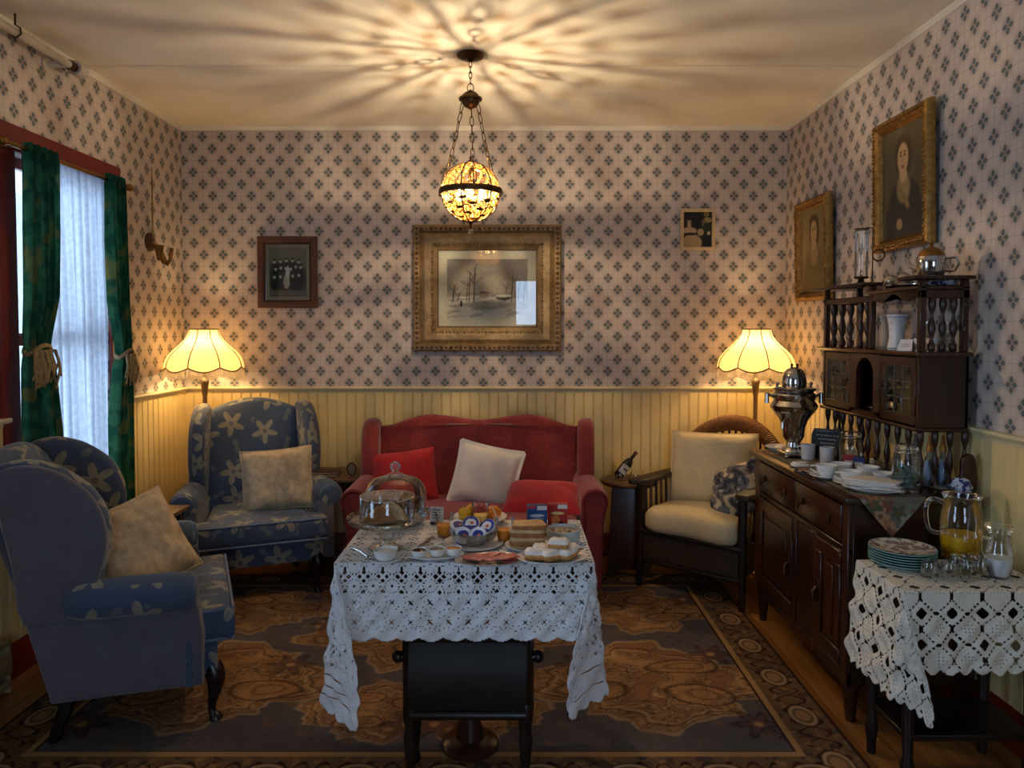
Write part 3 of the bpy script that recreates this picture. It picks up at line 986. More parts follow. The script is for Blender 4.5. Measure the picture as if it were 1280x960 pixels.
def img_group():
    nx, ny = 120, 150; u, v = canvas(1, 1, nx, ny)
    img = np.ones((ny, nx, 3)) * lin((88, 76, 64)); paint(img, np.clip(v * 1.5 - 0.6, 0, 1), (108, 94, 78))
    rr = random.Random(3)
    paint(img, blob(u, v, 0.5, 0.35, 0.5, 0.38, 0.4), (44, 36, 32))
    for row, (y, n) in enumerate(((0.72, 5), (0.58, 6), (0.42, 5))):
        for i in range(n):
            x = 0.14 + 0.72 * (i + 0.5 * (row % 2) * 0.6) / (n - 0.6)
            yy = y + rr.uniform(-0.02, 0.05)
            paint(img, blob(u, v, x, yy - 0.15, 0.085, 0.14, 0.3), rr.choice(((36, 30, 28), (54, 46, 40), (150, 136, 112), (40, 34, 30))))
            paint(img, blob(u, v, x, yy, 0.036, 0.044, 0.4), (170, 148, 122)); paint(img, blob(u, v, x, yy + 0.03, 0.036, 0.022, 0.4), (46, 36, 30))
    paint(img, blob(u, v, 0.5, 0.5, 0.05, 0.12, 0.4), (196, 182, 150))
    paint(img, np.clip((0.16 - v) * 20, 0, 1), (92, 78, 64))
    return np.clip(img * 2.4, 0, 0.85)

def img_portrait(seed, dim=1.0, ghost=False):
    nx, ny = 110, 150; u, v = canvas(1, 1, nx, ny)
    img = np.ones((ny, nx, 3)) * lin((104, 92, 64) if not ghost else (140, 122, 80))
    paint(img, np.clip(fnoise(u, v, 2, seed) * 0.8, 0, 1), (126, 112, 78) if not ghost else (164, 146, 100), 0.6)
    skin = (216, 178, 128) if not ghost else (186, 160, 112)
    coat = (66, 62, 54) if not ghost else (122, 106, 70)
    paint(img, blob(u, v, 0.52, 0.10, 0.46, 0.38, 0.15), coat); paint(img, blob(u, v, 0.52, 0.36, 0.34, 0.16, 0.3), coat)
    paint(img, blob(u, v, 0.50, 0.44, 0.15, 0.13, 0.4), (170, 148, 100) if not ghost else (160, 138, 92))
    paint(img, blob(u, v, 0.50, 0.58, 0.09, 0.09, 0.3), skin)
    paint(img, blob(u, v, 0.50, 0.82, 0.19, 0.10, 0.3), (92, 72, 46)); paint(img, blob(u, v, 0.62, 0.70, 0.08, 0.14, 0.3), (92, 72, 46)); paint(img, blob(u, v, 0.37, 0.72, 0.06, 0.12, 0.3), (92, 72, 46))
    paint(img, blob(u, v, 0.49, 0.71, 0.125, 0.135, 0.2), skin)
    for ex in (0.44, 0.54): paint(img, blob(u, v, ex, 0.735, 0.022, 0.012, 0.5), (70, 48, 34)); paint(img, blob(u, v, ex, 0.765, 0.034, 0.008, 0.5), (104, 76, 50))
    paint(img, seg2(u, v, (0.49, 0.73), (0.48, 0.68), 0.012), (180, 134, 94)); paint(img, blob(u, v, 0.49, 0.635, 0.04, 0.012, 0.5), (164, 96, 76))
    if not ghost:
        paint(img, seg2(u, v, (0.38, 0.46), (0.60, 0.28), 0.04), (150, 126, 80))
        paint(img, blob(u, v, 0.40, 0.12, 0.07, 0.05, 0.4), (170, 138, 98))
    return img * dim

def img_postcard():
    nx, ny = 80, 100; u, v = canvas(1, 1, nx, ny)
    img = np.ones((ny, nx, 3)) * lin((30, 30, 32))
    paint(img, blob(u, v, 0.30, 0.12, 0.34, 0.24, 0.2), (176, 148, 108)); paint(img, blob(u, v, 0.22, 0.46, 0.24, 0.10, 0.3), (186, 156, 116))
    paint(img, blob(u, v, 0.20, 0.62, 0.07, 0.09, 0.3), (176, 146, 110)); paint(img, blob(u, v, 0.20, 0.72, 0.08, 0.035, 0.3), (150, 136, 112))
    paint(img, blob(u, v, 0.24, 0.37, 0.20, 0.04, 0.3), (40, 34, 30)); paint(img, blob(u, v, 0.60, 0.42, 0.11, 0.10, 0.3), (170, 148, 112))
    paint(img, blob(u, v, 0.84, 0.76, 0.14, 0.08, 0.3), (158, 138, 92)); paint(img, blob(u, v, 0.80, 0.92, 0.10, 0.07, 0.3), (120, 108, 64))
    paint(img, blob(u, v, 0.70, 0.66, 0.06, 0.14, 0.4), (104, 96, 70)); paint(img, blob(u, v, 0.88, 0.40, 0.06, 0.06, 0.3), (190, 176, 150))
    paint(img, blob(u, v, 0.82, 0.56, 0.14, 0.14, 0.3), (44, 52, 44))
    return img

BW_ROT = (PI / 2, 0, 0)
def on_back(x0, x1, y0, y1):
    d0 = ray(x0, y0) * (YB / ray(x0, y0).y); d1 = ray(x1, y1) * (YB / ray(x1, y1).y)
    return (d0.x + d1.x) / 2, CAM_Z + (d0.z + d1.z) / 2, d1.x - d0.x, d0.z - d1.z
m_oak = wood('dark_oak_frame', s2l((66, 38, 22)), s2l((104, 62, 36)), 0.4, axis=0)
m_frame_tan = plain('bronzed_gesso', s2l((134, 110, 72)), 0.45, 0.2, var=0.25, scale=30, bmp=0.3)
m_frame_brown = wood('brown_outer_frame', s2l((84, 52, 28)), s2l((122, 82, 46)), 0.35, axis=0)
x, z, w, h = on_back(517, 701, 282, 439)
picture('framed_landscape', 'large winter landscape in a broad gilt and brown frame above the sofa', (x, YB - 0.004, z), (PI / 2 + 0.0, 0, 0), w, h,
        [(0, 0), (0.0, 0.045), (0.012, 0.058), (0.040, 0.056), (0.052, 0.040), (0.075, 0.050), (0.10, 0.044), (0.130, 0.030), (0.152, 0.022), (0.156, 0.030), (0.160, 0.014)], m_frame_tan,
        img_landscape(), 0.055, (222, 212, 190), [(0.122, 0.034, 0.010, 0.022, m_frame_tan), (0.026, 0.056, 0.013, 0.03, m_frame_brown)])
x, z, w, h = on_back(323, 398, 296, 385)
picture('framed_group_photograph', 'small dark-framed sepia group photograph left of the landscape', (x, YB - 0.004, z), BW_ROT, w, h,
        [(0, 0), (0, 0.025), (0.008, 0.032), (0.036, 0.030), (0.044, 0.020), (0.046, 0.026), (0.050, 0.012)], m_oak, img_group(), 0.022, (190, 164, 124), cat='photograph')
x, z, w, h = on_back(850, 893, 261, 313)
picture('framed_small_print', 'small cream-framed print of a seated figure on the back wall', (x, YB - 0.004, z), BW_ROT, w, h,
        [(0, 0), (0, 0.012), (0.004, 0.016), (0.018, 0.016), (0.022, 0.010)], plain('cream_frame', s2l((206, 180, 132)), 0.5), img_postcard(), glass=False)
GP = [(0, 0), (0.0, 0.02), (0.006, 0.034), (0.018, 0.040), (0.036, 0.030), (0.044, 0.020), (0.048, 0.026), (0.056, 0.012)]
LEAN = math.radians(1.3)
def side_pic(y0, y1, z0, z1, nm, label, img, orn):
    w, h = y1 - y0, z1 - z0
    r = Matrix.Rotation(-PI / 2, 4, 'Z') @ Matrix.Rotation(PI / 2 + LEAN, 4, 'X')
    e = r.to_euler()
    picture(nm, label, (XR - 0.016 - math.sin(LEAN) * h / 2, (y0 + y1) / 2, (z0 + z1) / 2), e, w, h, GP, m_gold, img, orn=orn, glass=False, cat='painting')
side_pic(2.95, 3.40, 1.81, 2.40, 'gilt_framed_portrait', 'large gilt-framed portrait leaning out from the right wall over the hutch', img_portrait(3), [(0.02, 0.038, 0.009, 0.017, m_gold)])
side_pic(3.88, 4.32, 1.62, 2.20, 'gilt_framed_portrait', 'faded gilt-framed portrait nearer the corner lamp on the right wall', img_portrait(5, 1.0, True), [(0.02, 0.038, 0.008, 0.017, m_gold)])

# ------------------------------------------------------------------ brass wall bracket, ceiling pipe, heater
br = thing('wall_sconce', 'old brass wall sconce with long thin stem beside the window', 'sconce', (XL, 4.18, 1.93))
M().lathe([(0, 0.0), (0.055, 0.0), (0.055, 0.006), (0.045, 0.016), (0.02, 0.024), (0, 0.026)], 24, mat=T(ry=PI / 2, z=0.03)).build('back_plate', m_oak, br)
m = M(); m.tube([(0.02, 0, 0.03), (0.02, 0.0, 0.46)], [0.006, 0.003], 8); m.lathe([(0, 0.24), (0.006, 0.245), (0.006, 0.255), (0, 0.26)], 8, (0.02, 0, 0)); m.build('stem', m_brass, br)
m = M(); m.tube([(0.02, 0.0, 0.03), (0.05, 0.02, -0.01), (0.075, 0.02, -0.08), (0.09, 0.02, -0.095), (0.105, 0.03, -0.07), (0.11, 0.04, 0.0)], [0.012, 0.014, 0.017, 0.014, 0.011, 0.011], 10); m.build('arm', m_brass, br)
m = M(); m.lathe([(0, -0.09), (0.012, -0.085), (0.016, -0.06), (0.026, -0.01), (0.03, 0.0), (0.024, 0.0), (0.012, -0.05), (0, -0.06)], 16, (0.06, -0.01, 0.01)); m.build('bell_cup', m_brass, br)

m_pipe = plain('white_painted_pipe', s2l((196, 186, 170)), 0.4)
cp = thing('ceiling_pipe', 'white painted pipe hung under the ceiling along the left wall', 'pipe', (XL + 0.09, 3.3, 2.655))
M().tube([(0, 0, 0), (0, -2.6, 0)], 0.017, 14).build('pipe', m_pipe, cp)
m = M(); m.tube([(0, 0.0, 0), (0, 0.07, 0)], 0.022, 14); m.build('dark_coupling', m_bronze, cp)
m = M(); m.tube([(0, 0.04, 0), (0, 0.10, 0)], 0.034, 14); m.tube([(0, 0.10, 0), (0, 0.115, 0)], 0.02, 14); m.build('end_cap', m_pipe, cp)
m = M(); m.tube([(0, 0.0, 0), (-0.085, -0.02, -0.01)], 0.014, 10); m.lathe([(0, 0), (0.035, 0), (0.035, 0.008), (0, 0.012)], 18, mat=T(-0.089, -0.02, -0.01, ry=PI / 2)); m.build('wall_flange', m_pipe, cp)
m = M(); m.tube([(0.0, -0.35, 0.075), (0.0, -0.35, 0.03), (0.02, -0.35, 0.018), (0.024, -0.35, -0.005), (0.0, -0.35, -0.024), (-0.024, -0.35, -0.005), (-0.02, -0.35, 0.018)], 0.004, 6); m.build('pipe_hook', m_bronze, cp)

ht = thing('baseboard_heater', 'cream metal baseboard heater along the left wall', 'heater', (XL + 0.022, 1.0, 0.0))
m_heat = plain('cream_enamel', s2l((176, 160, 118)), 0.45)
M().box(0, 0.012, 0, 1.85, 0.02, 0.22, 0.002, 1).build('back_panel', plain('heater_void', s2l((24, 18, 14)), 0.8), ht)
M().box(0, 0.062, 0, 1.85, 0.19, 0.215, 0.006, 2).build('top_panel', m_heat, ht)
M().box(0.052, 0.066, 0, 1.85, 0.075, 0.165, 0.005, 2).build('front_panel', m_heat, ht)
M().box(0.02, 0.062, 0, 1.85, 0.022, 0.055, 0.005, 2).build('lower_panel', m_heat, ht)
for y in (0.0, 0.92, 1.84): M().box(0, 0.06, y, y + 0.008, 0.0, 0.21).build('end_bracket', m_heat, ht)

# ------------------------------------------------------------------ curtains
m_green, nt, b = newmat('green_damask_curtain')
uvn = coord(nt)
n1 = noise(nt, uvn, 14.0, 2); n2 = noise(nt, uvn, 300.0, 2)
c_ = mixc(nt, n1.step(0.42, 0.58), s2l((44, 96, 74)), s2l((66, 122, 88)))
c_ = mixc(nt, noise(nt, uvn, 9.0, 1).step(0.55, 0.63) * 0.6, c_, s2l((140, 134, 74)))
dd = nt.nodes.new('ShaderNodeBsdfDiffuse'); tt = nt.nodes.new('ShaderNodeBsdfTranslucent')
nt.links.new(c_, dd.inputs[0]); nt.links.new(c_, tt.inputs[0])
mx = nt.nodes.new('ShaderNodeMixShader'); mx.inputs[0].default_value = 0.35
nt.links.new(dd.outputs[0], mx.inputs[1]); nt.links.new(tt.outputs[0], mx.inputs[2]); nt.links.new(mx.outputs[0], nt.nodes['Material Output'].inputs['Surface'])
nt.nodes.remove(b)
m_lace = translucent('white_lace_sheer', (0.44, 0.46, 0.50), 0.35, 0.09, 40, 0.10)
m_tie = plain('cream_gold_tieback', s2l((140, 120, 82)), 0.8, var=0.3, scale=60)

def drape_curtain(name, y_mid, prof, folds, amp, mat, parent, x0, nz=60, ny=90, ph=0.0, scale_x=1.0):
    """prof: list of (z, half width, y offset, depth of folds)"""
    zs = np.array([p[0] for p in prof])[::-1]
    hw = np.array([p[1] for p in prof])[::-1]; off = np.array([p[2] for p in prof])[::-1]; fd = np.array([p[3] for p in prof])[::-1]
    z = np.linspace(zs.max(), zs.min(), nz)[:, None]; t = np.linspace(-1, 1, ny)[None, :]
    H, O, F = (np.interp(z, zs, a) for a in (hw, off, fd))
    wv = np.sin(t * folds * PI + ph + 0.6 * np.sin(z * 2.1)) + 0.35 * np.sin(t * folds * 2.3 * PI + 1.7 * ph + z * 1.3)
    X = x0 + wv * F * amp
    Y = y_mid + O + t * H + 0.006 * np.cos(t * folds * PI + ph)
    Z = np.broadcast_to(z, X.shape)
    return grid_mesh(name, np.stack([X, np.broadcast_to(Y, X.shape), Z], -1), None, None, mat, parent)

cr = thing('curtain_rod', 'slim brass curtain rod across the top of the window', 'curtain rod', (XL, 3.4, 2.205))
M().tube([(0.075, -0.50, 0), (0.075, 0.42, 0)], 0.010, 12).build('rod', m_brass, cr)
for yy in (-0.515, 0.435): M().sphere((0.075, yy, 0), 0.02).build('finial', m_brass, cr)
for yy in (-0.46, 0.40): M().tube([(0.022, yy, -0.01), (0.075, yy, -0.01)], 0.006).build('bracket', m_brass, cr)

def side_curtain(label, ym, hw, tie_z, bot, side, ph):
    root = thing('curtain', label, 'curtain', (XL + 0.085, ym, 0))
    s = side
    o = drape_curtain('curtain_panel', 0, [(2.235, hw * 0.95, 0, 0.8), (2.18, hw, 0, 1.0), (1.9, hw * 1.0, 0.0, 1), (1.6, hw * 0.86, s * 0.01, 1), (tie_z + 0.06, hw * 0.62, s * 0.045, 0.9), (tie_z, hw * 0.55, s * 0.05, 0.8),
                                     (tie_z - 0.07, hw * 0.72, s * 0.04, 1.0), (1.0, hw * 0.92, s * 0.02, 1.1), (0.7, hw * 1.05, s * 0.015, 1.1), (bot, hw * 1.05, s * 0.01, 1.1)], 5.0, 0.020, m_green, root, 0.0, ph=ph)
    m = M()
    pts = [(0.034 * math.cos(a), s * 0.05 + (hw * 0.62) * math.sin(a), tie_z + 0.02 * math.cos(a * 2)) for a in np.linspace(0, 2 * PI, 25)[:-1]]
    m.tube(pts, 0.010, 8, True)
    m.build('tieback', m_tie, root)
    m = M(); rr = random.Random(int(ym * 10))
    for k in range(30):
        y = s * 0.05 + rr.uniform(-0.6, 0.6) * hw; x = 0.030 + rr.uniform(-0.004, 0.008)
        L = rr.uniform(0.10, 0.17)
        m.tube([(x, y, tie_z), (x + 0.01, y + rr.uniform(-0.02, 0.02), tie_z - L * 0.5), (x + 0.006, y + rr.uniform(-0.03, 0.03), tie_z - L)], [0.005, 0.006, 0.004], 5)
    tag(m.build('tassel', m_tie, root), 'cream and gold tassel threads', kind='stuff')
side_curtain('dark green curtain tied back on the near side of the window', 3.10, 0.110, 1.37, 0.44, -1, 0.4)
side_curtain('teal green curtain tied back on the far side of the window', 3.68, 0.085, 1.33, 0.44, 1, 1.3)
lc = drape_curtain('lace_curtain', 3.355, [(2.22, 0.29, 0, 0.5), (1.6, 0.28, 0.01, 0.9), (1.0, 0.27, 0.01, 1.0), (0.57, 0.27, 0.01, 1.2)], 9.0, 0.012, m_lace, None, XL + 0.05, nz=60, ny=140, ph=0.8)
tag(lc, 'sheer white lace curtain hanging across the window', 'curtain')

# ------------------------------------------------------------------ upholstery
m_blue_fl = floral('blue_floral_tapestry', s2l((60, 77, 102)), s2l((150, 144, 122)), s2l((104, 112, 112)), 5.0)
m_blue_plain = plain('slate_blue_velvet', s2l((90, 88, 97)), 0.9, var=0.12, scale=14, bmp=0.2, sheen=0.35, bscale=500)
m_piping = plain('pale_blue_piping', s2l((112, 124, 146)), 0.8)
m_redf = floral('red_damask', s2l((132, 36, 34)), s2l((150, 46, 42)), s2l((142, 42, 39)), 8.0, 0.3)
m_red_pipe = plain('red_welt', s2l((120, 24, 26)), 0.8)
m_red_cush = plain('scarlet_cushion', s2l((172, 14, 24)), 0.8, var=0.08, scale=30, sheen=0.3)
m_beige = plain('beige_crushed_cushion', s2l((190, 170, 138)), 0.8, var=0.24, scale=24, bmp=1.0, bscale=38)
m_ivory = plain('ivory_quilted_cushion', s2l((214, 196, 156)), 0.85, var=0.05, scale=30, bmp=0.5, bscale=110)
m_white = plain('white_cotton', s2l((222, 214, 204)), 0.85, var=0.04, scale=20, bmp=0.3, bscale=60)

def cabriole(m, x, y, top, sx, sy, h=0.22, s=1.0):
    """queen anne leg curving outward at the knee, in at the ankle, out to a pad foot"""
    prof = [(0.0, 1.0, 0.034), (0.016, 0.82, 0.036), (0.016, 0.64, 0.029), (0.006, 0.42, 0.020), (-0.002, 0.24, 0.015), (0.002, 0.12, 0.016), (0.012, 0.05, 0.023), (0.016, 0.0, 0.025)]
    pts = smooth_loop([(p[0], p[1], p[2]) for p in prof], 3, False)
    d = Vector((sx, sy)).normalized() if (sx or sy) else Vector((0, 0))
    m.tube([(x + d.x * o * s, y + d.y * o * s, top - h + h * t) for o, t, r in pts], [r * s for o, t, r in pts], 10)
    return m

YZ = Matrix(((0, 0, 1, 0), (1, 0, 0, 0), (0, 1, 0, 0), (0, 0, 0, 1)))      # outline drawn in (y, z), thickness along x
def wing_chair(label, loc, rotz):
    """local frame: faces -y, x across"""
    root = thing('wingback_armchair', label, 'armchair', loc, rotz, 'blue wingback armchairs')
    TOE = 0.13
    bs = M(); bs.puff([(-0.325, -0.345), (0.325, -0.345), (0.25, 0.18), (-0.25, 0.18)], 0.13, 0.02, T(0, 0, 0.245)); bs.build('seat_base', m_blue_fl, root)
    # T shaped seat cushion
    out = [(-0.345, -0.405), (-0.34, -0.27), (-0.265, -0.26), (-0.225, 0.17), (0.225, 0.17), (0.265, -0.26), (0.34, -0.27), (0.345, -0.405)]
    cu = M(); cu.puff(out, 0.125, 0.035, T(0, 0, 0.3685), dome=0.012)
    cu = cu.build('seat_cushion', m_blue_fl, root, angle=60)
    m = M()
    for zz in (0.314, 0.424): m.tube([(x * 0.985, y * 0.985, zz) for x, y in out], 0.006, 6, True)
    m.build('piping', m_piping, cu)
    # back
    tilt = -0.28
    ob = [(-0.24, -0.07), (-0.265, 0.3), (-0.275, 0.52), (-0.26, 0.62), (-0.19, 0.665), (-0.08, 0.70), (0, 0.707), (0.08, 0.70), (0.19, 0.665), (0.26, 0.62), (0.275, 0.52), (0.265, 0.3), (0.24, -0.07)]
    MB_ = T(0, 0.150, 0.345) @ Matrix.Rotation(tilt, 4, 'X') @ Matrix.Rotation(PI / 2, 4, 'X')
    sm = smooth_loop(ob[:], 3)
    m = M(); m.puff(sm, 0.13, 0.05, MB_, dome=0.03); m.build('backrest', m_blue_fl, root, angle=70)
    m = M(); m.puff([(x * 0.97, y * 0.985) for x, y in sm], 0.02, 0.008, MB_ @ T(0, 0, -0.062)); tag(m.build('outside_back', m_blue_plain, root), 'plain slate blue back panel')
    for s in (-1, 1):
        A = lambda x: T(s * x, 0, 0, rz=s * TOE) @ YZ
        wo = [(0.03, 0.50), (0.015, 0.60), (-0.01, 0.70), (-0.005, 0.80), (0.035, 0.89), (0.09, 0.945), (0.15, 0.985), (0.23, 1.01), (0.31, 1.00), (0.345, 0.96), (0.33, 0.85), (0.29, 0.65), (0.26, 0.45), (0.14, 0.44), (0.05, 0.45)]
        wo = smooth_loop(wo, 3)
        m = M(); m.puff(wo, 0.075, 0.034, A(0.315)); w = m.build('wing', m_blue_fl, root, angle=60)
        m = M(); m.puff([(0.15 + (a - 0.15) * 0.93, 0.72 + (b - 0.72) * 0.95) for a, b in wo], 0.05, 0.012, A(0.338)); tag(m.build('wing_outside', m_blue_plain, w), 'plain slate blue outer panel')
        so = [(-0.30, 0.178), (-0.305, 0.36), (-0.285, 0.49), (0.20, 0.49), (0.255, 0.49), (0.175, 0.178)]
        m = M(); m.puff(so, 0.085, 0.016, A(0.315)); m.build('side_panel', m_blue_plain, root)
        # rolled arm with floral cover, in front of the wing
        AM = T(0, 0, 0, rz=s * TOE)
        m = M(); arm = [(s * 0.335, 0.075, 0.52), (s * 0.338, 0.03, 0.522), (s * 0.340, -0.12, 0.522), (s * 0.342, -0.26, 0.520), (s * 0.342, -0.305, 0.518), (s * 0.342, -0.322, 0.518)]
        m.tube(arm, [0.055, 0.066, 0.070, 0.072, 0.068, 0.054], 22, mat=AM)
        ar = m.build('arm', m_blue_fl, root)
        m = M(); m.puff([(0.06 * math.cos(a), 0.06 * math.sin(a)) for a in np.linspace(0, 2 * PI, 21)[:-1]], 0.03, 0.012, AM @ T(s * 0.342, -0.315, 0.518, rx=PI / 2)); m.build('arm_front', m_blue_fl, ar)
        m = M(); m.puff([(-0.045, 0.0), (0.045, 0.0), (0.036, 0.30), (-0.03, 0.30)], 0.03, 0.01, AM @ T(s * 0.318, -0.298, 0.183, rx=PI / 2)); m.build('arm_post', m_blue_fl, ar)
        m = M(); cabriole(m, s * 0.290, -0.325, 0.205, s, -1.2, 0.205); m.build('leg', m_black_wood, root)
        m = M(); m.tube([(s * 0.22, 0.13, 0.205), (s * 0.225, 0.15, 0.11), (s * 0.23, 0.19, 0.0)], [0.03, 0.025, 0.019], 6); m.build('leg', m_black_wood, root)
    return root
wing_chair('blue floral wingback armchair in the far corner under the lamp', (-1.47, 4.12, 0.009), math.radians(22))
wing_chair('blue wingback armchair seen from its plain side, nearest the window', (-1.53, 2.765, 0.009), math.radians(114))

def cushion(name, label, w, h, t, mat, M4, seed, cat='cushion', pinch=0.06, wr=0.10, n=18, hem=None, group=None):
    root = thing(name, label, cat)
    root.matrix_world = M4
    if group: root['group'] = group
    M().pillow(w, h, t, n, pinch, wr=wr, seed=seed).build('cover', mat, root, angle=120)
    return root
# matrix helper: a cushion standing up, its face (local z) turned to azimuth a (0 = toward -y), leaning back
def upright(x, y, z, az, lean, roll=0.0):
    return Matrix.Translation((x, y, z)) @ Matrix.Rotation(az, 4, 'Z') @ Matrix.Rotation(PI / 2 - lean, 4, 'X') @ Matrix.Rotation(roll, 4, 'Z')

def seam(root, w, h, mat, pinch=0.06, r=0.005):
    pts = []
    n = 16
    for e in range(4):
        for i in range(n):
            t = 2 * i / n - 1
            u, v = ((t, -1), (1, t), (-t, 1), (-1, -t))[e]
            pts.append((w / 2 * u * (1 - pinch * (1 - v * v)), h / 2 * v * (1 - pinch * (1 - u * u)), 0))
    M().tube(pts, r, 6, True).build('piping', mat, root)

c = cushion('cushion', 'beige crushed velvet cushion propped on the far blue armchair', 0.39, 0.35, 0.13, m_beige, upright(-1.33, 4.06, 0.605, math.radians(16), 0.28, 0.06), 3, wr=0.16)
seam(c, 0.39, 0.35, m_beige)
c = cushion('cushion', 'beige crushed velvet cushion tilted on the near blue armchair', 0.40, 0.37, 0.14, m_beige, upright(-1.47, 2.80, 0.605, math.radians(58), 0.50, 0.22), 4, wr=0.16)
seam(c, 0.40, 0.37, m_beige)

# ------------------------------------------------------------------ sofa
def sofa():
    cx, cy = -0.195, 4.02
    root = thing('sofa', 'red damask camelback sofa with wings against the panelled wall', 'sofa', (cx, cy, 0.009))
    W = 0.665
    M().puff([(-W + 0.05, -0.34), (W - 0.05, -0.34), (W - 0.05, 0.34), (-W + 0.05, 0.34)], 0.2, 0.02, T(0, 0, 0.24)).build('seat_base', m_redf, root)
    out = [(-W + 0.13, -0.40), (W - 0.13, -0.40), (W - 0.13, 0.20), (-W + 0.13, 0.20)]
    cu = M(); cu.puff(out, 0.14, 0.04, T(0, 0, 0.41), dome=0.015); cu = cu.build('seat_cushion', m_redf, root, angle=60)
    m = M()
    for zz in (0.348, 0.474): m.tube([(x * 0.988, y * 0.985, zz) for x, y in out], 0.006, 6, True)
    m.build('piping', m_red_pipe, cu)
    top = [(-0.60, 0.49), (-0.52, 0.50), (-0.42, 0.535), (-0.31, 0.56), (-0.20, 0.553), (-0.08, 0.535), (0, 0.528), (0.08, 0.535), (0.20, 0.553), (0.31, 0.56), (0.42, 0.535), (0.52, 0.50), (0.60, 0.49)]
    tilt = -0.14
    MB_ = T(0, 0.235, 0.38) @ Matrix.Rotation(tilt, 4, 'X') @ Matrix.Rotation(PI / 2, 4, 'X')
    ob = smooth_loop(top, 4, False) + [(0.62, 0.25), (0.60, 0.0), (-0.60, 0.0), (-0.62, 0.25)]
    m = M(); m.puff(ob, 0.15, 0.05, MB_, dome=0.02); m.build('backrest', m_redf, root, angle=70)
    for s in (-1, 1):
        wo = smooth_loop([(0.02, 0.60), (0.015, 0.70), (0.05, 0.80), (0.12, 0.88), (0.20, 0.915), (0.30, 0.915), (0.37, 0.88), (0.36, 0.70), (0.30, 0.50), (0.1, 0.48)], 3)
        m = M(); m.puff(wo, 0.10, 0.042, T(s * (W - 0.055), 0, 0, rz=-s * 0.10) @ Matrix(((0, 0, 1, 0), (1, 0, 0, 0), (0, 1, 0, 0), (0, 0, 0, 1)))); m.build('wing', m_redf, root, angle=60)
        so = [(-0.33, 0.14), (-0.335, 0.40), (-0.33, 0.56), (0.30, 0.56), (0.33, 0.14)]
        m = M(); m.puff(so, 0.10, 0.02, T(s * (W - 0.065), 0, 0) @ Matrix(((0, 0, 1, 0), (1, 0, 0, 0), (0, 1, 0, 0), (0, 0, 0, 1)))); m.build('side_panel', m_redf, root)
        m = M(); m.tube([(s * (W - 0.045), 0.22, 0.56), (s * (W - 0.045), 0.0, 0.56), (s * (W - 0.043), -0.28, 0.558), (s * (W - 0.043), -0.335, 0.556), (s * (W - 0.043), -0.348, 0.556)], [0.066, 0.07, 0.072, 0.07, 0.056], 20)
        ar = m.build('arm', m_redf, root)
        pts = [(0.062 * math.cos(a), 0.062 * math.sin(a)) for a in np.linspace(-0.6, PI + 0.5, 16)]
        pts += [(-0.052, -0.2), (-0.045, -0.45), (0.03, -0.45), (0.036, -0.2)]
        m = M(); m.puff([(p[0] * s, p[1]) for p in pts], 0.03, 0.012, T(s * (W - 0.045), -0.345, 0.557, rx=PI / 2)); m.build('arm_front', m_redf, ar)
        m = M(); m.tube([(px * 1.0, -0.362, pz) for px, pz in [(s * (W - 0.045) + p[0] * s * 1.0, 0.557 + p[1]) for p in pts]], 0.005, 6, True); m.build('welt', m_red_pipe, ar)
        for yy in (-0.28, 0.28):
            M().lathe([(0, 0), (0.018, 0), (0.022, 0.05), (0.028, 0.14), (0, 0.145)], 10, (s * (W - 0.1), yy, 0)).build('leg', m_black_wood, root)
sofa()
cushion('cushion', 'square scarlet cushion at the left end of the red sofa', 0.37, 0.31, 0.12, m_red_cush, upright(-0.61, 4.06, 0.615, math.radians(8), 0.24, 0.10), 5, pinch=0.05, wr=0.05)
c = cushion('cushion', 'white cushion with scalloped lace edge leaning in the middle of the red sofa', 0.35, 0.33, 0.12, m_white, upright(-0.145, 4.02, 0.63, math.radians(-4), 0.27, -0.20), 6, wr=0.08)
m = M()
n = 26
for e in range(4):
    for i in range(n):
        t = 2 * (i + 0.5) / n - 1
        u, v = ((t, -1), (1, t), (-t, 1), (-1, -t))[e]
        px, py = 0.175 * u * (1 - 0.06 * (1 - v * v)), 0.165 * v * (1 - 0.06 * (1 - u * u))
        m.lathe([(0, -0.003), (0.013, -0.002), (0.013, 0.002), (0, 0.003)], 10, (px * 1.035, py * 1.035, 0))
tag(m.build('lace_edge', m_white, c), 'white scalloped lace edge')
cushion('cushion', 'flat scarlet cushion lying at the right end of the red sofa', 0.42, 0.30, 0.12, m_red_cush, upright(0.17, 3.88, 0.54, math.radians(-6), 1.25, -0.02), 7, pinch=0.05, wr=0.05)

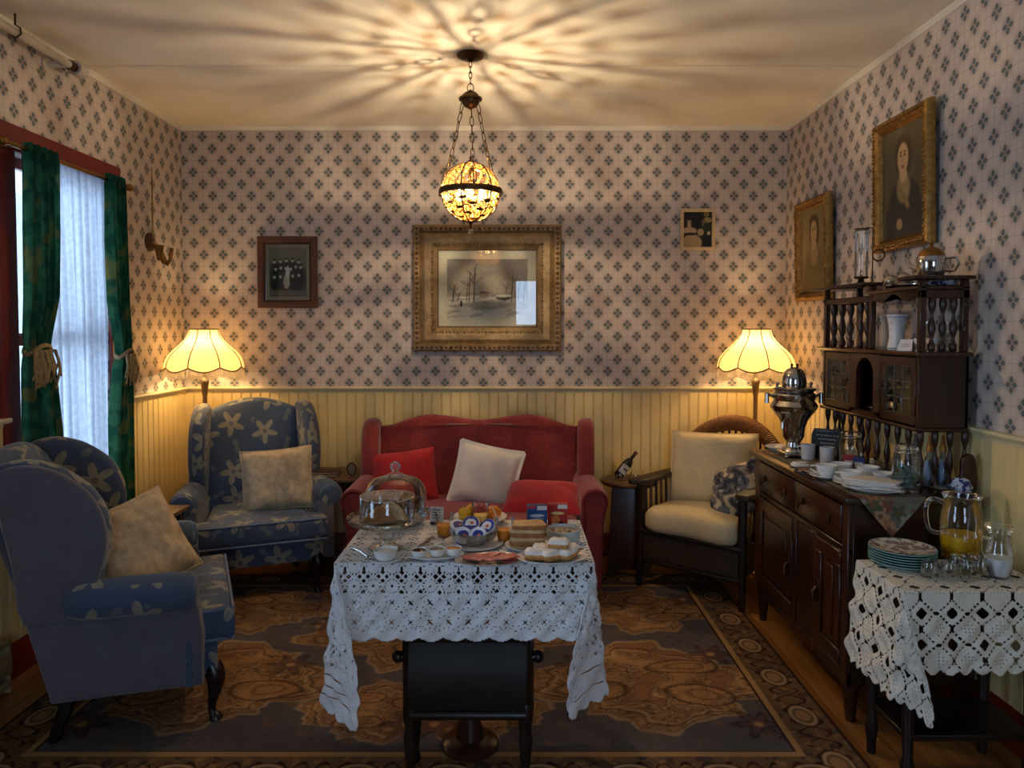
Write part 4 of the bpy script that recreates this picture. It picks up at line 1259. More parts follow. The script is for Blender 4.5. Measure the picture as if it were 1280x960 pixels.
# ------------------------------------------------------------------ wicker armchair
m_wick_d = plain('dark_woven_wicker', s2l((52, 36, 24)), 0.5, var=0.35, scale=40, bmp=0.9, bscale=160)
m_wick_l = plain('brown_woven_rattan', s2l((124, 82, 46)), 0.5, var=0.25, scale=50, bmp=0.8, bscale=150)
def wicker():
    root = thing('wicker_armchair', 'dark wicker armchair with rattan crest beside the sideboard', 'armchair', (1.135, 4.06, 0.0), math.radians(-40))
    W, D = 0.30, 0.28
    # frame rails and apron
    for nm, a in (('apron', (-W, W, -D - 0.01, -D + 0.02)), ('apron', (-W, W, D - 0.02, D + 0.01)), ('apron', (-W, -W + 0.03, -D, D)), ('apron', (W - 0.03, W, -D, D))):
        M().box(a[0], a[1], a[2], a[3], 0.17, 0.33, 0.006, 1).build(nm, m_wick_d, root)
    for zz in (0.16, 0.325):
        M().tube([(-W, -D - 0.012, zz), (W, -D - 0.012, zz)], 0.013, 8).build('rail', m_black_wood, root)
    M().box(-W + 0.02, W - 0.02, -D + 0.015, D - 0.015, 0.305, 0.33).build('seat_deck', m_wick_d, root)
    for s in (-1, 1):
        M().tube([(s * (W - 0.005), -D, 0.585), (s * (W - 0.005), -D, 0.2), (s * W, -D - 0.01, 0.0)], [0.024, 0.024, 0.017], 8).build('leg', m_black_wood, root)
        M().tube([(s * (W - 0.02), D, 0.70), (s * (W - 0.01), D, 0.2), (s * W, D + 0.04, 0.0)], [0.022, 0.022, 0.016], 8).build('leg', m_black_wood, root)
        # flat woven arm
        ao = [(0.0, -D - 0.05), (0.045, -D - 0.055), (0.055, -D), (0.05, 0.1), (0.035, D + 0.02), (-0.03, D + 0.02), (-0.035, 0.0), (-0.035, -D)]
        m = M(); m.puff([(s * x, y) for x, y in smooth_loop(ao, 3)], 0.035, 0.014, T(s * (W - 0.005), 0, 0.595, rx=-0.02)); m.build('arm', m_wick_d, root)
        for i in range(9):
            y = -D + 0.05 + i * (2 * D - 0.08) / 8
            M().tube([(s * (W - 0.012), y, 0.33), (s * (W - 0.006), y, 0.585)], 0.008, 6).build('spindle', m_wick_l if i % 2 else m_wick_d, root)
    # curved back with rolled rattan crest
    def cr(t):   # t -1..1 over the back
        x = t * (W + 0.03); y = D + 0.05 - 0.10 * t * t; z = 0.63 + 0.265 * math.cos(t * PI / 2) ** 0.55
        return Vector((x, y, z))
    ts = np.linspace(-1, 1, 41)
    m = M(); pts = [cr(t) for t in ts]
    m.tube(pts, [0.030 + 0.014 * math.cos(t * PI / 2) for t in ts], 14); cst = m.build('crest_roll', m_wick_l, root)
    # binding wound round the crest
    m = M(); hel = []
    for i in range(700):
        t = -0.97 + 1.94 * i / 699; c = cr(t); d = (cr(min(1, t + 0.01)) - cr(max(-1, t - 0.01))).normalized()
        sd_ = d.cross(Vector((0, 1, 0))).normalized(); up = sd_.cross(d)
        r = 0.031 + 0.014 * math.cos(t * PI / 2); a = i * 0.55
        hel.append(c + (sd_ * math.cos(a) + up * math.sin(a)) * r)
    m.tube(hel, 0.0045, 4); tag(m.build('rattan_binding', m_wick_l, cst), 'rattan strands wound round the crest')
    for t in np.linspace(-0.85, 0.85, 15):
        p = cr(t); M().tube([(p.x * 0.95, p.y - 0.0 - 0.01, 0.34), (p.x, p.y, p.z)], 0.008, 6).build('back_spindle', m_wick_d, root)
    cu = M(); cu.puff(smooth_loop([(-0.255, -0.305), (0, -0.315), (0.255, -0.305), (0.26, 0.0), (0.24, 0.22), (0, 0.23), (-0.24, 0.22), (-0.26, 0)], 3), 0.13, 0.045, T(0, 0, 0.395), dome=0.015)
    cu.build('seat_cushion', m_ivory, root, angle=70)
    return root
wicker()
wa = math.radians(-40)
def wl_(x, y): return (1.135 + x * math.cos(wa) - y * math.sin(wa), 4.06 + x * math.sin(wa) + y * math.cos(wa))
bx_, by_ = wl_(-0.04, 0.09)
c = cushion('cushion', 'large ivory quilted cushion standing on the wicker armchair', 0.50, 0.42, 0.15, m_ivory, upright(bx_, by_, 0.650, math.radians(-30), 0.30, 0.03), 8, pinch=0.04, wr=0.06)
seam(c, 0.50, 0.42, m_ivory, 0.04)
bx_, by_ = wl_(0.16, -0.06)
m_throw, nt, b = newmat('grey_blue_throw_print')
q_ = noise(nt, coord(nt), 22.0, 2, 0.4)
nt.links.new(mixc(nt, q_.step(0.56, 0.60), mixc(nt, q_.step(0.42, 0.46), s2l((58, 60, 72)), s2l((104, 106, 116))), s2l((190, 178, 152))), b.inputs['Base Color']); b.inputs['Roughness'].default_value = 0.9
c = cushion('throw_cushion', 'grey and cream patterned cushion slumped at the right arm of the wicker chair', 0.34, 0.32, 0.11, m_throw, upright(bx_, by_, 0.575, math.radians(-70), 0.45, 0.5), 9, wr=0.4)

# ------------------------------------------------------------------ small tables
def box_table(label, loc, rotz, w, d, h, group=None):
    root = thing('side_table', label, 'side table', loc, rotz)
    M().box(-w / 2, w / 2, -d / 2, d / 2, h - 0.022, h, 0.006, 2).build('table_top', m_mid_wood, root)
    for s in (-1, 1):
        M().box(s * (w / 2 - 0.035), s * (w / 2 - 0.06), -d / 2 + 0.03, d / 2 - 0.03, 0.06, h - 0.022, 0.003, 1).build('side_panel', m_dark, root)
        for t in (-1, 1): M().box(s * (w / 2 - 0.03), s * (w / 2 - 0.065), t * (d / 2 - 0.02), t * (d / 2 - 0.055), 0.0, h - 0.022, 0.003, 1).build('leg', m_dark, root)
    M().box(-w / 2 + 0.05, w / 2 - 0.05, -d / 2 + 0.03, d / 2 - 0.03, 0.14, 0.16, 0.002, 1).build('shelf', m_dark, root)
    M().box(-w / 2 + 0.05, w / 2 - 0.05, -d / 2 + 0.02, -d / 2 + 0.036, h - 0.10, h - 0.022, 0.002, 1).build('apron', m_dark, root)
    return root
box_table('low brown wooden side table between the two blue armchairs', (-1.80, 3.44, 0.009), 0.0, 0.34, 0.36, 0.56)
box_table('wooden end table between far blue armchair and sofa, holding books', (-1.055, 4.34, 0.0), 0.0, 0.34, 0.38, 0.585)

def trestle(label, loc, h, r):
    root = thing('end_table', label, 'side table', loc, math.radians(80))
    M().lathe([(0, h - 0.022), (r - 0.006, h - 0.022), (r, h - 0.016), (r, h - 0.006), (r - 0.006, h), (0, h)], 36).build('table_top', m_mid_wood, root)
    for s in (-1, 1):
        o = [(-0.13, 0.0), (-0.07, 0.0), (-0.05, 0.05), (0.05, 0.05), (0.07, 0.0), (0.13, 0.0), (0.115, 0.12), (0.10, h - 0.022), (-0.10, h - 0.022), (-0.115, 0.12)]
        M().puff(o, 0.022, 0.003, T(s * 0.095, 0, 0) @ Matrix(((0, 0, 1, 0), (1, 0, 0, 0), (0, 1, 0, 0), (0, 0, 0, 1)))).build('trestle_panel', m_dark, root)
    M().box(-0.09, 0.09, -0.012, 0.012, 0.16, 0.24, 0.003, 1).build('stretcher', m_dark, root)
    M().box(-0.105, 0.105, -0.10, 0.10, h - 0.05, h - 0.022, 0.003, 1).build('apron', m_dark, root)
    return root
trestle('small round-topped trestle table between sofa and wicker chair', (0.70, 4.27, 0.0), 0.56, 0.17)

# ------------------------------------------------------------------ sideboard with hutch
SX0, SY0, SY1, SZ = 1.225, 2.60, 3.60, 0.85
SO = (1.48, 3.10, 0.0)
def sideboard():
    root = thing('sideboard', 'dark carved wooden sideboard with spindled hutch against the right wall', 'sideboard', SO)
    XB = XR - 0.045
    def part(name, mat, fn, parent=root, **k):
        m = M(); fn(m); return m.build(name, mat, parent, org=SO, **k)
    part('worktop', m_dark_y, lambda m: m.box(SX0 - 0.025, XB, SY0 - 0.03, SY1 + 0.03, SZ - 0.028, SZ, 0.007, 2))
    part('carcass', m_dark, lambda m: m.box(SX0 + 0.018, XB, SY0, SY1, 0.145, SZ - 0.028, 0.004, 1))
    # framing on the front
    f = SX0
    for a, b in ((SY0, SY0 + 0.05), (SY1 - 0.05, SY1), (3.075, 3.115), (2.875, 2.905)):
        zt = SZ - 0.03 if b - a > 0.045 else 0.645
        part('stile', m_dark, lambda m: m.box(f, f + 0.02, a, b, 0.145, zt, 0.003, 1))
    for a, b in ((0.145, 0.195), (0.635, 0.655)):
        part('rail', m_dark_y, lambda m: m.box(f + 0.002, f + 0.02, SY0, SY1, a, b, 0.003, 1))
    for y0, y1 in ((SY0 + 0.055, 3.09), (3.105, SY1 - 0.055)):
        d = part('drawer', m_dark_y, lambda m: m.box(f - 0.004, f + 0.02, y0, y1, 0.668, 0.805, 0.006, 2))
        for t in (0.2, 0.8):
            y = y0 + (y1 - y0) * t
            def pull(m):
                m.lathe([(0, 0), (0.016, 0.002), (0.016, 0.005), (0, 0.007)], 12, mat=T(f - 0.004, y, 0.735, ry=-PI / 2))
                m.tube([(f - 0.008, y, 0.742), (f - 0.02, y - 0.012, 0.728), (f - 0.022, y, 0.708), (f - 0.02, y + 0.012, 0.728), (f - 0.008, y, 0.742)], 0.003, 6)
            tag(part('drop_pull', m_bronze, pull, d), 'dark bronze drop pull')
    for y0, y1, hy in ((3.12, SY1 - 0.055, 3.145), (SY0 + 0.055, 2.87, 2.845)):
        d = part('door', m_dark, lambda m: m.box(f + 0.006, f + 0.02, y0, y1, 0.20, 0.63, 0.004, 1))
        def mould(m):
            for a, b, c_, e in ((y0, y1, 0.20, 0.255), (y0, y1, 0.575, 0.63), (y0, y0 + 0.05, 0.255, 0.575), (y1 - 0.05, y1, 0.255, 0.575)):
                m.box(f - 0.004, f + 0.008, a, b, c_, e, 0.004, 1)
        part('door_frame', m_dark, mould, d)
        part('raised_panel', m_dark, lambda m: m.box(f, f + 0.008, y0 + 0.07, y1 - 0.07, 0.28, 0.55, 0.005, 1), d)
        def hd(m):
            m.box(f - 0.008, f - 0.003, hy - 0.012, hy + 0.012, 0.37, 0.46, 0.002, 1)
            m.tube([(f - 0.01, hy, 0.43), (f - 0.024, hy, 0.415), (f - 0.022, hy, 0.375)], [0.005, 0.006, 0.008], 8)
        tag(part('handle', m_bronze, hd, d), 'dark bronze drop handle')
    part('panel', m_dark, lambda m: m.box(f + 0.004, f + 0.02, 2.91, 3.07, 0.20, 0.63, 0.004, 1))
    for x in (SX0 + 0.035, XB - 0.035):
        for y in (SY0 + 0.035, SY1 - 0.035):
            part('foot', m_dark, lambda m: m.lathe([(0, 0), (0.016, 0), (0.020, 0.03), (0.028, 0.12), (0.034, 0.13), (0.034, 0.147), (0, 0.147)], 12, (x, y, 0)))
    # ---- hutch
    HX, HB, H0, H1 = 1.515, XB, 2.675, 3.505
    spp = [(0.008, 0), (0.014, 0.01), (0.015, 0.04), (0.010, 0.06), (0.006, 0.075), (0.013, 0.12), (0.016, 0.16), (0.012, 0.20), (0.007, 0.24), (0.012, 0.26), (0.008, 0.28), (0.013, 0.32), (0.016, 0.36), (0.012, 0.42), (0.007, 0.47)]
    def prof(h, s=1.0):
        base = [(0.009, 0), (0.015, 0.03), (0.016, 0.14), (0.010, 0.17), (0.006, 0.24), (0.011, 0.32), (0.017, 0.42), (0.014, 0.52), (0.008, 0.62), (0.006, 0.70), (0.011, 0.76), (0.016, 0.86), (0.015, 0.96), (0.010, 1.0)]
        return [(0, 0)] + [(r * s, t * h) for r, t in base] + [(0, h)]
    def spindles(pts, z0, z1, s):
        src = None
        for x, y in pts:
            if src is None:
                src = M().lathe(prof(z1 - z0, s), 12).build('spindle', m_dark, root); src.location = (x - SO[0], y - SO[1], z0)
            else: share(src, root, (x - SO[0], y - SO[1], z0))
    zs0, zs1, zs2, zs3 = SZ, 1.088, 1.372, 1.655
    ys = [H0 + 0.02 + i * (H1 - H0 - 0.04) / 10 for i in range(11)]
    spindles([(HX + 0.02, y) for y in ys], zs0, zs1 - 0.012, 0.8)
    spindles([(HX + 0.02 + i * 0.056, H0 + 0.02) for i in range(1, 4)] + [(HX + 0.02 + i * 0.056, H1 - 0.02) for i in range(1, 4)], zs0, zs1 - 0.012, 0.8)
    part('cupboard_floor', m_dark_y, lambda m: m.box(HX - 0.01, HB, H0 - 0.01, H1 + 0.01, zs1 - 0.014, zs1, 0.004, 1))
    part('cupboard_back', m_dark, lambda m: m.box(HB - 0.01, HB, H0, H1, zs1, zs2))
    for y in (H0, H1 - 0.018):
        part('cupboard_side', m_dark, lambda m: m.box(HX, HB, y, y + 0.018, zs1, zs2 - 0.016, 0.002, 1))
    part('middle_shelf', m_dark_y, lambda m: m.box(HX - 0.025, HB, H0 - 0.03, H1 + 0.03, zs2 - 0.016, zs2, 0.005, 2))
    # glazed doors with leaded panes
    m_lead = plain('lead_came', s2l((120, 114, 100)), 0.4, 0.8)
    m_oldglass = thin_glass('old_cupboard_glass', (0.62, 0.60, 0.50), 1.2)
    for y0, y1 in ((2.70, 2.955), (3.225, 3.48)):
        def fr(m):
            for a, b, c_, e in ((y0, y1, zs1 + 0.004, zs1 + 0.04), (y0, y1, zs2 - 0.055, zs2 - 0.02), (y0, y0 + 0.034, zs1 + 0.04, zs2 - 0.055), (y1 - 0.034, y1, zs1 + 0.04, zs2 - 0.055)):
                m.box(HX, HX + 0.018, a, b, c_, e, 0.003, 1)
        d = part('glazed_door', m_dark, fr)
        ya, yb, za, zb = y0 + 0.034, y1 - 0.034, zs1 + 0.04, zs2 - 0.055
        def lead(m):
            for i in range(4): m.box(HX + 0.004, HX + 0.010, ya + (yb - ya) * i / 3 - 0.002, ya + (yb - ya) * i / 3 + 0.002, za, zb)
            for i in range(4): m.box(HX + 0.004, HX + 0.010, ya, yb, za + (zb - za) * i / 3 - 0.002, za + (zb - za) * i / 3 + 0.002)
        part('leading', m_lead, lead, d, smooth=False)
        for i in range(3):
            for j in range(3):
                part('pane', m_oldglass, lambda m: m.box(HX + 0.006, HX + 0.008, ya + (yb - ya) * i / 3 + 0.002, ya + (yb - ya) * (i + 1) / 3 - 0.002, za + (zb - za) * j / 3 + 0.002, za + (zb - za) * (j + 1) / 3 - 0.002), d, smooth=False)
        ky = y0 + 0.017 if y0 > 3 else y1 - 0.017
        part('door_knob', m_bronze, lambda m: m.sphere((HX - 0.008, ky, (zs1 + zs2) / 2), 0.008), d)
    # arched niche panel between the doors
    def arch(m):
        y0, y1, yc, hw, sp = 2.958, 3.222, 3.09, 0.075, 1.26
        inner = [(yc - hw, zs1 + 0.02)] + [(yc - hw * math.cos(a), sp + 0.075 * math.sin(a)) for a in np.linspace(0, PI, 17)] + [(yc + hw, zs1 + 0.02)]
        n = len(inner)
        outer = []
        for i, (a, b) in enumerate(inner):
            t = i / (n - 1)
            if i == 0: outer.append((y0, zs1))
            elif i == n - 1: outer.append((y1, zs1))
            else:
                an = PI * (i - 1) / (n - 3)
                if an < PI * 0.25: outer.append((y0, zs1 + (zs2 - 0.02 - zs1) * (0.4 + 0.6 * an / (PI * 0.25))))
                elif an > PI * 0.75: outer.append((y1, zs1 + (zs2 - 0.02 - zs1) * (0.4 + 0.6 * (PI - an) / (PI * 0.25))))
                else: outer.append((y0 + (y1 - y0) * (an - PI * 0.25) / (PI * 0.5), zs2 - 0.02))
        v, fs = [], []
        for x in (HX, HX + 0.018):
            v += [(x, a, b) for a, b in inner] + [(x, a, b) for a, b in outer]
        for i in range(n - 1):
            fs.append((i, i + 1, n + i + 1, n + i)); o = 2 * n
            fs.append((o + i, o + n + i, o + n + i + 1, o + i + 1)); fs.append((i, o + i, o + i + 1, i + 1))
        m.add(v, fs)
        m.box(HX, HX + 0.018, y0, y1, zs1, zs1 + 0.02)
    part('arched_panel', m_dark, arch, angle=30)
    for y in (2.962, 3.21): part('niche_side', m_dark, lambda m: m.box(HX + 0.018, HB - 0.01, y, y + 0.01, zs1, zs2 - 0.016))
    # upper open gallery
    for x, y in ((HX + 0.012, H0 + 0.012), (HX + 0.012, H1 - 0.012), (HB - 0.015, H0 + 0.012), (HB - 0.015, H1 - 0.012), (HX + 0.012, 3.055)):
        hh = zs3 - 0.014
        part('corner_post', m_dark, lambda m: m.box(x - 0.012, x + 0.012, y - 0.012, y + 0.012, zs2, hh, 0.003, 1))
    spindles([(HX + 0.014, y_) for y_ in (3.43, 3.345, 3.26, 3.16, 3.10)] + [(HX + 0.05 + 0.04 * i, H0 + 0.012) for i in range(4)] + [(HX + 0.05 + 0.04 * i, H1 - 0.012) for i in range(4)], zs2, 1.575, 0.85)
    for y0, y1 in ((H0, 2.745), (3.067, H1)):
        part('gallery_cap', m_dark_y, lambda m: m.box(HX - 0.045, HB, y0 - 0.035, y1 + 0.02, zs3 - 0.014, zs3, 0.005, 2))
        if y0 > 3: part('gallery_rail', m_dark_y, lambda m: m.box(HX, HX + 0.02, y0, y1, 1.572, 1.60, 0.003, 1))
    for y in (H0, H1 - 0.02): part('gallery_rail', m_dark, lambda m: m.box(HX, HB, y, y + 0.02, 1.572, 1.605, 0.003, 1))
    part('top_shelf', m_dark_y, lambda m: m.box(HX - 0.015, HB, H0, 3.067, 1.605, 1.62, 0.004, 1))
    def valance(m):
        o = [(H0 + 0.024, 1.607), (3.043, 1.607)] + [(3.043 - (3.043 - H0 - 0.024) * t, 1.562 + 0.02 * math.sin(t * PI) + 0.012 * math.cos(t * 4 * PI)) for t in np.linspace(0, 1, 25)]
        m.puff(o, 0.016, 0.002, T(HX + 0.01, 0, 0) @ Matrix(((0, 0, 1, 0), (1, 0, 0, 0), (0, 1, 0, 0), (0, 0, 0, 1))))
    part('carved_valance', m_dark_y, valance)
    # low scrolled end bracket
    def scr(m):
        m.puff(smooth_loop([(XB - 0.09, SZ), (XB, SZ), (XB, SZ + 0.12), (XB - 0.02, SZ + 0.15), (XB - 0.05, SZ + 0.13), (XB - 0.055, SZ + 0.07)], 4), 0.02, 0.004, T(0, SY0 + 0.03, 0, rx=PI / 2))
    part('scroll_bracket', m_dark, scr)
    return root
sideboard()

# runner with a pointed end hanging over the near edge
def runner():
    nx, ny = 60, 190
    s = np.linspace(0, 1, ny)[:, None]; t = np.linspace(-1, 1, nx)[None, :]
    xc, hw = 1.365, 0.125
    L0, L1 = 3.58, SY0 - 0.034
    straight = L0 - L1; hang = 0.145
    d = s * (straight + hang) + 0 * t
    over = np.maximum(0, d - straight)
    wfac = np.where(over > 0, 1 - over / hang, 1.0)
    X = xc + t * hw * np.maximum(wfac, 0.02)
    Y = L0 - np.minimum(d, straight) - np.minimum(over, 0.004) + 0 * t
    Z = SZ + 0.0025 - np.maximum(0, over - 0.002) + 0 * t
    u, v = (t * hw * wfac + 0 * s), (d + 0 * t)
    img = np.ones((ny, nx, 3)) * lin((112, 106, 92))
    rr = random.Random(11)
    for _ in range(90):
        cu, cv = rr.uniform(-hw, hw), rr.uniform(0, straight + hang)
        th = np.arctan2(v - cv, u - cu); r = np.hypot(u - cu, v - cv); R = rr.uniform(0.018, 0.034)
        paint(img, np.clip((R * (1 + 0.3 * np.cos(5 * th + cv * 40)) - r) * 300, 0, 1), rr.choice(((164, 112, 74), (150, 140, 124), (84, 92, 70), (172, 130, 96), (124, 78, 64), (120, 124, 108))))
        paint(img, np.clip((R * 0.4 - r) * 300, 0, 1), (120, 84, 56))
    tag(grid_mesh('table_runner', np.stack([X, Y + 0 * X, Z + 0 * X], -1), None, img, vcol('tapestry_runner', 0.9, 0.4, 0.1)), 'floral tapestry runner with pointed end along the sideboard', 'runner')
runner()
RZ = SZ + 0.003

# samovar
def samovar():
    x, y = 1.335, 3.40
    root = thing('samovar', 'silver samovar standing at the far end of the sideboard', 'samovar', (x, y, RZ))
    M().box(-0.06, 0.06, -0.06, 0.06, 0.012, 0.028, 0.005, 2).build('plinth', m_silver, root)
    for sx in (-1, 1):
        for sy in (-1, 1): M().sphere((sx * 0.05, sy * 0.05, 0.009), 0.009, 10, 6).build('foot', m_silver, root)
    M().lathe([(0, 0.026), (0.055, 0.028), (0.05, 0.04), (0.036, 0.05), (0.032, 0.07), (0.042, 0.085), (0.05, 0.10), (0.052, 0.135), (0.055, 0.15)], 32).build('pedestal', m_silver, root)
    M().lathe([(0.05, 0.145), (0.058, 0.155), (0.064, 0.175), (0.085, 0.205), (0.104, 0.232), (0.108, 0.245), (0.10, 0.258), (0.092, 0.268), (0.096, 0.28), (0.098, 0.295), (0.09, 0.305), (0.085, 0.31), (0.098, 0.318), (0.10, 0.326), (0.088, 0.332), (0.055, 0.338), (0, 0.34)], 40).build('body', m_silver, root)
    M().lathe([(0.054, 0.336), (0.056, 0.35), (0.052, 0.38), (0.045, 0.402), (0.03, 0.418), (0.012, 0.424), (0, 0.425)], 32, lobes=16, amp=0.02).build('crown_lid', m_silver, root)
    kb = plain('dark_red_knob', s2l((70, 18, 14)), 0.4)
    for dx in (-0.012, 0.014): M().lathe([(0, 0.418), (0.006, 0.42), (0.005, 0.43), (0.008, 0.438), (0, 0.443)], 10, (dx, 0, 0)).build('knob', kb, root)
    for s in (-1, 1):
        m = M(); m.tube([(s * 0.095, 0, 0.285), (s * 0.125, 0, 0.298), (s * 0.135, 0, 0.296)], 0.007, 8); m.tube([(s * 0.128, 0, 0.30), (s * 0.128, 0, 0.255)], [0.009, 0.011], 10); m.build('handle', m_silver, root)
        M().lathe([(0, 0.325), (0.007, 0.327), (0.005, 0.338), (0.010, 0.348), (0.004, 0.356), (0, 0.358)], 10, (s * 0.08, 0, 0)).build('lid_peg', m_silver, root)
    m = M(); m.tube([(-0.04, -0.04, 0.185), (-0.07, -0.075, 0.18), (-0.085, -0.09, 0.17), (-0.088, -0.093, 0.145)], [0.011, 0.009, 0.009, 0.008], 10); m.tube([(-0.065, -0.07, 0.18), (-0.065, -0.07, 0.215)], 0.005, 8); m.tube([(-0.08, -0.055, 0.215), (-0.05, -0.085, 0.215)], 0.005, 8); m.build('tap', m_silver, root)
samovar()

# ------------------------------------------------------------------ crockery builders
m_decal, nt, b = newmat('sprigged_porcelain')
vv = nt.nodes.new('ShaderNodeTexVoronoi'); nt.links.new(coord(nt), vv.inputs['Vector']); vv.inputs['Scale'].default_value = 70
f_ = E(nt, vv.outputs['Distance']).step(0.30, 0.22) * noise(nt, coord(nt), 25).step(0.45, 0.6)
nt.links.new(mixc(nt, f_ * 0.7, s2l((226, 226, 222)), s2l((96, 112, 132))), b.inputs['Base Color']); b.inputs['Roughness'].default_value = 0.2

def at_top(px, py, z): return spot(px, py, z)

def teacup(label, x, y, z, r=0.042, h=0.05, mat=None, saucer=True, rot=0.0, group=None):
    root = thing('teacup', label, 'cup', (x, y, z), rot, group)
    mat = mat or m_decal; z0 = 0.0
    if saucer:
        M().lathe([(0, 0.0), (r * 0.75, 0.0), (r * 0.9, 0.004), (r * 1.55, 0.014), (r * 1.55, 0.017), (r * 0.9, 0.008), (0, 0.006)], 28).build('saucer', mat, root); z0 = 0.006
    M().lathe([(0, z0), (r * 0.55, z0), (r * 0.6, z0 + 0.006), (r * 0.82, z0 + h * 0.35), (r * 0.95, z0 + h * 0.75), (r * 1.02, z0 + h), (r * 0.98, z0 + h), (r * 0.88, z0 + h * 0.7), (r * 0.6, z0 + 0.014), (0, z0 + 0.010)], 28).build('cup_body', mat, root)
    M().tube([(r * 0.9, 0, z0 + h * 0.85), (r * 1.4, 0, z0 + h * 0.82), (r * 1.5, 0, z0 + h * 0.55), (r * 0.8, 0, z0 + h * 0.28)], 0.0035, 6).build('handle', mat, root)
    return root

def plate_mesh(m, r, rim=0.016, z=0.0, t=0.004):
    return m.lathe([(0, z), (r * 0.62, z), (r * 0.70, z + 0.003), (r, z + rim), (r, z + rim + t * 0.6), (r * 0.70, z + 0.004 + t), (r * 0.6, z + t), (0, z + t)], 40)

CZ = RZ
for x, y, rr_, sc_, lab in ((1.275, 2.90, 2.6, True, 'sprigged teacup on saucer, farthest left at the front edge of the sideboard'), (1.315, 2.775, 2.9, True, 'sprigged teacup on saucer directly behind the left end of the napkin plate'),
                          (1.362, 2.965, 0.6, False, 'sprigged teacup in front of the red tea box'), (1.425, 2.865, 0.3, True, 'sprigged teacup on saucer right of the blue tea box'), (1.44, 2.765, 5.6, False, 'sprigged teacup at the right end behind the napkin plate')):
    teacup(lab, x, y, CZ, saucer=sc_, rot=rr_, group='sprigged teacups on the sideboard')
def mug(label, x, y, z, r, h, mat, rot=0.0, group=None, nm='mug'):
    root = thing(nm, label, 'mug', (x, y, z), rot, group)
    M().lathe([(0, 0), (r * 0.85, 0), (r * 0.92, 0.004), (r * 0.96, h * 0.5), (r, h), (r * 0.93, h), (r * 0.88, h * 0.5), (r * 0.8, 0.008), (0, 0.008)], 28).build('mug_body', mat, root)
    M().tube([(r * 0.93, 0, h * 0.82), (r * 1.5, 0, h * 0.8), (r * 1.6, 0, h * 0.45), (r * 0.93, 0, h * 0.2)], 0.004, 6).build('handle', mat, root)
    return root
m_grey = plain('grey_white_stoneware', s2l((196, 198, 200)), 0.35)
x, y = spot(1010, 574, CZ); mug('plain white mug standing next to the samovar', x, y, CZ, 0.032, 0.07, m_grey, 2.4, 'plain mugs by the samovar')
x, y = spot(1034, 578, CZ); mug('plain white mug standing in front of the chalkboard sign', x, y, CZ, 0.033, 0.07, m_grey, 0.4, 'plain mugs by the samovar')
x, y = spot(1000, 583, CZ); r_ = thing('butter_dish', 'small white porcelain dish at the front edge near the samovar', 'dish', (x, y, CZ))
M().box(-0.035, 0.035, -0.025, 0.025, 0, 0.014, 0.005, 2).build('dish', m_porc, r_); M().box(-0.028, 0.028, -0.019, 0.019, 0.0135, 0.02, 0.003, 1).build('lid', m_porc, r_)
x, y = spot(975, 563, CZ); r_ = thing('serving_dish', 'shallow white dish on the far corner of the sideboard', 'dish', (x, y + 0.0, CZ))
plate_mesh(M(), 0.07, 0.02).build('dish', m_porc, r_); M().sphere((0, 0, 0.014), 0.03, 12, 6, 0.4).build('soap_cake', m_porc, r_)
x, y = spot(1018, 590, CZ)
for k, (dx, lab) in enumerate(((0.0, 'teaspoon lying beside the white mugs, nearer the samovar'), (0.035, 'teaspoon lying beside the white mugs, farther from the samovar'))):
    o = M(); o.tube([(0, 0.0, 0.004), (0.0, 0.07, 0.006), (0.0, 0.09, 0.004)], [0.003, 0.002, 0.003], 6); o.sphere((0, 0.105, 0.005), 0.014, 10, 6, 0.3)
    o = o.build('teaspoon', m_silver); o.location = (x + dx, y - 0.05, CZ); o.rotation_euler = (0, 0, 0.8 + k * 0.3); tag(o, lab, 'spoon', 'teaspoons on the sideboard')
# chalkboard sign with chalk lettering
m_slate = plain('slate_board', s2l((40, 42, 40)), 0.7); m_chalk = plain('chalk_white', s2l((206, 206, 200)), 0.9)
x, y = 1.455, 3.31
r_ = thing('chalkboard_sign', 'small framed chalkboard sign behind the white mugs', 'sign', (x, y, CZ)); r_.rotation_euler = (-0.15, 0, math.radians(-38))
M().puff([(-0.072, 0.0), (0.072, 0.0), (0.072, 0.11), (0.062, 0.14), (-0.062, 0.14), (-0.072, 0.11)], 0.012, 0.003, T(0, 0, 0.003, rx=PI / 2)).build('frame', m_black_wood, r_)
M().box(-0.066, 0.066, -0.0085, -0.004, 0.012, 0.128).build('slate', m_slate, r_)
m = M(); rr = random.Random(2)
for row, zz in enumerate((0.112, 0.094, 0.076)):
    xx = -0.05 + row * 0.01
    while xx < 0.05 - row * 0.012:
        L = rr.uniform(0.006, 0.014); pts = [(xx + L * i / 4, -0.0088, zz + 0.004 * math.sin(i * 2.2 + row)) for i in range(5)]
        m.tube(pts, 0.0011, 4); xx += L + 0.004
m.build('chalk_writing', m_chalk, r_)
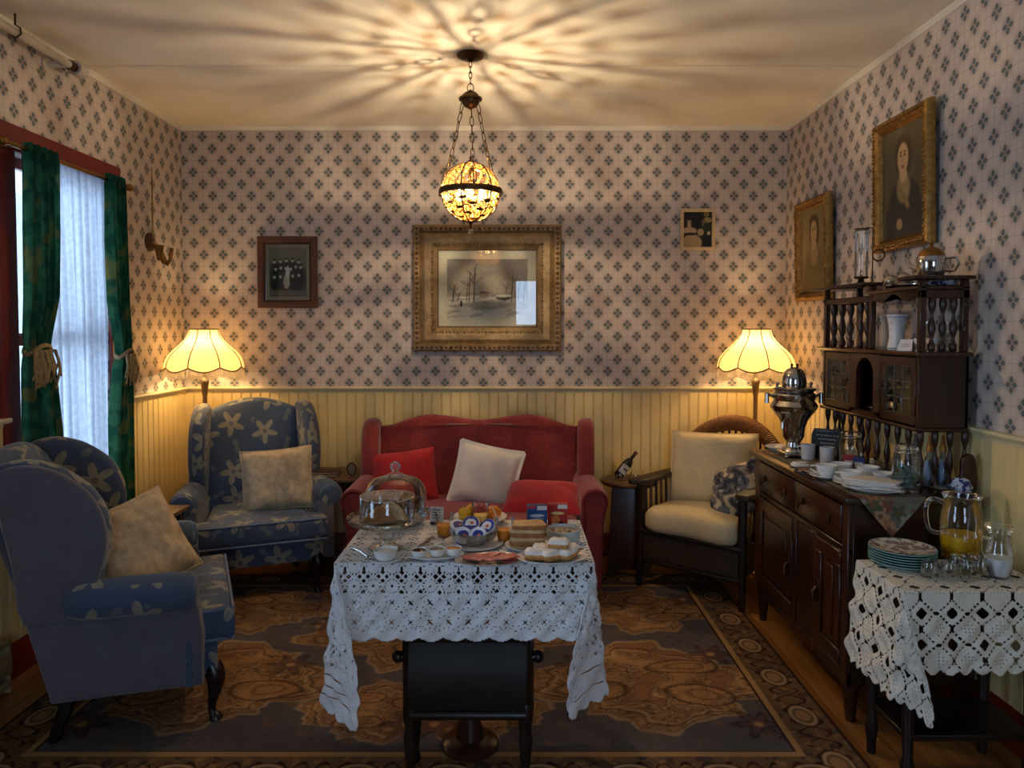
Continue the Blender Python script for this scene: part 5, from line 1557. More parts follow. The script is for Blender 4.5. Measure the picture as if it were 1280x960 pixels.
# tea caddy jars
def jar(label, x, y, r, h, fill):
    root = thing('glass_jar', label, 'jar', (x, y, CZ))
    M().lathe([(0, 0), (r * 0.9, 0), (r, 0.008), (r, h * 0.62), (r * 0.92, h * 0.74), (r * 0.78, h * 0.80), (r * 0.78, h * 0.86)], 28).build('jar_body', m_glass, root)
    M().lathe([(r * 0.84, h * 0.85), (r * 0.88, h * 0.87), (r * 0.88, h * 0.93), (r * 0.80, h * 0.97), (r * 0.5, h), (0, h)], 28).build('lid', m_glass, root)
    M().tube([(r * 0.82 * math.cos(a), r * 0.82 * math.sin(a), h * 0.83) for a in np.linspace(0, 2 * PI, 25)[:-1]], 0.002, 5, True).build('wire_clip', m_silver, root)
    rr = random.Random(int(y * 100))
    m = M()
    for k in range(26):
        a, q = rr.uniform(0, 6.28), rr.uniform(0, r * 0.68)
        m.box(-0.018, 0.018, -0.014, 0.014, -0.002, 0.002, mat=T(q * math.cos(a), q * math.sin(a), 0.016 + rr.uniform(0, h * 0.42), rr.uniform(-1, 1), rr.uniform(-1, 1), a))
    tag(m.build('tea_bags', fill, root, smooth=False), kind='stuff')
m_tb1 = plain('kraft_tea_sachets', s2l((170, 150, 116)), 0.8, var=0.3, scale=50); m_tb2 = plain('green_tea_sachets', s2l((92, 116, 110)), 0.8, var=0.3, scale=50)
jar('clip-top glass jar of tea bags behind the tea boxes', 1.462, 3.09, 0.046, 0.165, m_tb1)
jar('clip-top glass jar of green sachets nearest the hutch end spindles', 1.462, 2.655, 0.047, 0.18, m_tb2)
for x, y, col, lab in ((1.425, 3.025, (150, 28, 36), 'red tea box in front of the glass jar'), (1.447, 2.985, (28, 44, 96), 'blue tea box in front of the glass jar')):
    r_ = thing('tea_box', lab, 'box', (x, y, CZ), math.radians(-30))
    M().box(-0.022, 0.022, -0.014, 0.014, 0, 0.072, 0.0015, 1).build('carton', plain('carton_' + lab.split()[0], s2l(col), 0.45), r_)
    M().box(-0.016, 0.016, -0.0148, -0.0138, 0.02, 0.052).build('label_panel', plain('label_pale', s2l((206, 196, 184)), 0.5), r_)
x, y = 1.478, 2.925; r_ = thing('spice_shaker', 'small glass shaker between the two glass jars', 'shaker', (x, y, CZ))
M().lathe([(0, 0), (0.018, 0), (0.02, 0.01), (0.015, 0.045), (0.017, 0.06)], 18).build('shaker_body', m_glass, r_); M().lathe([(0.018, 0.058), (0.018, 0.072), (0.01, 0.08), (0, 0.082)], 18).build('cap', m_silver, r_); M().lathe([(0, 0.004), (0.014, 0.005), (0.012, 0.04), (0, 0.041)], 14).build('salt', m_porc, r_)
# napkins on a plate
x, y = 1.345, 2.668
r_ = thing('napkin_plate', 'white oval plate at the front edge of the sideboard', 'plate', (x, y, CZ), -0.6)
m = M(); plate_mesh(m, 0.085, 0.014); m.v = [(a * 1.25, b_ * 0.85, c_) for a, b_, c_ in m.v]; m.build('plate', m_porc, r_)
rr = random.Random(5)
for k in range(5):
    m = M(); m.puff([(-0.085 + rr.uniform(-0.01, 0.01), -0.05), (0.085, -0.055 + rr.uniform(-0.008, 0.008)), (0.09, 0.05), (-0.08, 0.055)], 0.006, 0.0025, T(0, 0, 0, rz=rr.uniform(-0.3, 0.3)))
    o = m.build('paper_napkin', m_white); o.location = (x + rr.uniform(-0.008, 0.008), y, CZ + 0.017 + k * 0.0065); o.rotation_euler = (0, 0, -0.6)
    tag(o, 'folded white paper napkin in the pile on the sideboard plate', 'napkin', 'pile of paper napkins')
# sauce bottles by the near end of the hutch
m_amber = plain('amber_nozzle', s2l((206, 140, 44)), 0.4); m_bot = thin_glass('pale_blue_bottle_glass', (0.80, 0.88, 0.95), 1.4)
for i, (bx, by, lab) in enumerate(((1.575, 2.80, 'glass syrup bottle with grey stopper, farthest of the three behind the spindles'), (1.60, 2.745, 'glass syrup bottle with amber spout, middle of the three behind the spindles'), (1.655, 2.75, 'glass syrup bottle with amber spout, nearest the wall'))):
    r_ = thing('syrup_bottle', lab, 'bottle', (bx, by, SZ))
    M().lathe([(0, 0), (0.022, 0), (0.024, 0.008), (0.024, 0.08), (0.016, 0.11), (0.009, 0.125), (0.009, 0.14)], 20).build('bottle_body', m_bot, r_)
    M().lathe([(0, 0.004), (0.021, 0.006), (0.021, 0.078), (0.014, 0.105), (0, 0.108)], 18).build('syrup', plain('milky_syrup', s2l((190, 200, 212)), 0.4), r_)
    M().lathe([(0, 0.136), (0.013, 0.138), (0.012, 0.155), (0.006, 0.175), (0.004, 0.20), (0, 0.202)], 14).build('spout', m_amber if i else plain('grey_stopper', s2l((120, 116, 110)), 0.5), r_)
# blue and white sugar pot, small glass dish
x, y = 1.60, 2.622
r_ = thing('sugar_pot', 'blue and white lidded porcelain pot on the near end of the sideboard', 'pot', (1.655, 2.615 + 0.02, SZ))
m_bw, nt, b = newmat('blue_white_delft')
nt.links.new(mixc(nt, noise(nt, coord(nt), 60, 2).step(0.45, 0.55), s2l((44, 58, 110)), s2l((190, 198, 214))), b.inputs['Base Color']); b.inputs['Roughness'].default_value = 0.2
M().lathe([(0, 0), (0.022, 0), (0.034, 0.012), (0.038, 0.028), (0.03, 0.042), (0.028, 0.044)], 24).build('pot_body', m_bw, r_)
M().lathe([(0.032, 0.043), (0.03, 0.05), (0.016, 0.062), (0.006, 0.067), (0.009, 0.076), (0, 0.08)], 24).build('lid', m_bw, r_)
for s in (-1, 1): M().tube([(s * 0.034, 0, 0.034), (s * 0.05, 0, 0.032), (s * 0.05, 0, 0.018), (s * 0.036, 0, 0.014)], 0.003, 6).build('handle', m_bw, r_)
r_ = thing('small_glass_dish', 'little clear glass dish beside the blue and white pot', 'dish', (1.575, 2.622, SZ))
M().lathe([(0, 0), (0.02, 0), (0.024, 0.006), (0.036, 0.026), (0.034, 0.027), (0.02, 0.008), (0, 0.006)], 22).build('dish', m_glass, r_)

# items on the hutch
def vase(label, x, y, z, h, r, mat):
    root = thing('vase', label, 'vase', (x, y, z))
    M().lathe([(0, 0), (r * 0.85, 0), (r * 0.9, 0.006), (r * 0.72, h * 0.35), (r * 0.75, h * 0.6), (r * 0.9, h * 0.85), (r * 1.05, h), (r * 0.98, h), (r * 0.7, h * 0.6), (0, h * 0.1)], 26).build('vase_body', mat, root)
    for zz in (0.008, h * 0.93): M().tube([(r * (0.92 if zz < 0.1 else 1.0) * math.cos(a), r * (0.92 if zz < 0.1 else 1.0) * math.sin(a), zz) for a in np.linspace(0, 2 * PI, 25)[:-1]], 0.002, 5, True).build('rim_band', plain('pale_blue_band', s2l((150, 166, 190)), 0.3), root)
UZ = 1.372
vase('pale blue porcelain vase further back on the hutch shelf', 1.635, 3.12, UZ, 0.145, 0.038, plain('pale_blue_porcelain', s2l((170, 184, 204)), 0.25))
vase('white porcelain vase with small sprigs on the hutch shelf', 1.585, 2.965, UZ, 0.145, 0.040, m_decal)
r_ = thing('place_card', 'folded white card standing on the hutch shelf', 'card', (1.555, 2.835, UZ), math.radians(-70))
M().add([(-0.035, -0.015, 0), (0.035, -0.015, 0), (0.028, 0, 0.045), (-0.028, 0, 0.045), (-0.035, 0.015, 0), (0.035, 0.015, 0)], [(0, 1, 2, 3), (3, 2, 5, 4)]).build('card', plain('card_stock', s2l((216, 216, 220)), 0.8), r_, smooth=False)
m = M()
for zz in (0.018, 0.026): m.tube([(-0.02, -0.0155 + zz * 0.33, zz), (0.02, -0.0155 + zz * 0.33, zz)], 0.0008, 4)
m.build('printed_lines', plain('ink', s2l((60, 60, 70)), 0.8), r_)
for i, (gx, gy, lab) in enumerate(((1.60, 2.77, 'stemmed glass at the left inside the near end of the hutch gallery'), (1.635, 2.725, 'stemmed glass in the middle of the near end of the hutch gallery'), (1.665, 2.77, 'stemmed glass at the wall side of the near end of the hutch gallery'))):
    r_ = thing('sherry_glass', lab, 'glass', (gx, gy, UZ))
    M().lathe([(0, 0), (0.022, 0), (0.022, 0.002), (0.004, 0.008), (0.003, 0.05), (0.012, 0.062), (0.021, 0.085), (0.022, 0.115)], 18).build('goblet', m_glass, r_)
for i, (gx, gy, lab) in enumerate(((1.562, 2.755, 'white egg cup inside the hutch gallery, leftmost'), (1.59, 2.725, 'white egg cup inside the hutch gallery, nearest the side spindles'))):
    r_ = thing('egg_cup', lab, 'egg cup', (gx, gy, UZ)); M().lathe([(0, 0), (0.016, 0), (0.016, 0.004), (0.006, 0.012), (0.007, 0.02), (0.02, 0.034), (0.023, 0.05), (0.02, 0.05), (0.01, 0.03), (0, 0.026)], 18).build('cup', m_porc, r_)
r_ = thing('small_goblet', 'tiny etched glass goblet at the far section of the hutch shelf', 'glass', (1.55, 3.30, UZ)); M().lathe([(0, 0), (0.018, 0), (0.018, 0.002), (0.005, 0.01), (0.006, 0.03), (0.02, 0.045), (0.022, 0.085)], 18).build('goblet', m_glass, r_)
# inside the glazed cupboard and niche
for cy, h, col, lab in ((3.40, 0.10, (196, 170, 110), 'brass candlestick behind the far glazed door'), (3.30, 0.07, (150, 150, 140), 'pewter pot behind the far glazed door')):
    r_ = thing('cupboard_ornament', lab, 'ornament', (1.60, cy, 1.088)); M().lathe([(0, 0), (0.03, 0), (0.03, 0.006), (0.01, 0.015), (0.008, h * 0.6), (0.02, h * 0.8), (0.018, h), (0, h)], 18).build('ornament_body', plain('orn_' + str(col[0]), s2l(col), 0.3, 0.8), r_)
r_ = thing('silver_figurine', 'little silver boat-shaped ornament in the arched niche', 'ornament', (1.535, 3.06, 1.1085 - 0.0205)); M().lathe([(0, 0), (0.014, 0), (0.006, 0.02), (0.01, 0.03), (0.022, 0.036), (0.024, 0.042), (0, 0.040)], 14).build('figurine_body', m_silver, r_)
# on top of the hutch
TZ = 1.655
r_ = thing('glass_tube_lamp', 'tall glass cylinder lamp with ring handle on the hutch', 'lamp', (1.595, 3.30, TZ))
m = M(); m.lathe([(0, 0), (0.036, 0), (0.036, 0.006), (0.02, 0.012), (0.01, 0.03), (0.03, 0.034), (0.032, 0.042), (0, 0.044)], 22); m.build('base', m_bronze, r_)
M().lathe([(0.027, 0.042), (0.029, 0.05), (0.029, 0.25), (0.027, 0.258)], 24).build('glass_cylinder', m_glass, r_)
M().tube([(0.029 * math.cos(a), 0.029 * math.sin(a), 0.258) for a in np.linspace(0, 2 * PI, 25)[:-1]], 0.003, 6, True).build('top_ring', m_bronze, r_)
m = M(); m.tube([(0.025, -0.025, 0.01), (0.034, -0.034, 0.02), (0.034, -0.034, 0.26), (0.02, -0.02, 0.262)], 0.003, 6); m.build('side_strut', m_bronze, r_)
m = M(); m.tube([(0.052 + 0.018 * math.cos(a) - 0.0, -0.052 - 0.018 * math.cos(a), 0.135 + 0.025 * math.sin(a)) for a in np.linspace(0, 2 * PI, 21)[:-1]], 0.004, 6, True); m.build('ring_handle', m_bronze, r_)
M().tube([(0, 0, 0.044), (0, 0, 0.075)], 0.007, 8).build('wick_tube', m_brass, r_)
tz = 1.62
r_ = thing('silver_tray', 'oval silver tray on the middle top shelf of the hutch', 'tray', (1.60, 2.91, tz))
m = M(); plate_mesh(m, 0.085, 0.012); m.v = [(a * 0.95, b_ * 1.6, c_) for a, b_, c_ in m.v]; m.build('tray', m_silver, r_)
for i, (dx, dy, lab) in enumerate(((-0.01, 0.09, 'small silver pot at the far end of the silver tray'), (0.01, 0.03, 'round silver pot second from the far end of the silver tray'), (-0.02, -0.03, 'silver creamer in the middle of the silver tray'), (0.01, -0.09, 'silver pot at the near end of the silver tray'))):
    r_ = thing('silver_pot', lab, 'pot', (1.585 + dx, 2.91 + dy, tz + 0.005)); s = (1.1, 1.25, 1.05, 1.2)[i]
    M().lathe([(0, 0), (0.018 * s, 0), (0.02 * s, 0.005), (0.030 * s, 0.02), (0.031 * s, 0.032), (0.022 * s, 0.045), (0.02 * s, 0.05), (0.012 * s, 0.054), (0, 0.056)], 20).build('pot_body', m_silver, r_)
    M().sphere((0, 0, 0.058), 0.005, 8, 6).build('lid_knob', m_silver, r_)
    M().tube([(0, -0.028 * s, 0.038), (0, -0.05 * s, 0.036), (0, -0.048 * s, 0.016), (0, -0.03 * s, 0.014)], 0.003, 6).build('handle', m_silver, r_)
r_ = thing('silver_teapot', 'silver teapot with domed lid on the near cap of the hutch', 'teapot', (1.575, 2.715, TZ), -0.9)
M().lathe([(0, 0), (0.04, 0), (0.044, 0.006), (0.052, 0.03), (0.054, 0.06), (0.05, 0.074), (0.046, 0.076)], 28).build('pot_body', m_silver, r_)
M().lathe([(0.047, 0.076), (0.042, 0.09), (0.028, 0.104), (0.008, 0.112), (0.005, 0.118), (0.009, 0.126), (0.004, 0.135), (0, 0.136)], 24).build('lid', m_brass, r_)
M().tube([(0.05, 0, 0.065), (0.085, 0, 0.066), (0.095, 0, 0.04), (0.08, 0, 0.018), (0.05, 0, 0.018)], 0.005, 8).build('handle', m_silver, r_)
M().tube([(-0.048, 0, 0.03), (-0.075, 0, 0.045), (-0.088, 0, 0.072)], [0.012, 0.009, 0.006], 10).build('spout', m_silver, r_)
r_ = thing('serving_bowl', 'blue and white bowl seen in the slot under the near hutch cap', 'bowl', (1.635, 2.75, 1.62))
M().lathe([(0, 0), (0.03, 0), (0.042, 0.005), (0.055, 0.018), (0.052, 0.018), (0.04, 0.007), (0, 0.004)], 24).build('bowl', m_bw, r_)

# ------------------------------------------------------------------ draped crochet cloths
def drape_cloth(name, x0, x1, y0, y1, z, ov, res, pattern, mat, label, fold, seed, ripple=0.008, flare=0.10, scal=0.012, scal_p=0.07):
    """cloth lying on a rectangular top; ov = overhang (left, right, front, back); fold = (inward, outward) share of the corner folds"""
    l, r, f, b = ov
    us = np.arange(x0 - l, x1 + r + res / 2, res); vs_ = np.arange(y0 - f, y1 + b + res / 2, res)
    U, V = np.meshgrid(us, vs_)
    a = np.maximum(0, x0 - U) + np.maximum(0, U - x1); sx = np.where(U < x0, -1.0, 1.0)
    c = np.maximum(0, y0 - V) + np.maximum(0, V - y1); sy = np.where(V < y0, -1.0, 1.0)
    X = np.clip(U, x0, x1); Y = np.clip(V, y0, y1); Z = np.full_like(U, z)
    rr = np.hypot(a, c); th = np.arctan2(c, a)              # 0 = side face, 90 deg = front face
    corner = (a > 0) & (c > 0)
    cs, sn = np.where(rr > 0, a / (rr + 1e-9), 0), np.where(rr > 0, c / (rr + 1e-9), 0)
    rip = ripple * np.sin((U + V * 0.6) * 55 + seed) * np.clip(rr / 0.1, 0, 1) + 0.5 * ripple * np.sin((U - V) * 90 + 2 * seed) * np.clip(rr / 0.1, 0, 1)
    outx = flare * rr * np.where(corner, cs ** 2, (a > 0)) ; outy = flare * rr * np.where(corner, sn ** 2, (c > 0))
    k = np.sin(2 * th) * corner
    fin, fout = fold
    dx = sx * (outx + rip * (a > 0) * (1 - 0.5 * k)) - sx * fin * rr * k
    dy = sy * (outy + rip * (c > 0) * (1 - 0.5 * k)) + sy * fout * rr * k
    h = np.minimum(np.hypot(dx, dy), rr * 0.95)
    drop = np.sqrt(np.maximum(rr ** 2 - h ** 2, 0))
    soft = 0.012
    drop = np.where(rr < soft * 2, rr ** 2 / (soft * 4) , drop - soft * 0.0)
    X = X + dx + sx * np.minimum(rr, 0.004) * (a > 0); Y = Y + dy + sy * np.minimum(rr, 0.004) * (c > 0); Z = Z - drop
    # scalloped hem + open pattern
    um, vm = (U[:-1, :-1] + U[1:, 1:]) / 2, (V[:-1, :-1] + V[1:, 1:]) / 2
    eu = np.minimum(um - us[0], us[-1] - um); ev = np.minimum(vm - vs_[0], vs_[-1] - vm)
    keep = (eu > scal * (1 - np.abs(np.sin(vm / scal_p * PI)))) & (ev > scal * (1 - np.abs(np.sin(um / scal_p * PI))))
    keep &= ~pattern(um, vm, np.minimum(eu, ev))
    # round off the four corner tips
    cr_ = np.hypot(np.maximum(0, 0.06 - eu), np.maximum(0, 0.06 - ev)); keep &= cr_ < 0.06
    o = grid_mesh(name, np.stack([X, Y, Z], -1), keep, None, mat)
    sol = o.modifiers.new('thread_thickness', 'SOLIDIFY'); sol.thickness = 0.0012; sol.offset = 1
    return tag(o, label, 'tablecloth')

TZ0 = 0.74
ax0, ay0 = spot(420, 704, TZ0); ax1, _ = spot(741, 704, TZ0); _, ay1 = spot(600, 651, TZ0)
BT = (ax0, ax1, ay0, ay1)
bcx, bcy = (ax0 + ax1) / 2, (ay0 + ay1) / 2
bt = thing('breakfast_table', 'small wooden table under the white lace cloth in front of the sofa', 'table', (bcx, bcy, 0.010))
M().box(ax0 - bcx, ax1 - bcx, ay0 - bcy, ay1 - bcy, TZ0 - 0.028 - 0.010, TZ0 - 0.010, 0.004, 1).build('table_top', m_dark, bt)
hx, hy = (ax1 - ax0) / 2 - 0.06, (ay1 - ay0) / 2 - 0.05
pz = TZ0 - 0.010
M().lathe([(0, 0), (0.10, 0), (0.10, 0.012), (0.09, 0.022), (0.05, 0.032), (0.045, 0.06), (0.034, 0.10), (0.028, 0.2), (0.04, 0.32), (0.044, 0.38), (0.03, 0.45), (0.026, 0.6), (0.05, pz - 0.06), (0.09, pz - 0.028), (0, pz - 0.028)], 20, (0, 0.03, 0)).build('pedestal', m_dark, bt)
for sy in (-1, 1): M().box(-hx, hx, sy * hy - 0.01, sy * hy + 0.01, pz - 0.08, pz - 0.027).build('apron', m_dark, bt)
for sx in (-1, 1): M().box(sx * hx - 0.01, sx * hx + 0.01, -hy, hy, pz - 0.08, pz - 0.027).build('apron', m_dark, bt)

def lace_pattern(u, v, e):
    p = 0.058
    a, b = np.mod(u - ax0, p) / p - 0.5, np.mod(v - ay0 + 0.012, p) / p - 0.5     # 0 = where four discs meet
    open_ = np.zeros_like(u, bool)
    for ox, oy in ((0.21, 0), (-0.21, 0), (0, 0.21), (0, -0.21)):
        open_ |= (np.abs(a - ox) + np.abs(b - oy)) < 0.135
    a2, b2 = np.mod(a + 1.0, 1.0) - 0.5, np.mod(b + 1.0, 1.0) - 0.5               # centre of a disc
    r = np.hypot(a2, b2); th = np.arctan2(b2, a2)
    open_ |= (r > 0.33) & (r < 0.42) & (np.cos(14 * th) > 0.55)
    open_ |= (r < 0.06)
    inner = e > 0.145
    # finer band of small rosettes towards the hem
    q = 0.058
    c, d = np.mod(u - ax0, q) / q - 0.5, np.mod(e, q) / q - 0.5
    r2 = np.hypot(c, d); t2 = np.arctan2(d, c)
    band = ((r2 > 0.27) & (r2 < 0.33) & (np.cos(12 * t2) > 0.72)) | (r2 < 0.05) | ((r2 > 0.52) & (np.cos(16 * t2) > 0.75))
    return np.where(inner, open_, band & (e > 0.03))
m_lacecloth = plain('white_crochet_cotton', s2l((220, 218, 216)), 0.9, var=0.05, scale=90, bmp=0.5, bscale=350)
m_lacecloth2 = plain('ivory_crochet_cotton', s2l((220, 214, 198)), 0.9, var=0.05, scale=90, bmp=0.5, bscale=300)
drape_cloth('lace_tablecloth', ax0, ax1, ay0, ay1, TZ0 + 0.002, (0.46, 0.42, 0.235, 0.20), 0.0036, lace_pattern, m_lacecloth, 'white crocheted lace cloth draped over the breakfast table', (0.30, 0.16), 1.0, ripple=0.004)

# low dark bench under the table
ob = thing('leather_bench', 'low dark wooden bench with curved leather end tucked under the breakfast table', 'bench', ((ax0 + ax1) / 2 + 0.005, 2.27, 0.010))
m_leather = plain('black_leather', s2l((30, 24, 20)), 0.62, var=0.3, scale=9, bmp=0.2)
hw = 0.185
for s in (-1, 1):
    M().lathe([(0, 0), (0.016, 0), (0.020, 0.02), (0.013, 0.04), (0.018, 0.08), (0.023, 0.13), (0.017, 0.17), (0.024, 0.2), (0.024, 0.24), (0.02, 0.25), (0.024, 0.26), (0.026, 0.44), (0.02, 0.47), (0.028, 0.49), (0.02, 0.51), (0, 0.52)], 14, (s * hw, 0, 0)).build('post', m_black_wood, ob)
    M().lathe([(0, 0), (0.016, 0), (0.020, 0.02), (0.013, 0.04), (0.018, 0.08), (0.023, 0.13), (0.02, 0.24), (0, 0.25)], 14, (s * hw, 0.095, 0)).build('leg', m_black_wood, ob)
    m = M(); m.tube([(s * 0.18, 0, 0.40), (s * 0.218, 0, 0.40)], 0.016, 12); m.sphere((s * 0.224, 0, 0.40), 0.02, 12, 8); m.build('side_knob', m_black_wood, ob)
    o_ = smooth_loop([(0.0, 0.22), (0.03, 0.25), (0.035, 0.34), (0.02, 0.43), (0.0, 0.45), (0.012, 0.34)], 3)
    M().puff(o_, 0.02, 0.004, T(s * 0.202, 0.01, 0) @ Matrix(((0, 0, 1, 0), (1, 0, 0, 0), (0, 1, 0, 0), (0, 0, 0, 1)))).build('scroll_side', m_black_wood, ob)
    M().box(s * hw - 0.014, s * hw + 0.014, 0.0, 0.095, 0.2, 0.24, 0.004, 1).build('side_rail', m_black_wood, ob)
v, f = [], []
n1_, n2_ = 14, 12
for j in range(n2_ + 1):
    for i in range(n1_ + 1):
        t = j / n2_; x = -hw + 2 * hw * i / n1_
        v.append((x, -0.018 - 0.035 * math.sin(PI * t) + 0.01 * math.sin(PI * i / n1_), 0.225 + 0.235 * t))
for j in range(n2_ + 1):
    for i in range(n1_ + 1):
        x_, y_, z_ = v[j * (n1_ + 1) + i]; v.append((x_, y_ + 0.03, z_))
K = (n1_ + 1) * (n2_ + 1)
for j in range(n2_):
    for i in range(n1_):
        a_ = j * (n1_ + 1) + i; q = (a_, a_ + 1, a_ + n1_ + 2, a_ + n1_ + 1); f += [q, tuple(K + t for t in q[::-1])]
M().add(v, f).build('leather_panel', m_leather, ob)
M().tube([(-hw, -0.01, 0.468), (hw, -0.01, 0.468)], 0.018, 12).build('top_rail', m_black_wood, ob)
M().tube([(-hw, -0.01, 0.215), (hw, -0.01, 0.215)], 0.016, 12).build('bottom_rail', m_black_wood, ob)
M().box(-hw, hw, 0.01, 0.11, 0.235, 0.27, 0.012, 2).build('seat', m_leather, ob)

# ------------------------------------------------------------------ breakfast on the table
BZ = TZ0 + 0.0045
def bs(px, py): return spot(px, py, BZ)
m_bread = plain('bread_crumb', s2l((196, 160, 112)), 0.9, var=0.2, scale=60, bmp=0.5); m_crust = plain('bread_crust', s2l((150, 98, 50)), 0.8, var=0.2, scale=40, bmp=0.4)
m_juice = plain('orange_juice', s2l((236, 150, 20)), 0.25, var=0.04); m_ham = plain('sliced_ham', s2l((188, 104, 92)), 0.45, var=0.25, scale=60)
m_ham2 = plain('dark_ham', s2l((168, 70, 64)), 0.4, var=0.2, scale=60); m_sugar = plain('powdered_sugar', s2l((234, 226, 214)), 0.95, var=0.08, scale=80, bmp=0.5)
m_pastry = plain('baked_pastry', s2l((190, 134, 72)), 0.8, var=0.25, scale=50)
# front cake stand with straight sided cover
x, y = bs(484, 686)
r_ = thing('cake_stand', 'footed glass cake stand at the front left of the breakfast table', 'cake stand', (x, y, BZ))
M().lathe([(0, 0.004), (0.05, 0.0), (0.055, 0.004), (0.03, 0.016), (0.022, 0.03), (0.026, 0.06), (0.045, 0.08), (0, 0.085)], 32).build('foot', m_glass, r_)
M().lathe([(0, 0.082), (0.05, 0.083), (0.10, 0.086), (0.122, 0.092), (0.128, 0.108), (0.122, 0.110), (0.115, 0.098), (0.09, 0.092), (0, 0.090)], 44, lobes=22, amp=0.012).build('stand_plate', m_glass, r_)
g_ = thing('glass_cover', 'straight-sided glass cover over the bread on the cake stand', 'glass cover', (x, y, BZ + 0.0925))
M().lathe([(0.088, 0), (0.088, 0.075), (0.084, 0.083), (0.06, 0.086), (0.02, 0.087), (0, 0.087)], 40).build('cover', m_glass, g_)
M().tube([(0.0865 * math.cos(a), 0.0865 * math.sin(a), 0.08) for a in np.linspace(0, 2 * PI, 41)[:-1]], 0.0025, 6, True).build('rim', m_glass, g_)
for i, (dx, dy, rz, tl) in enumerate(((-0.02, -0.02, 0.2, 0.0), (0.015, 0.01, -0.3, 0.15), (0.0, 0.045, 0.1, 0.1))):
    m = M(); m.puff([(-0.055, 0), (0.055, 0), (0.03, 0.035), (0.0, 0.052), (-0.025, 0.038)], 0.02, 0.004, T(0, 0, 0, rx=PI / 2 - tl))
    o = m.build('bread_wedge', m_bread if i else m_crust); o.location = (x + dx, y + dy, BZ + 0.094); o.rotation_euler = (0, 0, rz)
    tag(o, ('wedge of brown bread at the front under the straight glass cover', 'wedge of bread in the middle under the straight glass cover', 'wedge of bread at the back under the straight glass cover')[i], 'bread', 'bread under the glass cover')
# rear domed cake dish
x, y = bs(494, 655); y += 0.01
r_ = thing('cake_plate', 'glass cake plate behind the cake stand, under the knobbed dome', 'cake stand', (x, y, BZ))
M().lathe([(0, 0.0), (0.06, 0.0), (0.05, 0.02), (0.06, 0.03), (0.125, 0.036), (0.13, 0.045), (0.122, 0.046), (0.06, 0.038), (0, 0.036)], 40, lobes=20, amp=0.012).build('plate', m_glass, r_)
g_ = thing('glass_dome', 'round glass cake dome with ball knob on the breakfast table', 'glass dome', (x, y, BZ + 0.0385))
M().lathe([(0.112, 0), (0.113, 0.05), (0.110, 0.085), (0.098, 0.112), (0.075, 0.128), (0.045, 0.135), (0.0, 0.137)], 44).build('dome', m_glass, g_)
M().lathe([(0, 0.136), (0.028, 0.138), (0.030, 0.144), (0.014, 0.149), (0.010, 0.155), (0.017, 0.162), (0.020, 0.172), (0.017, 0.182), (0.008, 0.189), (0, 0.190)], 24).build('knob', m_glass, g_)
o = M().lathe([(0, 0), (0.08, 0), (0.085, 0.006), (0.085, 0.052), (0.078, 0.058), (0, 0.060)], 36).build('cake', plain('dark_fruit_cake', s2l((74, 46, 28)), 0.85, var=0.3, scale=60, bmp=0.5)); o.location = (x, y, BZ + 0.0385)
tag(o, 'dark round cake under the knobbed glass dome', 'cake')
# small card in a holder
x, y = bs(546, 654); r_ = thing('menu_card', 'small white printed card behind the fruit juices', 'card', (x, y - 0.01, BZ), -0.15)
M().box(-0.025, 0.025, -0.002, 0.002, 0.006, 0.062, mat=T(rx=-0.15)).build('card', plain('menu_card_stock', s2l((206, 200, 190)), 0.8), r_)
m = M()
for zz in (0.05, 0.04, 0.03, 0.02): m.box(-0.016, 0.014, -0.0032, -0.0018, zz, zz + 0.003, mat=T(rx=-0.15))
m.build('printed_lines', plain('ink', s2l((60, 60, 70)), 0.8), r_)
M().box(-0.022, 0.022, -0.01, 0.014, 0, 0.008, 0.002, 1).build('holder', m_dark, r_)
# fruit on a dish at the back edge
x, y = bs(600, 653); y -= 0.0
r_ = thing('fruit_dish', 'white fruit dish at the back edge of the breakfast table', 'dish', (x, y, BZ)); plate_mesh(M(), 0.10, 0.022).build('dish', m_porc, r_)
for i, (dx, dy, rad, col, nm, lab) in enumerate(((-0.055, 0.0, 0.026, (214, 168, 40), 'lemon', 'yellow lemon at the left of the fruit dish'), (-0.005, 0.01, 0.030, (150, 40, 30), 'apple', 'red apple in the middle of the fruit dish'), (0.05, 0.0, 0.029, (222, 126, 30), 'orange', 'orange at the right of the fruit dish'), (-0.03, 0.048, 0.027, (206, 150, 44), 'peach', 'golden peach behind the lemon on the fruit dish'), (0.03, 0.052, 0.027, (180, 60, 34), 'nectarine', 'red nectarine behind the orange on the fruit dish'))):
    f_ = thing(nm, lab, 'fruit', (x + dx, y + dy, BZ + 0.006), 0.4 * i)
    M().lathe([(0, 0.002), (rad * 0.5, 0.001), (rad * 0.9, rad * 0.55), (rad, rad), (rad * 0.88, rad * 1.5), (rad * 0.45, rad * 1.85), (0, rad * 1.78)], 18).build('flesh', plain('skin_' + nm, s2l(col), 0.4, var=0.15, scale=60), f_)
    M().tube([(0, 0, rad * 1.75), (0.002, 0, rad * 2.0)], 0.0015, 5).build('stem', m_dark, f_)
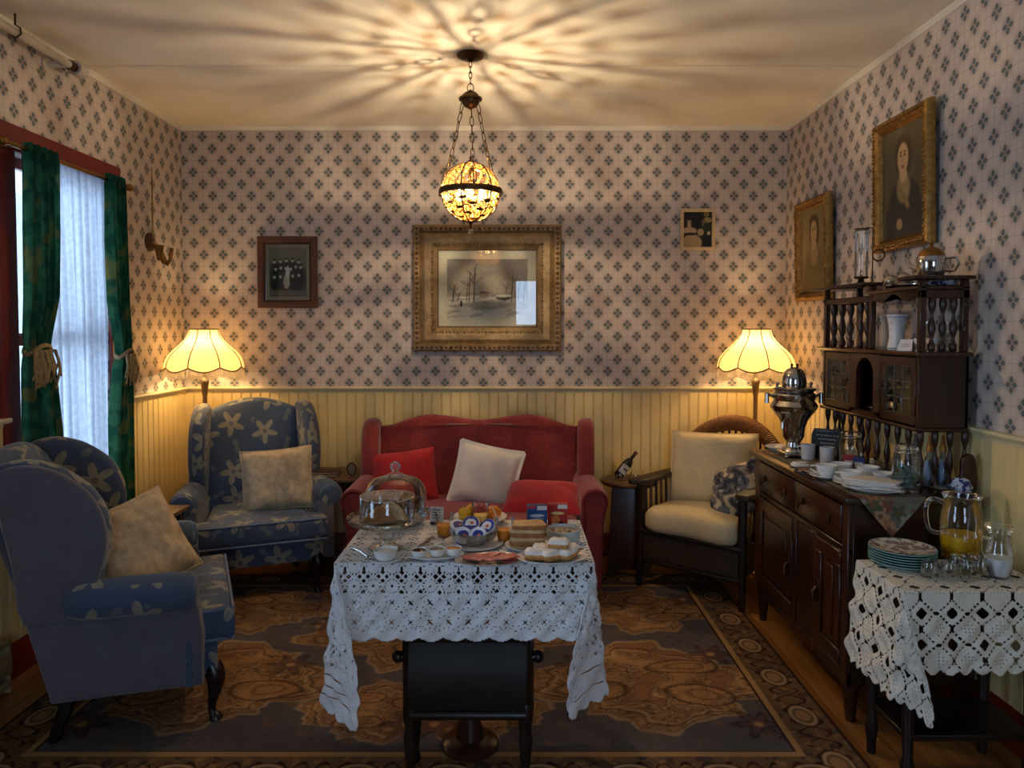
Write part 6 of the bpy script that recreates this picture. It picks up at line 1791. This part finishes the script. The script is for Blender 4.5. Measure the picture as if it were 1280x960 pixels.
# glass mugs of juice
for px, py, lab in ((556, 670, 'glass mug of orange juice left of the yogurt bowl'), (601, 656, 'glass mug of pale juice behind the yogurt bowl'), (631, 676, 'glass mug of orange juice right of the yogurt bowl')):
    x, y = bs(px, py); r_ = thing('juice_mug', lab, 'mug', (x, y, BZ), -0.3)
    M().lathe([(0, 0.003), (0.024, 0.0), (0.026, 0.004), (0.030, 0.04), (0.033, 0.078)], 26).build('mug_glass', m_glass, r_)
    M().lathe([(0, 0.006), (0.023, 0.007), (0.027, 0.036), (0.027, 0.040), (0, 0.040)], 24).build('juice', m_juice if 'orange' in lab else plain('pale_juice', s2l((222, 190, 96)), 0.25), r_)
    M().tube([(0.03, 0, 0.066), (0.052, 0, 0.066), (0.056, 0, 0.04), (0.047, 0, 0.02), (0.027, 0, 0.018)], 0.0045, 8).build('handle', m_glass, r_)
# yogurt pots in a glass bowl
x, y = bs(592, 680)
r_ = thing('glass_bowl', 'clear glass bowl holding yogurt pots in the middle of the table', 'bowl', (x, y, BZ))
M().lathe([(0, 0.003), (0.04, 0.0), (0.045, 0.004), (0.072, 0.022), (0.082, 0.05), (0.08, 0.051), (0.068, 0.024), (0.04, 0.008), (0, 0.007)], 36).build('bowl', m_glass, r_)
M().lathe([(0.045, 0.0015), (0.09, 0.0), (0.10, 0.008), (0.098, 0.010), (0.088, 0.003), (0.045, 0.003)], 36).build('under_plate', m_porc, r_)
m_pot = plain('white_plastic_pot', s2l((222, 222, 226)), 0.35); m_blue = plain('blue_foil_print', s2l((28, 56, 140)), 0.35, var=0.2); m_foilr = plain('orange_print', s2l((206, 92, 50)), 0.4)
for i, (dx, dy, dz, rx, rz, lab) in enumerate(((-0.035, -0.025, 0.030, -1.05, 0.25, 'yogurt pot with blue and orange label, front left in the glass bowl'), (0.02, -0.025, 0.030, -1.0, -0.25, 'yogurt pot with blue label, front right in the glass bowl'), (-0.01, 0.025, 0.052, -0.7, 0.0, 'blue yogurt pot on top at the back of the glass bowl'), (0.05, 0.02, 0.044, -0.8, -0.6, 'yogurt pot at the right rim of the glass bowl'), (-0.055, 0.02, 0.044, -0.5, 0.5, 'yogurt pot at the left rim of the glass bowl'))):
    y_ = thing('yogurt_pot', lab, 'yogurt', (x + dx, y + dy, BZ + dz)); y_.rotation_euler = (-rx * 0.9, 0, rz); y_['group'] = 'yogurt pots'
    M().lathe([(0, -0.022), (0.021, -0.022), (0.026, 0.014), (0.029, 0.015), (0.029, 0.018), (0, 0.018)], 22).build('pot', m_pot, y_)
    M().lathe([(0, 0.0185), (0.027, 0.0185), (0.027, 0.0195), (0, 0.0195)], 22).build('foil_lid', m_blue if i in (2, 3) else m_pot, y_)
    M().lathe([(0.0222, -0.016), (0.0262, 0.008)], 14, arc=(-2.6, -0.5)).build('printed_label', m_blue, y_)
    M().puff([(-0.019, -0.012), (0.019, -0.012), (0.017, 0.008), (0.008, 0.016), (-0.008, 0.016), (-0.017, 0.008)], 0.0012, 0.0003, T(0, 0, 0.0202)).build('lid_print', m_blue if i not in (2, 3) else m_pot, y_)
    M().lathe([(0, 0.0209), (0.006, 0.0209), (0.006, 0.0213), (0, 0.0213)], 12, (0.004, -0.001, 0)).build('lid_spot', m_foilr, y_)
    if i != 2: M().lathe([(0.0238, -0.010), (0.0258, 0.002)], 8, arc=(-1.9, -1.3)).build('label_spot', m_foilr, y_)
# jam plate with three little bowls
x, y = bs(545, 698)
r_ = thing('jam_plate', 'oval white plate carrying three little jam bowls', 'plate', (x, y, BZ), 0.12)
m = M(); plate_mesh(m, 0.065, 0.012); m.v = [(a * 1.35, b_ * 0.72, c_) for a, b_, c_ in m.v]; m.build('plate', m_porc, r_)
for dx, dy, col, lab in ((-0.052, -0.004, (70, 20, 22), 'white jam bowl of dark red jam on the oval plate'), (0.002, 0.008, (120, 110, 104), 'little silver-topped bowl in the middle of the oval plate'), (0.052, 0.018, (206, 130, 60), 'white jam bowl of apricot jam on the oval plate')):
    j = thing('jam_bowl', lab, 'bowl', (x + dx, y + dy, BZ + 0.006)); r2 = 0.027
    M().lathe([(0, 0), (r2 * 0.6, 0), (r2 * 0.85, 0.008), (r2, 0.024), (r2 * 0.94, 0.024), (r2 * 0.75, 0.01), (0, 0.005)], 22).build('bowl', m_porc, j)
    M().lathe([(0, 0.005), (r2 * 0.72, 0.012), (r2 * 0.88, 0.020), (r2 * 0.5, 0.024), (0, 0.025)], 20).build('jam', plain('jam_%d' % col[0], s2l(col), 0.25, var=0.2, scale=80), j)
# small bowl in front of the cake stand
x, y = bs(482, 701)
r_ = thing('sugar_bowl', 'small white bowl on saucer in front of the cake stand', 'bowl', (x, y, BZ))
plate_mesh(M(), 0.052, 0.008).build('saucer', m_porc, r_)
M().lathe([(0, 0.004), (0.022, 0.004), (0.034, 0.016), (0.038, 0.036), (0.036, 0.036), (0.03, 0.016), (0, 0.010)], 26).build('bowl', m_porc, r_)
M().lathe([(0, 0.012), (0.032, 0.028), (0.02, 0.034), (0, 0.036)], 20).build('sugar', m_sugar, r_)
o = M(); o.tube([(0, 0, 0.0), (0.03, 0.0, 0.012), (0.07, 0, 0.02)], [0.003, 0.002, 0.003], 6); o.sphere((-0.012, 0, 0.0), 0.012, 10, 6, 0.35); o = o.build('butter_spoon', m_silver); o.location = (x - 0.055, y - 0.01, BZ + 0.0165); o.rotation_euler = (0, 0, 2.6); tag(o, 'silver spoon resting on the saucer of the small white bowl', 'spoon')
# knives / tongs lying by the jam plate
o = M(); o.box(-0.06, 0.01, -0.005, 0.005, 0, 0.006, 0.002, 1); o.box(0.01, 0.08, -0.007, 0.006, 0.002, 0.0035); o = o.build('table_knife', m_silver); o.location = (*bs(530, 680), BZ); o.rotation_euler = (0, 0, 1.3); tag(o, 'silver table knife lying between cake stand and yogurt bowl', 'knife')
# plate of ham
x, y = bs(614, 704); 
r_ = thing('ham_plate', 'oval glass plate of sliced ham at the front of the table', 'plate', (x, y + 0.01, BZ), 0.1)
m = M(); plate_mesh(m, 0.075, 0.009); m.v = [(a * 1.5, b_ * 0.85, c_) for a, b_, c_ in m.v]; m.build('plate', plain('steel_plate', s2l((196, 186, 172)), 0.25, 0.5), r_)
rr = random.Random(8)
for k in range(11):
    a = 2 * PI * k / 11; cxk, cyk = 0.06 * math.cos(a), 0.026 * math.sin(a)
    out = [(0.036 * math.cos(t) * rr.uniform(0.8, 1.1), 0.024 * math.sin(t) * rr.uniform(0.8, 1.1)) for t in np.linspace(0, 2 * PI, 11)[:-1]]
    m = M(); m.puff(out, 0.004, 0.0015, T(rx=rr.uniform(-0.12, 0.12), ry=rr.uniform(-0.1, 0.1), rz=rr.uniform(0, 3)))
    o = m.build('ham_slice', m_ham if k % 2 else m_ham2); o.location = (x + cxk, y + 0.01 + cyk, BZ + 0.0105 + k * 0.0012)
    tag(o, 'pink slice of ham in the fanned pile on the oval plate', 'ham', 'slices of ham')
# sliced bread on a plate
x, y = bs(660, 685)
r_ = thing('bread_plate', 'small white plate under the sliced bread', 'plate', (x, y, BZ)); plate_mesh(M(), 0.075, 0.012).build('plate', m_porc, r_)
sl = [(-0.05, -0.04), (0.05, -0.04), (0.052, 0.0), (0.05, 0.03), (0.035, 0.04), (0, 0.036), (-0.035, 0.04), (-0.05, 0.03), (-0.052, 0)]
rr = random.Random(12)
for k in range(6):
    s = thing('bread_slice', ('lowest slice in the stack of brown bread', 'second slice from the bottom of the stack of brown bread', 'third slice from the bottom of the stack of brown bread', 'fourth slice from the bottom of the stack of brown bread', 'fifth slice from the bottom of the stack of brown bread', 'top slice of the stack of brown bread')[k], 'bread', (x + rr.uniform(-0.004, 0.004), y + rr.uniform(-0.005, 0.005), BZ + 0.0045 + k * 0.0135), rr.uniform(-0.12, 0.12), 'slices of brown bread')
    M().puff(smooth_loop(sl, 3), 0.0128, 0.003, T(z=0.0066)).build('crust', m_crust if k % 2 else m_bread, s); M().puff([(a * 0.93, b_ * 0.93) for a, b_ in smooth_loop(sl, 3)], 0.0134, 0.001, T(z=0.0067)).build('crumb', m_bread, s)
# white bowl of muesli
x, y = bs(704, 678); y += 0.01
r_ = thing('muesli_bowl', 'white straight-sided bowl of muesli at the right of the table', 'bowl', (x, y, BZ))
M().lathe([(0, 0), (0.05, 0), (0.056, 0.004), (0.058, 0.045), (0.056, 0.0455), (0.053, 0.01), (0, 0.006)], 34).build('bowl', plain('pale_celadon', s2l((196, 204, 200)), 0.3), r_)
m_mues, nt, b = newmat('muesli_mix'); vv = nt.nodes.new('ShaderNodeTexVoronoi'); nt.links.new(coord(nt), vv.inputs['Vector']); vv.inputs['Scale'].default_value = 130
g0 = sep(nt, vv.outputs['Color'])[0]
nt.links.new(mixc(nt, g0.step(0.45, 0.55), s2l((190, 176, 150)), s2l((96, 62, 40))), b.inputs['Base Color']); bump(nt, b, E(nt, vv.outputs['Distance']), 0.8, 0.01)
tag(M().lathe([(0, 0.008), (0.052, 0.012), (0.054, 0.036), (0.03, 0.040), (0, 0.042)], 30).build('muesli', m_mues, r_), kind='stuff')
# cereal cartons
def cereal(px, py, col, col2, lab, rz, lines):
    x, y = bs(px, py); r_ = thing('cereal_carton', lab, 'carton', (x, y, BZ), rz)
    M().box(-0.035, 0.035, -0.016, 0.016, 0, 0.092, 0.001, 1).build('carton', plain('carton_' + lab.split()[0], s2l(col), 0.4), r_)
    ny, nx = 90, 64; u, v = canvas(1, 1, nx, ny); img = np.ones((ny, nx, 3)) * lin(col)
    paint(img, ((u > 0.5) & (v > 0.84)).astype(float), (214, 206, 196)); paint(img, ((u < 0.42) & (v > 0.90)).astype(float), (190, 40, 40))
    for (cu, cv, ru, rv, c3) in lines: paint(img, blob(u, v, cu, cv, ru, rv, 0.3), c3)
    print_panel('printed_front', 0.068, 0.09, img, m_print, r_, T(0, -0.0164, 0.046, rx=PI / 2))
x0_, y0_ = bs(671, 660)
cereal(671, 663, (32, 76, 132), None, 'blue cereal carton standing behind the sliced bread', 0.05, [(0.5, 0.62, 0.36, 0.06, (206, 214, 222)), (0.5, 0.5, 0.4, 0.03, (120, 160, 200)), (0.45, 0.25, 0.3, 0.16, (170, 130, 80)), (0.5, 0.28, 0.2, 0.06, (220, 214, 200))])
cereal(697, 661, (170, 44, 34), None, 'red cereal carton standing behind the muesli bowl', -0.05, [(0.5, 0.66, 0.34, 0.06, (226, 190, 120)), (0.4, 0.4, 0.22, 0.16, (206, 120, 50)), (0.68, 0.25, 0.14, 0.10, (40, 32, 34)), (0.3, 0.2, 0.14, 0.1, (220, 200, 170))])
# sugared pastries
x, y = bs(690, 702); y += 0.012
r_ = thing('pastry_plate', 'white plate of sugar-dusted pastries at the front right of the table', 'plate', (x, y, BZ), 0.1)
m = M(); plate_mesh(m, 0.09, 0.013); m.v = [(a * 1.22, b_ * 0.85, c_) for a, b_, c_ in m.v]; m.build('plate', m_porc, r_)
labs = ['sugar-dusted pastry at the front left of the plate', 'sugar-dusted pastry at the front middle of the plate', 'sugar-dusted pastry at the front right of the plate', 'sugar-dusted pastry at the back left of the plate', 'sugar-dusted pastry at the back middle of the plate', 'sugar-dusted pastry at the back right of the plate', 'sugar-dusted pastry on top of the pile']
for k, (dx, dy, dz) in enumerate(((-0.052, -0.015, 0), (-0.005, -0.022, 0), (0.045, -0.012, 0), (-0.035, 0.028, 0.0), (0.012, 0.032, 0.002), (0.055, 0.024, 0.004), (0.022, 0.005, 0.026))):
    p_ = thing('pastry', labs[k], 'pastry', (x + dx, y + dy, BZ + 0.0075 + dz), 0.5 * k, 'sugared pastries')
    M().pillow(0.066, 0.05, 0.030, 10, 0.02, T(z=0.015), 0.15, k).build('crust', m_pastry, p_, angle=100); M().pillow(0.064, 0.048, 0.024, 10, 0.0, T(z=0.022), 0.25, k + 20).build('sugar_dusting', m_sugar, p_, angle=100)

# ------------------------------------------------------------------ tea table at the right
QZ = 0.657
qx0, qy0 = spot(1130, 739, QZ); _, qy1 = spot(1075, 701, QZ); qx1 = 1.66
qy1 = min(qy1, 2.54)
QO = ((qx0 + qx1) / 2, (qy0 + qy1) / 2, 0.0)
tt_ = thing('tea_table', 'small dark table under the ivory crochet cloth at the right', 'table', QO)
M().box(qx0, qx1, qy0, qy1, QZ - 0.022, QZ, 0.004, 1).build('table_top', m_dark, tt_, org=QO)
for x in (qx0 + 0.04, qx1 - 0.04):
    for y in (qy0 + 0.035, qy1 - 0.03):
        M().lathe([(0, 0), (0.014, 0), (0.016, 0.05), (0.022, 0.09), (0.015, 0.12), (0.02, 0.3), (0.024, 0.5), (0.024, QZ - 0.02), (0, QZ - 0.02)], 12, (x, y, 0)).build('leg', m_black_wood, tt_, org=QO)
M().box(qx0 + 0.03, qx1 - 0.03, qy0 + 0.03, qy1 - 0.02, 0.17, 0.19, 0.003, 1).build('lower_shelf', m_black_wood, tt_, org=QO)
for a, b_ in ((qy0 + 0.03, qy0 + 0.045), (qy1 - 0.035, qy1 - 0.02)): M().box(qx0 + 0.03, qx1 - 0.03, a, b_, QZ - 0.10, QZ - 0.02).build('apron', m_black_wood, tt_, org=QO)
def crochet(u, v, e):
    p = 0.094
    a, b = np.mod(u - qx0, p) / p - 0.5, np.mod(v - qy0 + 0.02, p) / p - 0.5
    s = np.abs(a) + np.abs(b)
    op = (s < 0.21) & (np.maximum(np.abs(a), np.abs(b)) < 0.17)
    a2, b2 = np.mod(a + 1.0, 1.0) - 0.5, np.mod(b + 1.0, 1.0) - 0.5
    s2 = np.abs(a2) + np.abs(b2)
    # ladders of small holes around each diamond
    k = np.mod((np.abs(a) - np.abs(b)) * 5 + 0.5, 1.0)
    op |= (s > 0.40) & (s < 0.49) & (k > 0.42)
    op |= (s2 < 0.30) & (np.mod(a2 * 9, 1) < 0.30) & (np.mod(b2 * 9, 1) < 0.30)
    op |= ((np.abs(a) + 0 * b) > 0.44) & (np.abs(b) < 0.06)
    op |= (np.abs(b) > 0.44) & (np.abs(a) < 0.06)
    return op & (e > 0.022)
drape_cloth('crochet_tablecloth', qx0, qx1, qy0, qy1, QZ + 0.002, (0.34, 0.035, 0.25, 0.02), 0.0034, crochet, m_lacecloth2, 'ivory crochet cloth with diamond openings on the small table at right', (0.22, 0.14), 2.0, ripple=0.005, scal=0.016, scal_p=0.05)
KZ = QZ + 0.0045
def qs(px, py): return spot(px, py, KZ)
# stack of plates
x, y = 1.325, 2.42
m_cel = plain('celadon_plate_edge', s2l((140, 178, 170)), 0.25, var=0.05)
m_toile, nt, b = newmat('brown_toile_plate')
nt.links.new(mixc(nt, noise(nt, coord(nt), 45, 4).step(0.48, 0.56), s2l((214, 206, 192)), s2l((140, 118, 108))), b.inputs['Base Color']); b.inputs['Roughness'].default_value = 0.2
for k in range(6):
    pl = thing('dinner_plate', ('lowest plate in the celadon-edged stack', 'second plate from the bottom of the celadon-edged stack', 'third plate from the bottom of the celadon-edged stack', 'fourth plate from the bottom of the celadon-edged stack', 'fifth plate from the bottom of the celadon-edged stack', 'top plate of the stack, patterned brown with celadon edge')[k], 'plate', (x, y, KZ + k * 0.0085), 0.3 * k, 'stacked plates')
    plate_mesh(M(), 0.105, 0.014, 0.0, 0.004).build('plate', m_cel, pl)
    if k == 5: M().lathe([(0, 0.0046), (0.064, 0.0046), (0.074, 0.0086), (0.100, 0.0168), (0.100, 0.0172), (0.074, 0.0092), (0.06, 0.0052), (0, 0.0052)], 40).build('printed_face', m_toile, pl)
# upturned glasses
k = 0
glabs = ['upturned tumbler, leftmost in the front row beside the plates', 'upturned tumbler, second from left in the front row beside the plates', 'upturned tumbler, third from left in the front row', 'upturned tumbler, rightmost in the front row', 'upturned tumbler in the back row next to the plates', 'upturned tumbler in the back row in front of the juice pitcher']
for gx, gy in ((1.335, 2.275), (1.392, 2.265), (1.449, 2.27), (1.505, 2.285), (1.462, 2.335), (1.52, 2.345)):
    g_ = thing('tumbler', glabs[k], 'glass', (gx, gy, KZ), 0, 'upturned tumblers'); k += 1
    M().lathe([(0.027, 0), (0.0275, 0.004), (0.025, 0.045), (0.022, 0.055), (0, 0.056)], 24, lobes=12, amp=0.03).build('tumbler_glass', m_glass, g_); M().lathe([(0.023, 0.004), (0.021, 0.042), (0, 0.046)], 24).build('inner_wall', m_glass, g_)
# pitcher of orange juice
x, y = 1.555, 2.47
r_ = thing('juice_pitcher', 'large glass pitcher half full of orange juice', 'pitcher', (x, y, KZ), math.radians(165))
M().lathe([(0, 0.004), (0.052, 0.0), (0.060, 0.006), (0.066, 0.06), (0.067, 0.12), (0.065, 0.16), (0.058, 0.182), (0.056, 0.20), (0.062, 0.222)], 36).build('pitcher_glass', m_glass, r_)
M().lathe([(0, 0.008), (0.054, 0.009), (0.063, 0.06), (0.0635, 0.088), (0, 0.088)], 34).build('juice', plain('pulpy_orange_juice', s2l((232, 176, 32)), 0.3), r_)
M().tube(smooth_loop([(0.058, 0, 0.195), (0.09, 0, 0.205), (0.108, 0, 0.185), (0.110, 0, 0.14), (0.098, 0, 0.095), (0.066, 0, 0.085)], 5, False), 0.0085, 10).build('handle', m_glass, r_)
M().tube([(0.060 * math.cos(a), 0.060 * math.sin(a), 0.222) for a in np.linspace(0, 2 * PI, 41)[:-1]], 0.003, 6, True).build('rim', m_glass, r_)
# milk jug
x, y = 1.562, 2.285
r_ = thing('milk_jug', 'small waisted glass jug of milk in front of the pitcher', 'jug', (x, y, KZ), math.radians(185))
M().lathe([(0, 0.004), (0.026, 0.0), (0.030, 0.004), (0.040, 0.04), (0.042, 0.07), (0.034, 0.105), (0.028, 0.125), (0.032, 0.145), (0.042, 0.165)], 32).build('jug_glass', m_glass, r_)
M().lathe([(0, 0.007), (0.027, 0.008), (0.037, 0.04), (0.039, 0.066), (0, 0.066)], 30).build('milk', plain('milk', s2l((228, 224, 220)), 0.3), r_)
M().tube(smooth_loop([(0.032, 0, 0.125), (0.056, 0, 0.128), (0.066, 0, 0.105), (0.058, 0, 0.075), (0.042, 0, 0.062)], 5, False), 0.0055, 8).build('handle', m_glass, r_)
M().tube([(0.042 * math.cos(a), 0.042 * math.sin(a), 0.165) for a in np.linspace(0, 2 * PI, 31)[:-1]], 0.0028, 6, True).build('rim', m_glass, r_)

# ------------------------------------------------------------------ odds and ends on the side tables
x, y, z = -1.075, 4.28, 0.585
for i, (w, d, h, col, lab) in enumerate(((0.17, 0.12, 0.014, (66, 40, 26), 'dark brown book at the bottom on the end table'), (0.16, 0.11, 0.012, (96, 70, 44), 'tan book on top on the end table'))):
    r_ = thing('book', lab, 'book', (x - 0.04, y, z), 0.1 * i); z += h
    M().box(-w / 2, w / 2, -d / 2, d / 2, 0, 0.002).build('cover', plain('bookcloth_%d' % i, s2l(col), 0.7), r_); M().box(-w / 2, w / 2, -d / 2, d / 2, h - 0.002, h).build('cover', MATS['bookcloth_%d' % i], r_)
    M().box(-w / 2, -w / 2 + 0.003, -d / 2, d / 2, 0.0015, h - 0.0015).build('spine', MATS['bookcloth_%d' % i], r_); M().box(-w / 2 + 0.003, w / 2 - 0.003, -d / 2 + 0.003, d / 2 - 0.003, 0.002, h - 0.002).build('pages', plain('book_pages', s2l((190, 170, 130)), 0.9), r_)
r_ = thing('oval_frame', 'small oval standing frame on the end table next to the sofa', 'frame', (-0.955, 4.26, 0.585), 0.2)
M().tube([(0.024 * math.cos(a), 0.0, 0.040 + 0.036 * math.sin(a)) for a in np.linspace(0, 2 * PI, 29)[:-1]], 0.0042, 8, True).build('frame_ring', m_oak, r_)
M().puff([(0.023 * math.cos(a), 0.040 + 0.035 * math.sin(a)) for a in np.linspace(0, 2 * PI, 25)[:-1]], 0.004, 0.001, T(0, 0.002, 0, rx=PI / 2)).build('portrait', plain('tiny_portrait', s2l((150, 132, 104)), 0.6, var=0.4, scale=45), r_)
M().box(-0.01, 0.01, 0.0, 0.03, 0.0, 0.004).build('stand', m_oak, r_)
# wine bottle tilted in a cradle
r_ = thing('wine_bottle', 'dark wine bottle tilted in a silver cradle on the round end table', 'bottle', (0.655, 4.20, 0.575), math.radians(20))
BM = T(-0.01, 0, 0.052, ry=math.radians(42)) @ Matrix.Scale(0.85, 4)
M().lathe([(0, -0.05), (0.032, -0.05), (0.034, -0.045), (0.034, 0.06), (0.026, 0.09), (0.013, 0.105), (0.011, 0.15), (0.013, 0.152), (0.013, 0.165), (0, 0.166)], 24, mat=BM).build('bottle', plain('black_bottle_glass', (0.012, 0.012, 0.010), 0.08, var=0.02), r_)
M().lathe([(0.0345, -0.02), (0.0345, 0.045)], 12, mat=BM, arc=(-2.8, -0.4)).build('paper_label', plain('cream_label', s2l((206, 200, 184)), 0.7), r_)
M().lathe([(0.0348, 0.008), (0.0348, 0.02)], 8, mat=BM, arc=(-2.1, -1.2)).build('label_print', plain('ink', s2l((60, 60, 70)), 0.8), r_)
M().lathe([(0.0122, 0.135), (0.0136, 0.152), (0.0136, 0.167), (0, 0.168)], 16, mat=BM).build('capsule', plain('red_capsule', s2l((110, 40, 24)), 0.4), r_)
m = M()
m.tube([(-0.05, -0.03, 0.003), (0.05, -0.03, 0.003), (0.05, 0.03, 0.003), (-0.05, 0.03, 0.003)], 0.003, 6, True)
for xx in (-0.035, 0.03): m.tube([(xx, -0.03, 0.003), (xx, -0.036, 0.05), (xx, 0, 0.003), (xx, 0.036, 0.05), (xx, 0.03, 0.003)], 0.002, 5)
m.build('cradle', m_silver, r_)
r_ = thing('cut_glass_cup', 'small cut glass cup beside the wine bottle', 'cup', (0.745, 4.20, 0.575)); M().lathe([(0, 0), (0.018, 0), (0.022, 0.004), (0.028, 0.03), (0.03, 0.036)], 20, lobes=10, amp=0.03).build('cup_glass', m_glass, r_); M().tube([(0.027, 0, 0.03), (0.042, 0, 0.028), (0.042, 0, 0.014), (0.025, 0, 0.01)], 0.003, 6).build('handle', m_glass, r_)
# desk bell with ring handle on the low side table
r_ = thing('hand_bell', 'small silver bell with ring handle on the low side table', 'bell', (-1.86, 3.37, 0.569))
M().lathe([(0.026, 0), (0.024, 0.006), (0.016, 0.025), (0.008, 0.036), (0, 0.038)], 20).build('bell_cup', m_silver, r_); M().tube([(0.016 * math.cos(a), 0, 0.062 + 0.026 * math.sin(a)) for a in np.linspace(0, 2 * PI, 25)[:-1]], 0.0035, 6, True).build('ring_handle', m_silver, r_)
